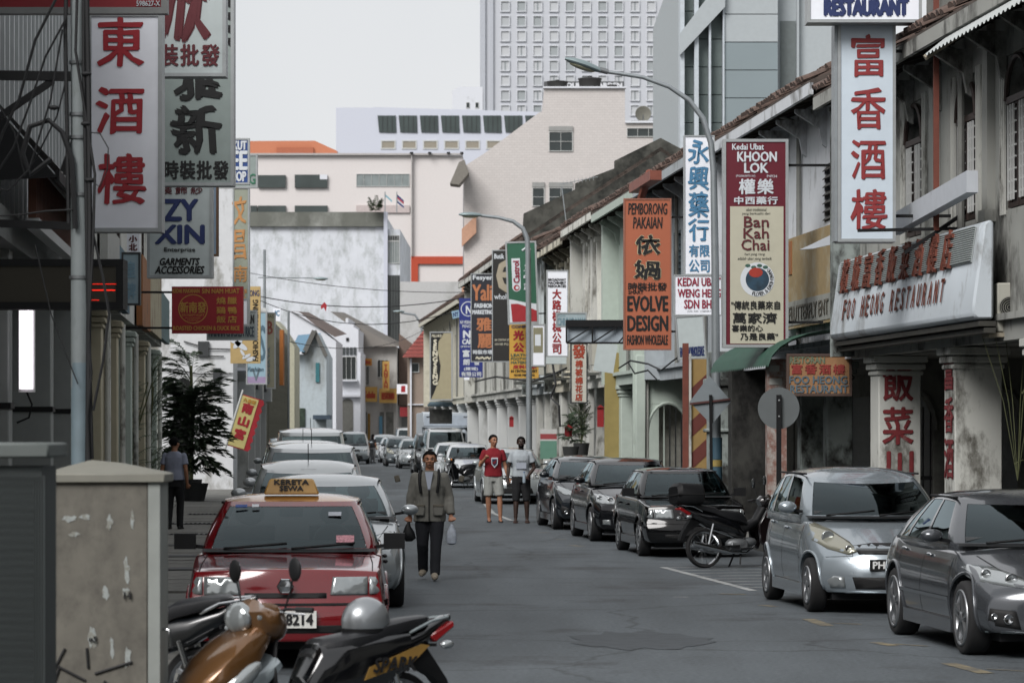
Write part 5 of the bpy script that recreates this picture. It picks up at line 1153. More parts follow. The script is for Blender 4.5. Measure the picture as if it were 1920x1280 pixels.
# LED box, fluorescent fitting, cabinets
def boxat(name, label, cat, x0, x1, y0, y1, d, dep, mat, frame=None, group=None, fw=.04, side=None, rz=0, tilt=0):
    """box sign seen flat on, its face at depth d between picture columns x0..x1 and rows y0..y1; returns (thing, half width, height) with local x centred, z from its foot"""
    k = d / FPX; w = (x1 - x0) * k; h = (y1 - y0) * k; c = P((x0 + x1) / 2, y1, d); t = thing(name, label, cat, c, rz, group); t.rotation_euler = (0, tilt, rz)
    MB().box(-w / 2, w / 2, 0, dep, 0, h).build('panel', mat, t)
    if frame:
        m = MB(); e = fw; m.box(-w / 2 - .01, -w / 2 + e, -.015, dep + .01, -.01, h + .01); m.box(w / 2 - e, w / 2 + .01, -.015, dep + .01, -.01, h + .01); m.box(-w / 2 + e, w / 2 - e, -.015, dep + .01, -.01, e); m.box(-w / 2 + e, w / 2 - e, -.015, dep + .01, h - e, h + .01); m.build('frame', frame, t)
    return t, w / 2, h
class Sign:
    def __init__(s, name, label, x0, x1, y0, y1, d, mat, frame=None, dep=.18, group='hanging shop signs', cat='sign', fw=.03, rz=0, tilt=0, hang=None):
        s.t, s.hw, s.h = boxat(name, label, cat, x0, x1, y0, y1, d, dep, mat, frame, group, fw, rz=rz, tilt=tilt); s.x0, s.x1, s.y0, s.y1, s.k = x0, x1, y0, y1, d / FPX; s.dep = dep; s.d = d
        if hang:
            side, L_ = hang; m = MB(); e = s.hw * (1 if side > 0 else -1)
            for z in (s.h * .12, s.h * .88): m.bar((e, dep / 2, z), (e + side * L_, dep / 2, z), .04)
            m.bar((e + side * L_, dep / 2, s.h * .05), (e + side * L_, dep / 2, s.h * .95), .03); m.build('bracket', blackp, s.t)
    def X(s, px): return (px - (s.x0 + s.x1) / 2) * s.k
    def Z(s, py): return (s.y1 - py) * s.k
    def text(s, st, a, b, c, d, mat, y=-.004, **kw): return text(st, s.X(a), s.X(b), s.Z(d), s.Z(c), mat, s.t, y=y, **kw)
    def rect(s, a, b, c, d, mat, y=-.004, name='colour_field'): return MB().box(s.X(a), s.X(b), y, 0, s.Z(d), s.Z(c)).build(name, mat, s.t)
silver = M('sign_frame', '9da1a2', .45, metal=.3); greyfr = M('sign_frame_dark', '3b3d3f', .5, metal=.3)
SW = M('sign_white', 'e6e9f0', .5, var=.03, dirt=.24, dcol='b2b3b0', ds=1.5, hard=.25, streak=.7); SW2 = M('sign_white_old', 'b0b9b9', .6, var=.05, dirt=.3, dcol='84877f', streak=.8); SG = M('sign_grey', '87928f', .6, var=.06, dirt=.3, dcol='6b736c', streak=.8); SC2 = M('sign_cream', 'b0aa98', .6, var=.04, dirt=.25, streak=.8)
red = M('ink_red', '98202a', .5, var=.05); dred = M('ink_dark_red', '571820', .6, var=.08); blk = M('ink_black', '0a0b0c', .6, var=.05); navy = M('ink_navy', '1d2c5c', .6, var=.05); skyb = M('ink_blue', '44789c', .6, var=.08); gold = M('ink_gold', 'b0843a', .5, var=.08); orng = M('ink_orange', 'b58350', .6, var=.12); palec = M('ink_cream', 'c9c4b0', .6, var=.03); pwh = M('ink_white', 'c8cdd2', .6, var=.03)
green = M('ink_green', '2c6b50', .6, var=.06)
s = Sign('led_sign', 'long dark LED display box with thin red lines of light', -60, 229, 488, 577, 27, M('led_face', '2f2b20', .6, var=.05), blackp, dep=.3, cat='LED sign', group=None, fw=.05)
led = M('led_red', 'ff2a18', .5, var=0, emit=.8)
for a, b, y in ((172, 218, 532), (172, 216, 543), (172, 186, 562)): s.rect(a, b, y, y + (2 if y == 543 else 1), led, y=-.006, name='led_line')
# lit fluorescent fitting
c = P(49, 735, 31); t = thing('fluorescent_fitting', 'lit white fluorescent tube fitting hanging upright under the LED sign', 'light', c); k = 31 / FPX
tube = M('tube_lit', 'fff6ff', .4, var=0, emit=1.0)
MB().box(-15 * k, 15 * k, .03, .08, 0, 158 * k).build('reflector', whitefr, t)
for x in (-9, 0, 9): MB().tube([(x * k, 0, .03), (x * k, 0, 155 * k)], .022, 8).build('tube', tube, t)
MB().tube([(0, .05, 0), (.05, .05, -.12), (.02, .05, -.25), (-.1, .05, -.3)], .01, 5).build('cable', blackp, t)
cabm = M('cabinet_grey', '625f57', .7, var=.16, vs=5, dirt=.62, dcol='494640', ds=4.5, hard=.2, streak=.3, bump=.05); cabl = M('cabinet_lid', '74736a', .7, var=.06, dirt=.25, dcol='6a6860')
d = 18; k = d / FPX; c = P(192, HY, d); t = thing('utility_cabinet', 'grey street utility cabinet with sloped lid, torn stickers and black graffiti strokes', 'cabinet', (c.x, d, 0))
hw = 108 * k; zt = HC - 88 * k
MB().box(-hw, hw - .07, 0, .42, .05, zt - .05).build('body', cabm, t, bevel=.008); MB().box(hw - .068, hw, -.004, .42, .05, zt - .05).build('door_edge', M('cabinet_edge', '868a86', .6, var=.08, dirt=.3), t)
m = MB(); e = .03; m.add([(-hw - e, -e, zt - .05), (hw + e, -e, zt - .05), (hw + e, .45, zt - .05), (-hw - e, .45, zt - .05), (-hw - e, -e, zt + .0), (hw + e, -e, zt + .0), (hw + e, .45, zt + .0), (-hw - e, .45, zt + .0), (-hw * .30, .14, zt + .075), (hw * .2, .14, zt + .06), (hw * .2, .36, zt + .06), (-hw * .3, .36, zt + .075)],
    [(0, 1, 5, 4), (1, 2, 6, 5), (2, 3, 7, 6), (3, 0, 4, 7), (4, 5, 9, 8), (5, 6, 10, 9), (6, 7, 11, 10), (7, 4, 8, 11), (8, 9, 10, 11), (0, 3, 2, 1)]); m.build('lid', cabl, t, bevel=.006)
m = MB().tube([(hw + .01, .05, HC - 380 * k), (hw + .05, .03, HC - 380 * k), (hw + .055, .03, HC - 412 * k)], .009, 8); m.build('handle', chrome, t)
stk = M('paper_scrap', '8f9492', .85, var=.15, vs=30, dirt=.5, dcol='76756c', ds=14, hard=.05); gr = M('spray_black', '0e0e0f', .7, var=0)
def blob(root, px, py, pts, mat, y=-.003, nm='paper_scrap'):
    q = [((px + a - 192) * k, HC - (py + b - 800) * k) for a, b in pts]; m = MB(); m.prism(q, y, y + .002); return m.build(nm, mat, root)
for px, py, w, h in ((130, 972, 30, 16), (160, 968, 26, 14), (205, 980, 14, 40), (238, 1070, 14, 55), (236, 1108, 18, 20), (248, 975, 8, 48), (174, 1195, 18, 46), (210, 1215, 10, 50), (240, 1230, 16, 60), (198, 1110, 14, 30), (140, 1000, 22, 14)):
    n = 15; blob(t, px, py, [(w * .6 * cos(2 * pi * i / n) * R.uniform(.35, 1), h * .55 * sin(2 * pi * i / n) * R.uniform(.35, 1)) for i in range(n)], stk)
for a in (((122, 1215), (104, 1250), (82, 1282)), ((112, 1250), (100, 1282)), ((108, 1248), (160, 1275)), ((163, 1214), (166, 1252)), ((178, 1262), (248, 1240)), ((195, 1276), (204, 1284)), ((78, 1188), (84, 1192))):
    m = MB(); m.tube([((x - 192) * k, -.004, HC - (y - 800) * k) for x, y in a], .009, 6); m.build('graffiti_stroke', gr, t)
text('n5', (168 - 192) * k, (182 - 192) * k, HC - (1202 - 800) * k, HC - (1192 - 800) * k, gr, t, y=-.008, bold=.001); text('14', (233 - 192) * k, (247 - 192) * k, HC - (1122 - 800) * k, HC - (1108 - 800) * k, gr, t, y=-.008, bold=.001)
d = 14.5; k2 = d / FPX; c = P(20, HY, d); t = thing('grille_cabinet', 'dark louvred utility cabinet at the far left edge', 'cabinet', (c.x, d, 0)); hw = 56 * k2; zt = HC - 30 * k2
gcm = M('cabinet_dark', '3c4242', .7, var=.1, vs=3, dirt=.45, dcol='2d3131', ds=2)
MB().box(-hw, hw, .03, .5, 0, zt - .11).build('body', gcm, t); MB().box(-hw - .04, hw + .045, -.05, .55, zt - .07, zt).build('lid', M('cabinet_dark_lid', '5c6260', .7, var=.08), t, bevel=.01)
me = MB().box(-hw + .03, hw - .03, -.028, .004, -.007, .007, Matrix.Rotation(radians(35), 4, 'X')).mesh('louvre', gcm)
for i in range(46): link('louvre', me, t, (0, .022, zt - .17 - i * .037))
me = MB().box(-.003, .003, -.012, .02, 0, 1.7).mesh('mesh_rib', gcm)
for i in range(22): link('mesh_rib', me, t, (-hw + .03 + i * .0125, .0, zt - 1.85))

# ---- signs on the left
s = Sign('red_top_sign', 'red sign box with grey rim and small registration number at the top left corner', -80, 312, -60, 24, 30, M('sign_red', '7d1620', .5, var=.05), M('rim_grey', '7b7c7b', .5), dep=.12, fw=.05); s.text('598627-X', 256, 300, 2, 12, pwh, bold=.001)
s = Sign('hanging_sign', 'tall white sign with three large red brush characters beside the utility pole', 166, 302, 26, 433, 32, SW, silver, dep=.25, fw=.03)
for ch, a, b, y0, y1 in (('東', 184, 268, 34, 124), ('酒', 182, 268, 164, 250), ('樓', 184, 272, 290, 382)): s.text(ch, a, b, y0, y1, red, bold=.011, wob=.008)
s = Sign('hanging_sign', 'grey sign with a huge dark red character cut off by the top edge', 296, 422, -110, 142, 36, SW2, silver, dep=.25)
s.text('欣', 306, 392, -60, 76, dred, bold=.03, wob=.03, shear=.1); s.text('裝批發', 300, 411, 84, 124, dred, bold=.008, spacing=1.15)
s = Sign('hanging_sign', 'long grey sign with large black brush characters, partly behind the dark red one', 303, 437, -90, 347, 39.5, SG, silver, dep=.25)
s.text('雅', 330, 410, 100, 186, blk, bold=.025, wob=.03); s.text('新', 325, 410, 198, 288, blk, bold=.022, wob=.03); s.text('時裝批發', 308, 428, 302, 336, blk, bold=.007, spacing=1.1)
for i in range(4): s.text('電', 426, 434, 0 + i * 24, 14 + i * 24, blk, bold=.003)
s = Sign('hanging_sign', 'pale sign with blue decorative letters and GARMENTS ACCESSORIES in black', 277, 397, 345, 520, 43, SW2, silver, dep=.2)
s.text('裝飾紗', 300, 380, 350, 364, dred, bold=.002, spacing=1.4); s.text('ZY', 308, 370, 375, 413, navy, bold=.018); s.text('XIN', 292, 382, 423, 456, navy, bold=.016); s.text('Enterprise', 308, 366, 464, 474, blk, bold=.001); s.text('GARMENTS', 300, 374, 484, 497, blk, bold=.005, shear=.25); s.text('ACCESSORIES', 291, 383, 499, 513, blk, bold=.005, shear=.25)
s = Sign('hanging_sign', 'beige banner edge with brown frame behind the grey character sign', 396, 408, 340, 479, 46, M('board_blue2', '7d8ea0', .6), M('brown_wood', '5a4330', .7), dep=.1, fw=.02)
s = Sign('hanging_sign', 'red chicken rice restaurant sign with gold lettering and a round emblem', 322, 456, 537, 625, 60, M('sign_crimson', '8c1621', .45, var=.05), None, dep=.15, hang=(-1, 1.3))
s.text('KEDAI MAKANAN', 324, 374, 541, 549, gold, bold=.002); s.text('SIN NAM HUAT', 379, 449, 541, 550, gold, bold=.003); s.text('新南發', 338, 386, 566, 586, gold, bold=.005); s.text('SIN NAM HUAT', 341, 383, 588, 593, gold)
for y_, w_ in ((595, 14), (599, 10)): s.text('ROASTED', 362 - w_, 362 + w_, y_, y_ + 2.5, gold)
m = MB(); m.lathe([(27.5 * s.k, -.006), (26 * s.k, -.006), (26 * s.k, -.002), (27.5 * s.k, -.002), (27.5 * s.k, -.006)], 36, Matrix.Translation((s.X(362), 0, s.Z(579))), ax='y'); m.build('emblem_ring', gold, s.t)
for r_, y0 in (('燒臘', 557), ('鷄鴨', 575), ('飯店', 592)): s.text(r_, 406, 444, y0, y0 + 13, gold, bold=.003, spacing=1.3)
s.text('ROASTED CHICKEN & DUCK RICE', 325, 449, 611, 619, gold, bold=.003)
s = Sign('hanging_sign', 'blue shop sign with white block letters KUT EE HOP behind the grey sign', 398, 467, 260, 345, 70, M('sign_blue', '22407a', .6, var=.05, dirt=.15), silver, dep=.15)
s.text('KUT', 438, 462, 265, 281, pwh, bold=.012); s.text('EE', 434, 463, 284, 318, pwh, bold=.02); s.text('HOP', 434, 461, 322, 340, pwh, bold=.012)
s = Sign('hanging_sign', 'pale grey sign with green lettering just below the blue one', 405, 482, 290, 352, 75, SG, silver, dep=.15); s.text('PING', 438, 479, 326, 345, green, bold=.006)
s = Sign('hanging_sign', 'tall beige sign with faded orange characters in a column', 437, 467, 352, 604, 78, M('sign_beige', '8f9486', .7, dirt=.3, streak=.8), silver, dep=.2)
s.text('文', 438, 462, 368, 420, orng, bold=.015, wob=.03); s.text('昌', 438, 460, 432, 486, orng, bold=.012, wob=.02); s.text('南', 438, 463, 498, 528, orng, bold=.01); s.text('宮', 440, 462, 540, 566, orng, bold=.01)
yel = M('sign_ochre', 'b39a68', .7, var=.06, dirt=.25, dcol='8a7a58', streak=.8)
s = Sign('hanging_sign', 'ochre fashion sign with upright lettering and a white flower motif', 432, 488, 537, 681, 86, yel, None, dep=.15)
s.text('ONG', 468, 486, 544, 555, navy, bold=.003); s.text('FASHION MARKETING', 474, 484, 562, 676, blk, bold=.004, rot=True)
for cx, cy, a, rx, ry in ((452, 648, .6, 14, 5), (446, 644, 2.3, 12, 5), (462, 668, -.5, 9, 3), (455, 662, 1.0, 8, 2.5), (470, 673, -.3, 9, 4), (440, 640, .2, 8, 4)):
    m = MB(); m.add([(s.X(cx + rx * cos(t_) * cos(a) - ry * sin(t_) * sin(a)), -.01, s.Z(cy + rx * cos(t_) * sin(a) + ry * sin(t_) * cos(a))) for t_ in [2 * pi * i / 14 for i in range(14)]], [tuple(range(14))]); m.build('petal', pwh, s.t)
s = Sign('hanging_sign', 'grey rice shop sign half hidden behind the red restaurant sign', 388, 481, 582, 637, 80, M('sign_greyp', '7d8483', .7, dirt=.4), silver, dep=.2); s.text('HAINAN CHICKEN RICE', 392, 476, 612, 631, M('ink_slate', '2d3a44', .6), bold=.006); s.text('AN', 464, 476, 590, 606, blk, bold=.008)
s = Sign('hanging_sign', 'white blank light box peeking right of the red restaurant sign', 452, 466, 560, 610, 66, SW, silver, dep=.1)
s = Sign('hanging_sign', 'light blue sign with looping script and a lilac foot', 462, 500, 584, 720, 92, M('sign_lightblue', '88a3b0', .6, var=.06, dirt=.2), silver, dep=.15)
s.rect(463, 499, 706, 718, M('lilac', '8f7f9c', .6), y=-.003); s.text('S', 486, 497, 610, 676, M('ink_steel', '48616f', .6), bold=.01); s.text('Fashion', 464, 494, 688, 696, M('ink_steel', '48616f', .6), bold=.004, shear=.3); s.text('V', 472, 488, 690, 714, M('ink_steel2', '5c6c74', .6), bold=.004)
s = Sign('hanging_sign', 'beige sign with a round red letter B', 499, 516, 586, 728, 98, M('sign_beige2', '918e7a', .7, dirt=.35), silver, dep=.12); s.text('B', 501, 511, 602, 626, M('ink_rust', '7a3a30', .6), bold=.012); s.text('MAS', 500, 513, 590, 596, blk); s.text('CAHAYA', 502, 506, 650, 720, M('ink_steel2', '5c6c74', .6), bold=.003, rot=True)
s = Sign('hanging_sign', 'narrow orange sign seen almost edge on', 524, 531, 618, 722, 112, M('sign_orange_deep', 'a5642a', .7, var=.08), None, dep=.6)
s = Sign('hanging_sign', 'small pale sign with light blue letters IC above the orange edge sign', 512, 526, 578, 602, 118, SW, None, dep=.1); s.text('IC', 516, 524, 582, 592, skyb, bold=.01)
s = Sign('hanging_sign', 'small white sign with dark red strokes above the pale blue hanging sign', 238, 262, 438, 474, 50, SW, None, dep=.1); s.text('小', 242, 257, 442, 454, dred, bold=.006); s.text('北', 242, 257, 457, 470, dred, bold=.006)
s = Sign('hanging_sign', 'pale blue hanging sign with washed out characters right of the LED box', 229, 262, 474, 571, 48, M('sign_paleblue', '8fa2ab', .7, dirt=.2), greyfr, dep=.1, fw=.02); s.text('皇', 236, 254, 490, 520, M('ink_faded', '7896a6', .7), bold=.006); s.text('牌', 236, 254, 530, 560, M('ink_faded', '7896a6', .7), bold=.006)
# slanting temple banner
c = P(428, 835, 88); t = thing('temple_banner', 'slanting yellow banner with red scalloped edge and red characters on a pole', 'banner', c); t.rotation_euler = (0, radians(17), 0); k = 88 / FPX
m = MB(); n = 14; pts = []
for i in range(n + 1): pts.append((38 * k + (.06 if i % 2 else 0), 100 * k * i / n))
m.prism([(-2 * k, 0)] + pts + [(-2 * k, 100 * k)], .01, .03); m.build('red_edge', red, t); MB().box(-2 * k, 30 * k, -.005, .008, 2 * k, 98 * k).build('cloth', M('banner_yellow', 'b7ab70', .8, var=.06), t); MB().tube([(-4 * k, 0, -15 * k), (-4 * k, 0, 108 * k)], .03, 8).build('pole', whitefr, t)
for i, ch in enumerate('南山宮'): text(ch, 5 * k, 24 * k, (68 - i * 25) * k, (86 - i * 25) * k, red, t, y=-.012, bold=.02)
text('九皇爺', 2 * k, 26 * k, 88 * k, 95 * k, gold, t, y=-.012, bold=.006)

# ================================================================ far left blocks
def facepoly(name, label, cat, d, poly, dep, mat, parts=()):
    """block whose street-end face is the pictured outline at depth d, running back dep metres"""
    k = d / FPX; t = thing(name, label, cat, (0, d, 0)); MB().prism([((x - CX) * k, HC + (HY - y) * k) for x, y in poly], 0, dep).build('wall', mat, t); return t
def fpw(t, d, a, b, c, e, nx=2, nz=2, fm=None, pm=None, fw=None, name='window'):
    k = d / FPX; return window(t, (a - CX) * k, (b - CX) * k, HC + (HY - e) * k, HC + (HY - c) * k, y=-.035, nx=nx, nz=nz, fm=fm, pm=pm, fw=fw or max(.04, .8 * k), proud=.05, name=name)
def fbox(t, d, a, b, c, e, y0, y1, mat, name): k = d / FPX; return MB().box((a - CX) * k, (b - CX) * k, y0, y1, HC + (HY - e) * k, HC + (HY - c) * k).build(name, mat, t)
wirem0 = M('cable_black', '17181a', .7, var=.1)
W2 = M('far_white', 'cdd0d6', .9, var=.03, dirt=.22, dcol='8f908e', ds=.35, streak=.6)
t = facepoly('white_end_building', 'white building end with a dark arched passage behind the potted palm', 'building', 95, [(296, 1050), (296, 345), (437, 345), (437, 1050)], 1.5, M('end_wall_white', 'c4c6c8', .9, var=.04, dirt=.46, dcol='7c7b74', ds=.8, hard=.1, streak=.6)); k = 95 / FPX
m = MB(); m.prism([((325 - CX) * k, 0), ((325 - CX) * k, HC + 70 * k)] + [((343 - CX) * k + 18 * k * cos(a), HC + 70 * k + 22 * k * sin(a)) for a in [pi - pi * i / 10 for i in range(11)]] + [((361 - CX) * k, 0)], -.02, 0); m.build('arched_passage', shut_dark, t)
fbox(t, 95, 416, 437, 600, 606, -.3, 0, greyfr, 'ledge'); fbox(t, 95, 398, 412, 720, 730, -.3, 0, steelgrey, 'meter_box')
for a_, b_ in (((330, 655), (420, 668)), ((310, 690), (437, 700)), ((345, 640), (437, 655))): MB().tube([((a_[0] - CX) * k, -.06, HC + (HY - a_[1]) * k), (((a_[0] + b_[0]) / 2 - CX) * k, -.08, HC + (HY - (a_[1] + b_[1]) / 2 - 6) * k), ((b_[0] - CX) * k, -.06, HC + (HY - b_[1]) * k)], .02, 5).build('cable', wirem0, t)
for a, b, c, e in ((372, 392, 640, 668), (400, 414, 690, 712), (380, 400, 580, 596)): fbox(t, 95, a, b, c, e, -.12, 0, greyfr, 'shutter_box')
L2 = Fr((P(437, HY, 96).x, 96), (P(540, HY, 152).x, 152)); t = thing('dark_left_shophouse', 'shadowed shophouse row with a tall corrugated shutter wall beyond the temple banner', 'shophouse', (L2.A.x, L2.A.y, 0), L2.rz)
MB().box(0, L2.len, 0, 8, 0, 6.4).build('wall', M('drab', '85857e', .9, dirt=.5, dcol='3a3936', ds=.6), t)
cm = M('corrugated_drab', '77766a', .7, var=.08, dirt=.3, dcol='55544b')
MB().box(L2.u(486), L2.u(526), -.3, 0, 0, 5.6).build('shutter_wall', cm, t); me = MB().box(-.05, .05, -.36, -.3, 0, 5.55).mesh('corrugation_rib', cm)
for i in range(int((L2.u(526) - L2.u(486)) / .45)): link('corrugation_rib', me, t, (L2.u(486) + .3 + i * .45, 0, 0))
for i, (a, b) in enumerate(((439, 444), (450, 457), (462, 468), (474, 480))):
    window(t, L2.u(a), L2.u(b), 3.9, 5.6, 0, 2, 3, whitefr, winglass); MB().box(L2.u(a) - .2, L2.u(b) + .2, -.5, 0, 3.72, 3.82).build('ledge', W2, t); MB().box(L2.u(b) + .3, L2.u(b) + .6, -.35, 0, .1, 6.3).build('pilaster', white, t)
for i in range(5): MB().box(L2.u(440 + i * 9), L2.u(443 + i * 9), -.6, -.1, 2.9 + (i % 2) * .3, 3.4 + (i % 2) * .3).build('small_box_unit', greyfr if i % 2 else silver, t)
for a, b, z0, z1 in ((441, 448, 6.0, 6.2), (452, 462, .15, 3.2), (466, 480, .15, 2.6)): MB().box(L2.u(a), L2.u(b), -.04, 0, z0, z1).build('dark_opening', shut_dark, t)
t = facepoly('gabled_cottage', 'cream gable end with a brown verge beside the thin lamp pole', 'house', 162, [(516, 880), (516, 600), (524, 608), (552, 650), (552, 880)], 4, M('gable_cream', 'a5a491', .9, dirt=.3))
t = facepoly('gabled_house', 'pale stained gable-ended house with a blue sheet roof', 'house', 172, [(550, 860), (550, 664), (572, 664), (590, 622), (612, 668), (612, 860)], 6, M('stained_blue_white', 'a9b3b8', .9, var=.06, dirt=.5, dcol='70706a', ds=.5, streak=.7))
k = 172 / FPX; bl = M('blue_sheet', '54788f', .6, var=.06)
m = MB(); m.add([((545 - CX) * k, -.8, HC + 140 * k), ((572 - CX) * k, -.8, HC + 140 * k), ((590 - CX) * k, 6, HC + 182 * k), ((545 - CX) * k, 6, HC + 178 * k)], [(0, 1, 2, 3)]); m.build('sheet_roof', bl, t)
m = MB(); m.bar(((570 - CX) * k, -.2, HC + 136 * k), ((590 - CX) * k, -.2, HC + 180 * k), .5, .25); m.bar(((590 - CX) * k, -.2, HC + 180 * k), ((612 - CX) * k, -.2, HC + 132 * k), .25, .2); m.build('verge', M('verge_grey', '5e5d5a', .9), t)
fbox(t, 172, 592, 599, 680, 716, -.1, 0, M('teal', '2f6970', .7), 'shutter_door'); fbox(t, 172, 590, 622, 778, 786, -1.6, 0, M('canvas_blue', '3c4a58', .8), 'shop_awning')
fbox(t, 172, 556, 572, 765, 800, -.1, 0, M('plants_dark', '2d3a30', .9, var=.4), 'trailing_plants')
t = facepoly('sloped_white_building', 'long white building with a brown pitched roof sloping down to the right', 'building', 205, [(545, 870), (545, 583), (560, 585), (630, 640), (630, 870)], 8, W2); k = 205 / FPX
rbrown = M('roof_brownish', '5c504b', .9, var=.12, vs=.6, dirt=.3, dcol='3f3b38', ds=.4)
m = MB(); m.add([((546 - CX) * k, -.2, HC + (HY - 583) * k), ((566 - CX) * k, 7, HC + (HY - 578) * k), ((640 - CX) * k, 7, HC + (HY - 620) * k), ((628 - CX) * k, -.2, HC + (HY - 632) * k)], [(0, 1, 2, 3)]); m.build('roof', rbrown, t)
# art deco front and its neighbours
t = facepoly('art_deco_shophouse', 'white art deco shophouse front with a stepped parapet and tall window', 'shophouse', 218, [(623, 880), (623, 650), (627, 650), (627, 622), (633, 618), (633, 611), (648, 606), (648, 596), (653, 596), (653, 606), (663, 608), (663, 613), (672, 618), (672, 660), (676, 660), (676, 880)], 9, W2); k = 218 / FPX
fbox(t, 218, 649, 654, 633, 639, -.08, 0, shut_dark, 'vent_hole')
for i in range(4): fbox(t, 218, 642 + i * 7, 647 + i * 7, 651, 665, -.1, 0, M('vent_panel', '3f4446', .8), 'vent_panel')
fpw(t, 218, 640, 668, 668, 712, 3, 1, pm=M('dark_pane', '2d302f', .3)); fbox(t, 218, 636, 671, 712, 715, -.5, 0, W2, 'window_sill'); fbox(t, 218, 623, 676, 740, 744, -.35, 0, W2, 'string_course')
for a, b in ((641, 662),): 
    m = MB(); q = lambda x: (x - CX) * k; m.prism([(q(a), 0), (q(a), HC + 45 * k)] + [(q((a + b) / 2) + (b - a) / 2 * k * cos(x), HC + 45 * k + 8 * k * sin(x)) for x in [pi - pi * i / 8 for i in range(9)]] + [(q(b), 0)], -.05, 0); m.build('arcade_opening', shade, t)
t = facepoly('yellow_signed_shophouse', 'white two-storey shophouse with yellow signboards over its arcade', 'shophouse', 226, [(676, 880), (676, 636), (690, 628), (744, 650), (744, 880)], 12, M('far_white_warm', 'b2b0ac', .9, var=.04, dirt=.35, ds=.3, streak=.6)); k = 226 / FPX; q = lambda x: (x - CX) * k
m = MB(); m.add([(q(616), 2, HC + (HY - 582) * k), (q(634), 8, HC + (HY - 578) * k), (q(750), 8, HC + (HY - 640) * k), (q(746), -.8, HC + (HY - 650) * k), (q(676), -.6, HC + (HY - 650) * k), (q(672), 0, HC + (HY - 622) * k)], [(0, 1, 2, 3), (0, 3, 4, 5)]); m.build('roof', M('roof_greyish', '68645f', .9, var=.12, vs=.5, dirt=.3, dcol='4a4744', ds=.4), t)
fpw(t, 226, 679, 693, 686, 722, 5, 1, pm=M('dark_pane', '2d302f', .3)); fpw(t, 226, 707, 729, 674, 708, 3, 1, pm=M('dark_pane', '2d302f', .3))
for a, b in ((678, 688), (712, 720), (724, 738)): fbox(t, 226, a, b, 772, 860, -.05, 0, shade, 'arcade_opening')
fbox(t, 226, 690, 694, 775, 860, -.12, 0, M('mustard_door', '8a6a30', .8), 'door'); fbox(t, 226, 711, 717, 780, 856, -.14, 0, M('sky_panel', '5d8ba3', .7), 'blue_panel')
yel2 = M('sign_yellow_far', 'b8924e', .7, var=.06); rd2 = M('ink_rusty', '9a3a22', .7)
for nm, lb, a, b, c, e, tx, kw in (('shop_sign', 'small orange signboard with red letters under the far roof', 677, 697, 672, 685, 'SuNRich', {}), ('shop_sign', 'square yellow signboard with orange-red letters over the far arcade', 678, 707, 725, 753, 'Telulu', {}), ('shop_sign', 'wide ochre signboard with faded letters at the arcade corner', 711, 744, 728, 755, 'RESTORAN', {}), ('shop_sign', 'upright orange sign reading TANTAN on the far shophouse', 717, 730, 677, 732, 'TANTAN', dict(vert=True))):
    s = Sign(nm, lb, a, b, c, e, 225 if 'upright' not in lb else 224, yel2 if 'orange' not in lb[:12] else M('sign_orange_far', 'b07a34', .7), None, dep=.3, group='yellow signboards on the far shophouse'); v = kw.get('vert')
    s.text(tx, lerp(a, b, .15), lerp(a, b, .85), lerp(c, e, .1 if v else .3), lerp(c, e, .92 if v else .75), rd2, bold=.03 if not v else .02, y=-.02, **kw)

# ================================================================ background blocks
t = facepoly('stained_blank_building', 'tall blank white side wall streaked with grey mould below a dark parapet', 'building', 240, [(468, 880), (468, 398), (720, 398), (720, 430), (750, 430), (750, 880)], 25, M('mould_wall', 'c8ccd2', .92, var=.07, vs=.8, hard=.22, dirt=.62, dcol='949a99', ds=1.3, streak=.6))
fbox(t, 240, 468, 720, 398, 425, -.35, 0, M('parapet_grey', '63655f', .95, var=.2, vs=.6, dirt=.55, dcol='8b8d88', ds=.3, streak=.3), 'parapet')
fbox(t, 240, 720, 727, 398, 640, -.5, 0, M('far_white2', 'bcc0cc', .9, var=.02), 'corner_pilaster'); fpw(t, 240, 727, 749, 441, 452, 5, 1, pm=M('dark_pane', '2d302f', .3)); fpw(t, 240, 727, 749, 452, 494, 5, 1, pm=winpale)
o = fbox(t, 240, 726, 750, 516, 640, -.1, 0, M('dark_glazing', '4a4f4e', .4, var=.2, vs=.3), 'dark_glazing')
for i in range(4): fbox(t, 240, 731 + i * 5, 732 + i * 5, 516, 640, -.2, -.1, greyfr, 'mullion')
t = facepoly('low_stained_building', 'low stained white building beyond the tiled roof', 'building', 236, [(750, 880), (750, 528), (890, 528), (890, 880)], 20, M('mould_wall2', 'b3b4b4', .92, var=.04, dirt=.5, dcol='84857f', ds=.2, streak=.4))
t = facepoly('car_park_building', 'pale beige building with dark open deck bands and a red-orange frame mark', 'building', 290, [(400, 880), (400, 288), (868, 292), (868, 880)], 30, M('beige_render', 'cdc8c6', .9, var=.02, dirt=.12, dcol='a29c96', ds=.1, streak=.6)); deckm = M('deck_dark', '3c4443', .8, var=.2, vs=.4)
for a, b, c, e in ((484, 536, 329, 352), (553, 614, 328, 352), (484, 536, 386, 399), (553, 614, 386, 399), (470, 482, 386, 399)): fbox(t, 290, a, b, c, e, -.3, 0, deckm, 'deck_opening')
fpw(t, 290, 668, 768, 326, 350, 7, 1, pm=winpale); fbox(t, 290, 668, 768, 385, 399, -.2, 0, M('panel_pinkish', 'b5aaa8', .9), 'lower_panel'); fbox(t, 290, 600, 614, 328, 337, -.35, -.3, W2, 'white_panel')
fbox(t, 290, 400, 868, 288, 291.5, -.4, 0, M('coping', 'a9a6a4', .9), 'coping'); fbox(t, 290, 771, 773, 292, 480, -.5, 0, M('coping', 'a9a6a4', .9), 'rain_pipe')
for x in (772, 806, 841, 876 - 10): fbox(t, 290, x - 3, x + 3, 286.5, 289, -.8, .2, blackp, 'floodlight')
oran = M('frame_orange', 'a8452e', .85, var=.04)
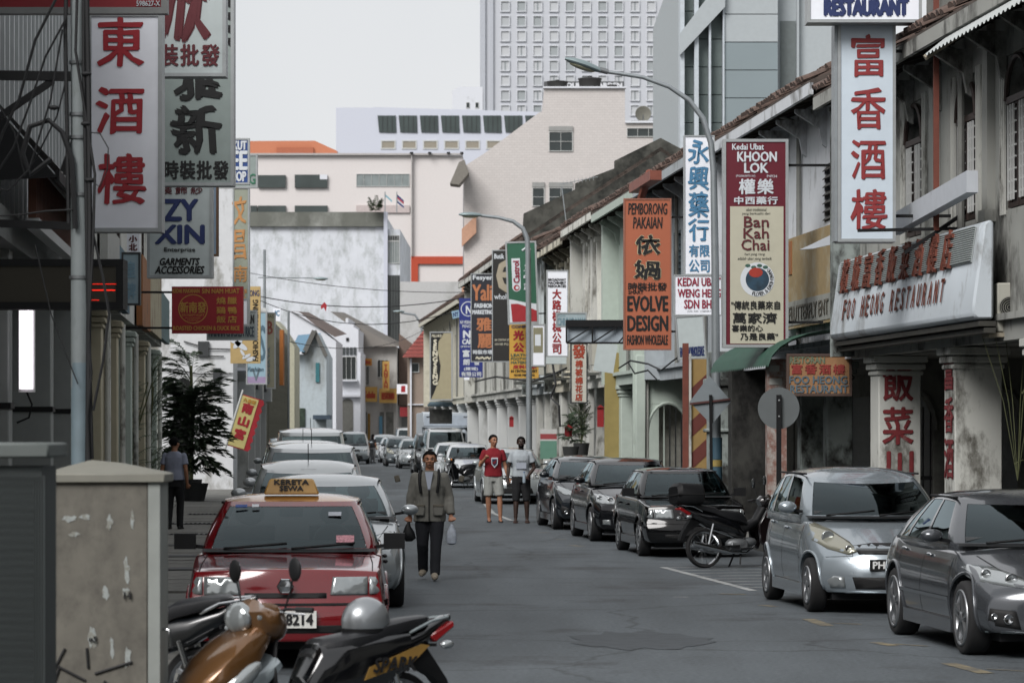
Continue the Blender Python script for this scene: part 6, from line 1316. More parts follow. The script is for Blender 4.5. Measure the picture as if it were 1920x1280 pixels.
m = MB(); k = 290 / FPX; q = lambda x: (x - CX) * k; z = lambda y: HC + (HY - y) * k; m.prism([(q(771), z(640)), (q(771), z(481)), (q(868), z(481)), (q(868), z(495)), (q(784), z(495)), (q(784), z(640))], -.25, 0); m.build('orange_frame', oran, t)
t = facepoly('orange_roofed_block', 'flat orange roof block on top of the beige building', 'building', 305, [(400, 300), (400, 265), (590, 264), (632, 283), (632, 300)], 12, M('orange_render', 'ad6e52', .85, var=.03)); fbox(t, 305, 519, 588, 277, 292, -.3, 0, M('orange_shade', '985a42', .85), 'recess_shade_panel')  # raised panel in darker orange, standing in for a shaded recess
t = facepoly('ribbon_window_building', 'long white modern building with slanted dark ribbon windows', 'building', 380, [(630, 400), (630, 202), (700, 202), (700, 201), (1080, 212), (1080, 400)], 25, M('modern_white', 'bfc3ce', .8, var=.015))
k = 380 / FPX; q = lambda x: (x - CX) * k; z = lambda y: HC + (HY - y) * k
for i in range(8):
    a = 706 + i * 39.5; m = MB(); m.prism([(q(a + 2), z(217)), (q(a + 36), z(217)), (q(a + 37), z(249)), (q(a + 5), z(248))], -.15, 0); o = m.build('window', M('ribbon_glass', '3d4746', .3, var=.2, vs=.3), t)
    for j in range(3): MB().box(q(a + 11 + j * 9), q(a + 11.7 + j * 9), -.22, -.15, z(248), z(218)).build('mullion', greyfr, o)
    fpw(t, 380, a + 8, a + 36, 263, 280, 1, 1, pm=M('blind_beige', '8b8578', .6), fw=.15)
t = facepoly('slit_block', 'small pale rooftop block left of the hotel tower', 'building', 520, [(848, 210), (848, 170), (862, 163), (905, 163), (905, 210)], 12, W2)
for a in (874, 891): fpw(t, 520, a, a + 7, 192, 203, 1, 1)
# hotel tower
HW = M('hotel_wall', 'b7bac0', .85, var=.015); d = 640; k = d / FPX; q = lambda x: (x - CX) * k; z = lambda y: HC + (HY - y) * k
t = facepoly('hotel_tower', 'tall pale hotel tower with a grid of small white-framed windows', 'hotel', d, [(900, 500), (900, -60), (1290, -60), (1290, 500)], 30, HW)
for a, b in ((900, 910), (919, 925)): fbox(t, d, a, b, -60, 400, -.6, 0, M('hotel_pier', 'abafb6', .85), 'corner_pier')
fm_ = M('hotel_frame', 'c4c7cc', .8, var=0); ww, wh = 18 * k, 21 * k
fme = MB(); e = 1.6 * k; fme.box(0, e, -.35, 0, 0, wh).box(ww - e, ww, -.35, 0, 0, wh).box(e, ww - e, -.35, 0, 0, e).box(e, ww - e, -.35, 0, wh - e, wh); fme = fme.mesh('window', fm_)
pane = [MB().box(e, ww - e, -.06, -.02, e, wh - e).mesh('pane', M(n_, c_, .4, var=0)) for n_, c_ in (('curtain_pale', 'b4b7ba'), ('hotel_glass', '949a9c'), ('curtain_mid', 'a6aaad'))]
cur = MB().box(e + (ww - 2 * e) * .42, e + (ww - 2 * e) * .6, -.10, -.06, e, wh - e * 1.5).mesh('curtain_gap', M('hotel_gap', '858b8e', .4, var=0))
for r_ in range(10):
    for c_ in range(11):
        x, y = 938 + c_ * 30.4, 23 + (r_ - 1) * 27.8; o = link('window', fme, t, (q(x), 0, z(y))); rr = R.random(); link('pane', pane[0 if rr < .62 else 1 if rr < .78 else 2], o)
        if rr < .5 and (r_ + c_) % 2: link('curtain_gap', cur, o)
# stepped pinkish building on the right
PK = M('pink_brick', 'c2bdba', .9, var=.02, dirt=.18, dcol='8f8580', ds=.2, streak=.7, brick=1.6); d = 196
t = facepoly('stepped_pink_building', 'large pale pinkish brick building with a stepped gable and water tanks', 'building', d, [(870, 880), (870, 312), (905, 290), (1010, 212), (1019, 208), (1020, 165), (1172, 165), (1172, 230), (1264, 230), (1268, 880)], 26, PK)
for a, b, c, e, nx in ((1029, 1074, 247, 284, 2), (1029, 1074, 352, 387, 2), (998, 1021, 352, 387, 1)): 
    fpw(t, d, a, b, c, e, nx, 2, pm=winglass); fbox(t, d, a, b, c - 10, c - 1, -.12, 0, M('louvre_pale', '8b8c8a', .7), 'top_vent')
fpw(t, d, 1175, 1257, 240, 257, 4, 1, pm=winglass)
fbox(t, d, 1018, 1174, 163, 166, -.2, .5, W2, 'coping'); fbox(t, d, 1172, 1266, 227, 231, -.2, .5, W2, 'coping')
m = MB(); k = d / FPX; q = lambda x: (x - CX) * k; z = lambda y: HC + (HY - y) * k
m.prism([(q(845), z(350)), (q(862), z(310)), (q(872), z(306)), (q(880), z(330)), (q(862), z(352))], -2.5, -.1); m.build('sloped_canopy', M('canopy_grey', '77736c', .8), t)
for a, b in ((405, 455), (505, 555)): m = MB(); m.prism([(q(866), z(a + 25)), (q(893), z(a)), (q(893), z(a + 32)), (q(866), z(b + 8))], -.5, -.0); m.build('balcony_front', M('balcony_pink', 'b58d76', .85), t)
# tanks, lettering band and dish stand on it
for px, w, y0, y1 in ((1045, 42, 151, 165), (1106, 46, 144, 165), (1148, 20, 159, 165)):
    c = P(px, 165, d + 4); r_ = w / 2 * k; h = (y1 - y0) * k; tt = thing('water_tank', {1045: 'low black water tank at the left end of the pinkish roof', 1106: 'tallest black water tank in the middle of the pinkish roof', 1148: 'smallest black tank at the right end of the pinkish roof'}[px], 'water tank', c, 0, 'black rooftop water tanks')
    MB().lathe([(.01, 0), (r_ * .86, 0), (r_ * .95, h * .7), (r_, h * .75), (r_, h * .85), (.01, h)], 24).build('tank', M('tank_black', '252626', .6, var=.1), tt); MB().lathe([(r_ * .2, h), (r_ * .2, h * 1.08), (.01, h * 1.08)], 12).build('cap', blackp, tt)
s = Sign('rooftop_lettering', 'dark parapet band with pale letters behind the roof tanks', 1020, 1170, 153, 166, d + 9, M('band_grey', '4c4e50', .8), None, dep=.3, group=None); s.text('QUEEN GARDEN', 1062, 1166, 156, 165, M('hotel_frame', 'd2d5da', .8), bold=.03)
c = P(1206, 230, d + 2); tt = thing('satellite_dish', 'round grey satellite dish on the lower pinkish roof', 'satellite dish', c); MB().lathe([(.001, .12), (.25, .09), (.48, 0), (.5, .01), (.25, .12), (.001, .15)], 24, Matrix.Translation((0, 0, .55)) @ Matrix.Rotation(radians(8), 4, 'X'), ax='y').build('dish', M('dish_grey', '77776e', .6), tt); MB().tube([(0, .1, 0), (0, .12, .5)], .04, 6).build('mast', steelgrey, tt)
# blue-grey tower
d = 122; k = d / FPX; q = lambda x: (x - CX) * k; z = lambda y: HC + (HY - y) * k
bgp = M('blue_panel', '7e8a8e', .7, var=.04, vs=.5); bgd = M('blue_panel_dark', '66716f', .7, var=.05); pale = M('tower_pale', 'a3aaad', .85, var=.03, dirt=.15)
t = facepoly('blue_grey_tower', 'blue-grey panelled office tower with tall pale fins', 'office building', d, [(1272, 700), (1272, -80), (1600, -80), (1600, 700)], 22, pale)
for a, b, y, mt in ((1281, 1299, -.4, bgd), (1308, 1326, -.4, bgd), (1331, 1352, -.4, bgd), (1356, 1455, -.8, bgp)):
    for i in range(12):
        y0 = -80 + i * 52 + (0 if a < 1350 else 8)
        if y0 > 520: continue
        fbox(t, d, a, b, y0 + .8, y0 + 51.2, y, 0, mt if not (a > 1350 and y0 < 50) else pale, 'wall_panel')
for a, b in ((1273, 1281), (1299.5, 1307.5), (1326.5, 1330.5), (1352.5, 1355.5)): fbox(t, d, a, b, -80, 560, -.9, 0, M('fin_pale', 'b4bcc2', .8), 'fin')
m = MB(); m.prism([(q(1272), z(110)), (q(1272), z(70)), (q(1356), z(-40)), (q(1356), z(20))], -1.1, -.9); m.build('raking_band', pale, t)
fbox(t, d, 1463, 1492, 40, 190, -.03, 0, M('slot_shade', '6f7676', .9), 'slot_shade_panel'); fbox(t, d, 1493, 1497, -80, 400, -.3, 0, pale, 'edge_rib')  # flat panel on the wall; the slot's shade is put into its colour
# tiled-roof house, far right bits
d = 182; t = facepoly('red_tiled_house', 'brown-grey house with a steep red tiled roof at the street end', 'house', d, [(764, 880), (764, 668), (796, 668), (796, 880)], 9, M('taupe', '8a7c70', .9, var=.04)); k = d / FPX; q = lambda x: (x - CX) * k; z = lambda y: HC + (HY - y) * k
rt = M('red_tile', '86413a', .8, var=.12); m = MB(); m.add([(q(755), -.8, z(670)), (q(802), -.8, z(670)), (q(802), 5, z(600)), (q(793), 4, z(612))], [(0, 1, 2, 3)]); m.build('roof', rt, t)
for i in range(7): y = 664 - i * 8; xa = 757 + i * 5.5; MB().bar((q(xa), -.7 + .7 * i, z(y)), (q(801), -.7 + .7 * i, z(y)), .07, .05).build('tile_course', M('red_tile_dark', '5e2e2a', .8), t)
fpw(t, d, 771, 786, 680, 698, 1, 1); fbox(t, d, 765, 795, 757, 759, -.15, 0, W2, 'string_course'); fbox(t, d, 769, 772, 672, 820, -.3, 0, W2, 'corner_post')
t = tag(fboxo := MB().box(q(744), q(768), -3, 0, z(780), z(762)).build('red_awning', M('awning_red', '7c1c22', .7)), 'small dark red awning at the far end of the street', 'awning'); t.location = (0, 190, 0)
s = Sign('hanging_sign', 'small white sign with red logo at the far street end', 744, 768, 720, 738, 186, SW, None, dep=.2, group=None); s.rect(752, 760, 723, 735, red)
t = facepoly('far_dark_gable_house', 'dark brown gable beyond the far crossing', 'house', 228, [(748, 760), (748, 625), (774, 645), (800, 668), (800, 760)], 8, M('brown_gable', '6a5a52', .9, var=.1))
# ================================================================ signs on the right
s = Sign('hanging_sign', 'white sign with RESTAURANT in navy capitals at the top right, over the tall white sign', 1515, 1727, -60, 41, 40.2, SW, silver, dep=.35, fw=.03); s.text('RESTAURANT', 1547, 1702, 0, 29, navy, bold=.02)
s = Sign('hanging_sign', 'tall white sign with four red brush characters hanging before the arched windows', 1572, 1678, 44, 452, 40.5, M('sign_white_blue', 'c4d0da', .5, var=.03, dirt=.1), silver, dep=.4, fw=.03, hang=(1, .9))
MB().box(-s.hw - .05, -s.hw - .012, 0, .4, 0, s.h).build('side_panel', M('side_aluminium', '8b9194', .45, metal=.3), s.t)
for ch, y0, y1, a, b in (('富', 66, 143, 1598, 1658), ('香', 166, 242, 1596, 1660), ('酒', 263, 335, 1596, 1660), ('樓', 356, 430, 1596, 1662)): s.text(ch, a, b, y0, y1, M('ink_brickred', '862a2c', .6, var=.08), bold=.009, wob=.008)
s = Sign('hanging_sign', 'maroon and cream pharmacy sign with a round flower emblem and silver frame', 1357, 1477, 262, 650, 49, M('sign_maroon', '5c1122', .45, var=.05), silver, dep=.3, fw=.035, hang=(1, .8))
s.rect(1369, 1469, 387, 644, M('sign_ivory', 'b3b09e', .55, var=.03, dirt=.15), y=-.006, name='ivory_panel')
X_ = -.012; serif = dred
s.text('Kedai Ubat', 1373, 1432, 270, 281, pwh, bold=.004); s.text('KHOON', 1383, 1456, 285, 303, pwh, bold=.007); s.text('LOK', 1396, 1440, 306, 324, pwh, bold=.007); s.text('(PG0063873-W)', 1380, 1416, 328, 333, pwh); s.text('P4934', 1438, 1457, 328, 333, pwh)
s.text('權樂', 1386, 1450, 336, 364, pwh, bold=.008, spacing=1.15); s.text('中西藥行', 1377, 1458, 369, 383, pwh, bold=.005, spacing=1.1)
for tx, a, b, c, e in (('ubat tradisional', 1399, 1437, 390, 396), ('yang berkualiti dari', 1391, 1444, 398, 404), ('hari yang riang', 1396, 1434, 474, 480), ('adalah ubat yang terbaik', 1383, 1447, 482, 489)): s.text(tx, a, b, c, e, blk, y=X_, shear=.15)
for tx, a, b, c, e in (('Ban', 1395, 1441, 406, 426), ('Kah', 1394, 1441, 428, 447), ('Chai', 1390, 1442, 449, 469)): s.text(tx, a, b, c, e, serif, y=X_, bold=.003)
def disc(s, cx, cy, r, mat, y, name, ry=None, n=32):
    m = MB(); m.add([(s.X(cx) + r * s.k * cos(2 * pi * i / n), y, s.Z(cy) + (ry or r) * s.k * sin(2 * pi * i / n)) for i in range(n)], [tuple(range(n))]); return m.build(name, mat, s.t)
disc(s, 1420, 524, 32, pwh, -.010, 'emblem_ring'); disc(s, 1420, 524, 22, M('emblem_blue', '1f3a4c', .6, var=.4, vs=8), -.012, 'emblem_globe'); disc(s, 1417, 511, 13, M('emblem_red', '9c3022', .6), -.014, 'emblem_flower', 9)
for a in range(4): disc(s, 1402 + a * 11, 498 + (a % 2) * 3, 5, M('emblem_leaf', '33564a', .6), -.0135, 'emblem_leaf', 3)
st = 'FLOWER & EARTH BRAND'
for i, ch in enumerate(st):
    if ch == ' ': continue
    an = radians(255 + i * 7.6); q = Matrix.Translation((s.X(1420) + 27 * s.k * cos(an), 0, s.Z(524) + 27 * s.k * sin(an))) @ Matrix.Rotation(-(an + pi / 2), 4, 'Y')
    text(ch, -.022, .022, -.028, .028, blk, s.t, y=-.016, mtx=q)
for tx, a, b, c, e, bo in (('"傳統良藥來自', 1371, 1462, 564, 580, .002), ('萬家濟', 1374, 1456, 586, 606, .004), ('喜樂的心', 1372, 1430, 609, 621, .002), ('乃是良藥"', 1388, 1458, 624, 637, .002)): s.text(tx, a, b, c, e, blk, y=X_, bold=bo)
s = Sign('hanging_sign', 'slim white sign with steel-blue brush characters crossed by the lamp post', 1283, 1339, 255, 515, 56.6, SW, silver, dep=.15, fw=.015)
for ch, y0, y1 in (('永', 262, 306), ('興', 313, 356), ('藥', 361, 407), ('行', 410, 452)): s.text(ch, 1292, 1328, y0, y1, skyb, bold=.012, wob=.015)
s.text('有限', 1292, 1330, 459, 481, skyb, bold=.006); s.text('公司', 1292, 1330, 487, 510, skyb, bold=.006)
s = Sign('hanging_sign', 'white board with KEDAI UBAT WENG HENG SDN BHD in dark red letters', 1264, 1353, 516, 591, 56.4, SW, silver, dep=.08, fw=.015)
for tx, a, b, c, e in (('KEDAI UBAT', 1271, 1351, 521, 536), ('WENG HENG', 1271, 1352, 542, 557), ('SDN BHD', 1283, 1345, 562, 578)): s.text(tx, a, b, c, e, M('ink_maroon', '8a2038', .6), bold=.005)
s.text('(CO. NO. 1100509-M)', 1289, 1337, 582, 586, blk)
s = Sign('hanging_sign', 'tilted pale board with FASHION WHOLESALE in blue along its foot', 1272, 1324, 592, 672, 61, SW2, silver, dep=.08, fw=.015, tilt=radians(-4)); s.text('FASHION WHOLESALE', 1276, 1321, 650, 668, navy, bold=.006, mtx=None)
og = M('sign_orange', 'a45c40', .55, var=.06, vs=1, dirt=.25, dcol='b07a50', ds=.7)
s = Sign('hanging_sign', 'orange clothing wholesale sign with black lettering and two large characters', 1170, 1258, 373, 655, 63, og, M('rim_brown', '8b5a48', .6), dep=.15, fw=.02, hang=(1, .7))
for tx, a, b, c, e, bo, sh in (('PEMBORONG', 1178, 1251, 381, 402, .004, .12), ('PAKAIAN', 1187, 1242, 407, 428, .004, .12), ('時裝批發', 1178, 1250, 530, 545, .004, 0), ('SMART', 1178, 1206, 545, 551, .003, 0), ('EVOLVE', 1177, 1252, 555, 583, .012, 0), ('DESIGN', 1177, 1252, 592, 620, .012, 0), ('FASHION WHOLESALE', 1176, 1252, 628, 646, .004, 0)): s.text(tx, a, b, c, e, blk, bold=bo, shear=sh)
for ch, y0, y1 in (('依', 442, 476), ('媧', 489, 522)):
    s.text(ch, 1191, 1238, y0, y1, M('ink_halo', 'b5a98a', .6), bold=.028, wob=.02); s.text(ch, 1191, 1238, y0, y1, blk, bold=.014, wob=.02, y=-.012)
# open steel frame sign
d = 67; t, hw, h = boxat('frame_sign', 'open black steel frame sign with a pale backing sheet left of the orange sign', 'sign frame', 1062, 1170, 600, 643, d, .04, M('frame_pale', '9aa5ad', .6), None); k = d / FPX
m = MB(); m.box(-hw, hw, -.12, 0, h - 13 * k, h); 
for a in (-hw, -hw + .45 * hw * 2, hw * .98): m.bar((a, -.1, 0), (a, -.1, h), .035)
m.bar((-hw, -.1, 0), (hw, -.1, 0), .04); m.bar((-hw, -.1, 0), (-hw * .12, -.1, h - 13 * k), .03); m.bar((-hw * .1, -.1, 0), (hw * .75, -.1, h - 13 * k), .03); m.bar((hw * .8, -.1, 0), (hw, -.1, h * .3), .03); m.build('steel_frame', blackp, t)
s = Sign('hanging_sign', 'narrow white sign with red characters in a column, hung below the black steel frame', 1070, 1101, 643, 755, 74, M('sign_white_warm', 'b5b3a8', .7, dirt=.3), greyfr, dep=.15, fw=.02)
s.text('發', 1074, 1097, 646, 671, rd2, bold=.012); s.text('棉被棉花店', 1079, 1092, 674, 752, rd2, bold=.007, vert=True)
s = Sign('hanging_sign', 'blank white board hanging askew beside the red-charactered sign', 1112, 1150, 643, 697, 72, SW2, None, dep=.06, tilt=radians(9))
s = Sign('hanging_sign', 'white machinery company sign with a column of red characters', 1025, 1065, 507, 668, 82, SW, silver, dep=.2, fw=.02)
for tx, c in (('BROADWAY', 522), ('MACHINERY', 528), ('RESOURCES', 534)): s.text(tx, 1028, 1061, c, c + 4.6, blk, bold=.004)
s.text('大路機械公司', 1036, 1052, 541, 664, M('ink_red2', '8e2024', .6), bold=.010, vert=True)
s = Sign('hanging_sign', 'faint pale blue sign with washed out letters CH crossing the machinery sign', 1043, 1100, 586, 613, 78, M('sign_ghost', '97a6ab', .7, dirt=.3), silver, dep=.1); s.text('KEDAI', 1046, 1060, 589, 594, M('ink_ghost', '6d8792', .7)); s.text('CHUNG NAM', 1045, 1097, 596, 610, M('ink_ghost', '6d8792', .7), bold=.006)
# oil brand sign
d = 93; s = Sign('hanging_sign', 'green and red motor oil sign with upright Castrol lettering behind the thin lamp post', 953, 1010, 453, 607, d, M('sign_green', '2a5a45', .45, var=.05), silver, dep=.2, fw=.04, tilt=radians(-2), hang=(1, 1.2))
k = s.k; m = MB(); q = [(956, 562), (975, 567), (1008, 578), (1008, 562), (998, 566), (975, 563)]
m.prism([(s.X(956), s.Z(560)), (s.X(956), s.Z(604)), (s.X(1007), s.Z(604)), (s.X(1007), s.Z(570)), (s.X(990), s.Z(568)), (s.X(970), s.Z(563))], -.008, 0); m.build('white_band', pwh, s.t)
m = MB(); m.prism([(s.X(959), s.Z(569)), (s.X(961), s.Z(603)), (s.X(1007), s.Z(603)), (s.X(1007), s.Z(583)), (s.X(992), s.Z(576)), (s.X(972), s.Z(569))], -.014, 0); m.build('red_field', M('oil_red', '96222a', .5), s.t)
s.rect(963, 979, 484, 540, pwh, y=-.008, name='logo_plate'); disc(s, 971, 538, 8, pwh, -.009, 'logo_round'); s.text('Castrol', 966, 977, 489, 530, M('oil_ink', '8a2038', .5), y=-.014, bold=.010, rot=True); disc(s, 971, 539, 5.5, M('oil_red', '96222a', .5), -.012, 'logo_disc'); disc(s, 972, 539, 3, pwh, -.014, 'logo_dot')
s.text('BikePoint', 985, 996, 496, 543, pwh, y=-.010, bold=.008, rot=True); s.text('ক', 984, 999, 464, 484, pwh, y=-.010, bold=.01) if False else None
m = MB(); m.tube([(s.X(984), -.01, s.Z(470)), (s.X(992), -.01, s.Z(464)), (s.X(999), -.01, s.Z(468)), (s.X(994), -.01, s.Z(476)), (s.X(998), -.01, s.Z(486))], .03, 5); m.build('rider_logo', pwh, s.t)
s = Sign('hanging_sign', 'yellow leather company sign with red characters below the motor oil sign', 955, 1010, 607, 709, 94, M('sign_yellow', 'c0953e', .6, var=.04), None, dep=.12)
s.text('COMPANY', 959, 1006, 610, 615, navy, bold=.005); s.text('光明', 963, 1004, 620, 637, red, bold=.02, spacing=1.3); s.text('公司', 963, 1004, 643, 659, red, bold=.02, spacing=1.3)
for tx, c in (('LEATHER', 663), ('FOOTWEAR', 670), ('MATERIALS', 677)): s.text(tx, 958, 1000, c, c + 5, M('ink_green2', '37584a', .6), bold=.004)
s.text('皮料專家', 962, 1006, 684, 691, red, bold=.007); s.text('64 CINTRA STREET', 958, 1007, 693, 698, blk, bold=.004); s.text('10100 PENANG', 964, 1002, 701, 705, blk, bold=.004)
s = Sign('hanging_sign', 'pale light box with an olive poster right of the yellow sign', 997, 1022, 608, 686, 88, SW, silver, dep=1.0); s.rect(1000, 1018, 614, 661, M('poster_olive', '7d7a62', .7), y=-.006); s.rect(1003, 1014, 627, 648, pwh, y=-.010)
s = Sign('hanging_sign', 'pale cloth sign sagging under the machinery sign', 1024, 1062, 669, 682, 80, SW2, None, dep=.4)
s = Sign('hanging_sign', 'tall black wholesale sign with a huge cream letter e', 923, 957, 469, 678, 100, M('sign_black', '22211f', .5, var=.08), silver, dep=.25, fw=.02)
s.text('Butik', 927, 945, 476, 485, pwh, bold=.006); s.text('e', 932, 968, 487, 548, M('ink_beige', '9c9380', .6), bold=.03); s.text('whole', 927, 955, 551, 561, pwh, bold=.004); s.text('84 CINTRA ST', 928, 955, 635, 639, palec); s.text('10100 PG', 928, 953, 643, 647, palec)
s = Sign('hanging_sign', 'black fashion marketing sign with orange Yali lettering', 883, 926, 513, 678, 106, M('sign_black_blue', '22242c', .5, var=.06), silver, dep=.25, fw=.02)
s.text('Fesyen', 887, 924, 516, 527, pwh, bold=.01); s.text('Yali', 886, 922, 534, 563, M('ink_copper', 'b0704a', .6), bold=.02); s.text('FASHION', 890, 924, 569, 577, pwh, bold=.012); s.text('MARKETING', 886, 924, 581, 589, pwh, bold=.01); s.text('雅', 894, 921, 596, 620, M('ink_copper', 'b0704a', .6), bold=.02); s.text('麗', 896, 922, 626, 652, M('ink_copper', 'b0704a', .6), bold=.014); s.text('時裝市場', 887, 923, 656, 664, pwh, bold=.006); s.text('~~~', 892, 920, 668, 674, palec, bold=.006)
s = Sign('hanging_sign', 'deep blue cargo company sign with white letters', 861, 905, 559, 707, 112, M('sign_deepblue', '232f74', .5, var=.05), None, dep=.2)
m = MB(); m.lathe([(14 * s.k, -.006), (12.5 * s.k, -.006), (12.5 * s.k, 0), (14 * s.k, 0), (14 * s.k, -.006)], 30, Matrix.Translation((s.X(878), 0, s.Z(579))), ax='y'); m.build('logo_ring', pwh, s.t); s.text('N', 874, 884, 573, 588, pwh, bold=.012)
for tx, a, b, c, e, bo in (('NY PERNIAGAAN', 863, 900, 601, 607, .003), ('PENGEDAR', 867, 898, 609, 614, .003), ('N', 869, 882, 620, 633, .02), ('CARGO', 867, 900, 636, 645, .014), ('(PENANG)', 864, 898, 648, 652, .002), ('富', 868, 880, 656, 669, .012), ('朗', 869, 880, 673, 684, .01), ('發', 889, 899, 673, 684, .01), ('(檳城)', 870, 896, 688, 695, .006), ('有限公司', 865, 902, 697, 705, .006)): s.text(tx, a, b, c, e, pwh, bold=bo)
s = Sign('hanging_sign', 'pale blue ribbon-shaped sign left of the deep blue one', 849, 863, 582, 596, 113, M('sign_babyblue', '8aa9bd', .6), None, dep=.1, tilt=radians(-12)); s.text('NY', 851, 861, 585, 593, navy, bold=.006)
s = Sign('hanging_sign', 'tall cream and black sign with wavy edge reading SENG SENG', 806, 848, 622, 750, 128, M('sign_sand', '9b9378', .6, var=.05), silver, dep=.2, fw=.04)
m = MB(); pts = [(808, 748), (808, 624), (832, 624), (822, 640), (821, 660), (826, 685), (824, 708), (814, 735)]; m.prism([(s.X(a), s.Z(b)) for a, b in pts], -.01, 0); m.build('black_wave', blk, s.t); s.text('SENGSENG', 812, 820, 636, 722, palec, bold=.02, vert=True, y=-.02); s.text('PELUKIS', 810, 828, 627, 632, palec, bold=.004, y=-.02)
t = thing('canvas_canopy', 'blue-grey canvas canopy roll beneath the SENG SENG sign', 'canopy', P(827, 762, 129)); k = 129 / FPX
m = MB(); m.tube([(-24 * k, 0, .05), (-20 * k, -.1, .1), (20 * k, -.1, .1), (22 * k, 0, .05)], [.05, .1, .1, .05], 8); m.build('canvas', M('canvas_slate', '4a5c66', .8), t); m = MB(); m.box(-22 * k, 20 * k, .2, .9, -.7, -.1); m.build('junk_shelf', M('shelf_dark', '2f302e', .9, var=.4), t)
s = Sign('small_sign', 'small white sign with dark blue logo left of the box truck roof', 870, 880, 700, 712, 118, SW, None, dep=.1, group=None)

# restaurant light box lying along the facade, leaning outwards
f = Fr((XR(46.9) - .14, 46.9), (XR(37.5) - .14, 37.5)); t = thing('restaurant_light_box', 'long peeling white light box with rusty red characters and FOO HEONG RESTAURANT, above the arcade', 'shop sign', (f.A.x, f.A.y, 3.28), f.rz); Lf = f.len
bx = M('box_enamel', 'bcc4ca', .55, var=.05, vs=1, dirt=.42, dcol='625f58', ds=1.3, streak=.5)
prof = [(-.28, 0), (-.34, .06), (-.33, .20), (-.20, 1.14), (-.16, 1.18), (-.08, 1.18), (-.08, 0)]
m = MB(); n = len(prof); m.add([(x, y, z) for x in (0, Lf) for y, z in prof], [tuple(range(n)), tuple(reversed(range(n, 2 * n)))] + [(i, i + n, (i + 1) % n + n, (i + 1) % n) for i in range(n)]); m.build('case', bx, t, bevel=.03)
MB().box(-.02, Lf + .02, -.26, -.06, -.08, -.02).box(-.02, Lf + .02, -.2, -.06, -.16, -.10).build('base_rail', M('rail_dark', '35342f', .8, var=.2), t)
tl = atan2(.13, .94); q0 = Matrix.Translation((0, -.335, .20)) @ Matrix.Rotation(-tl, 4, 'X')   # plane of the sloping front
rb = MB()
for i in range(16): rb.box(.35, Lf - .35, -.035, -.012, .52 + i * .027, .532 + i * .027, q0)
rb.box(.35, Lf - .35, -.012, .0, .50, .93, q0); rb.build('ribbed_panel', M('ribbed_white', '9aa09f', .6, dirt=.35, dcol='4f4d48'), t)['kind'] = 'stuff'
def raised(st, x0, x1, z0, z1, mat, nm='raised_letter', th=.045, gap=.12, bold=.008):
    ch = [c for c in st]; w = (x1 - x0) / len(ch)
    for i, c in enumerate(ch):
        if c == ' ': continue
        a, b = x0 + w * (i + gap), x0 + w * (i + 1 - gap); o = None
        gv, gf = glyphs(c); g0, g1 = min(p[0] for p in gv), max(p[0] for p in gv); h0, h1 = min(p[1] for p in gv), max(p[1] for p in gv)
        mb = MB(); V2 = [(a + (u - g0) / (g1 - g0) * (b - a), z0 + (v - h0) / (h1 - h0) * (z1 - z0)) for u, v in gv]
        ed = {}
        for fc in gf:
            for j in range(len(fc)): e = (fc[j], fc[(j + 1) % len(fc)]); ed[tuple(sorted(e))] = ed.get(tuple(sorted(e)), 0) + 1
        for (dx, dz) in ((0, 0), (bold, 0), (-bold, 0), (0, bold)):
            y = -th - .001 * (dx + dz) / max(bold, 1e-4); b0 = len(mb.v)
            mb.v += [tuple(q0 @ Vector((u + dx, y, v + dz))) for u, v in V2] + [tuple(q0 @ Vector((u + dx, -.012, v + dz))) for u, v in V2]; n = len(V2)
            mb.f += [tuple(k_ + b0 for k_ in fc) for fc in gf] + [(x + b0, y_ + b0, y_ + n + b0, x + n + b0) for (x, y_), c_ in ed.items() if c_ == 1]; mb.sm = [False] * len(mb.f)
        me = bpy.data.meshes.new(nm); me.from_pydata(mb.v, [], mb.f); me.materials.append(mat); link(nm, me, t)
rustred = M('rust_red', '6e3a2c', .75, var=.2, vs=15, dirt=.35, dcol='2f211c', ds=6)
raised('檳城富香飯菜酒樓店', .5, Lf - 1.2, .47, .96, rustred, gap=.22, th=.06, bold=.008); raised('FOO HEONG RESTAURANT', .9, Lf - 1.6, .07, .36, rustred, gap=.24, th=.018, bold=.008)
s = Sign('small_sign', 'faded orange sign with red characters and blue FOO HEONG RESTAURANT under the green awning', 1476, 1596, 664, 741, 47.8, M('sign_rust_orange', '8f6a48', .7, var=.1, dirt=.4, dcol='8b8166', ds=1.5), M('rim_rust', '4a3a32', .7), dep=.1, fw=.03)
s.text('RESTORAN', 1481, 1546, 669, 681, M('ink_sage', '66705a', .7), bold=.004); s.text('富香酒樓', 1484, 1584, 683, 701, M('ink_rusty2', '86302a', .7), bold=.006, spacing=1.25); s.text('FOO HEONG', 1480, 1588, 705, 719, M('ink_bluegrey', '51616a', .7), bold=.006); s.text('RESTAURANT', 1482, 1590, 722, 736, M('ink_bluegrey', '51616a', .7), bold=.006)
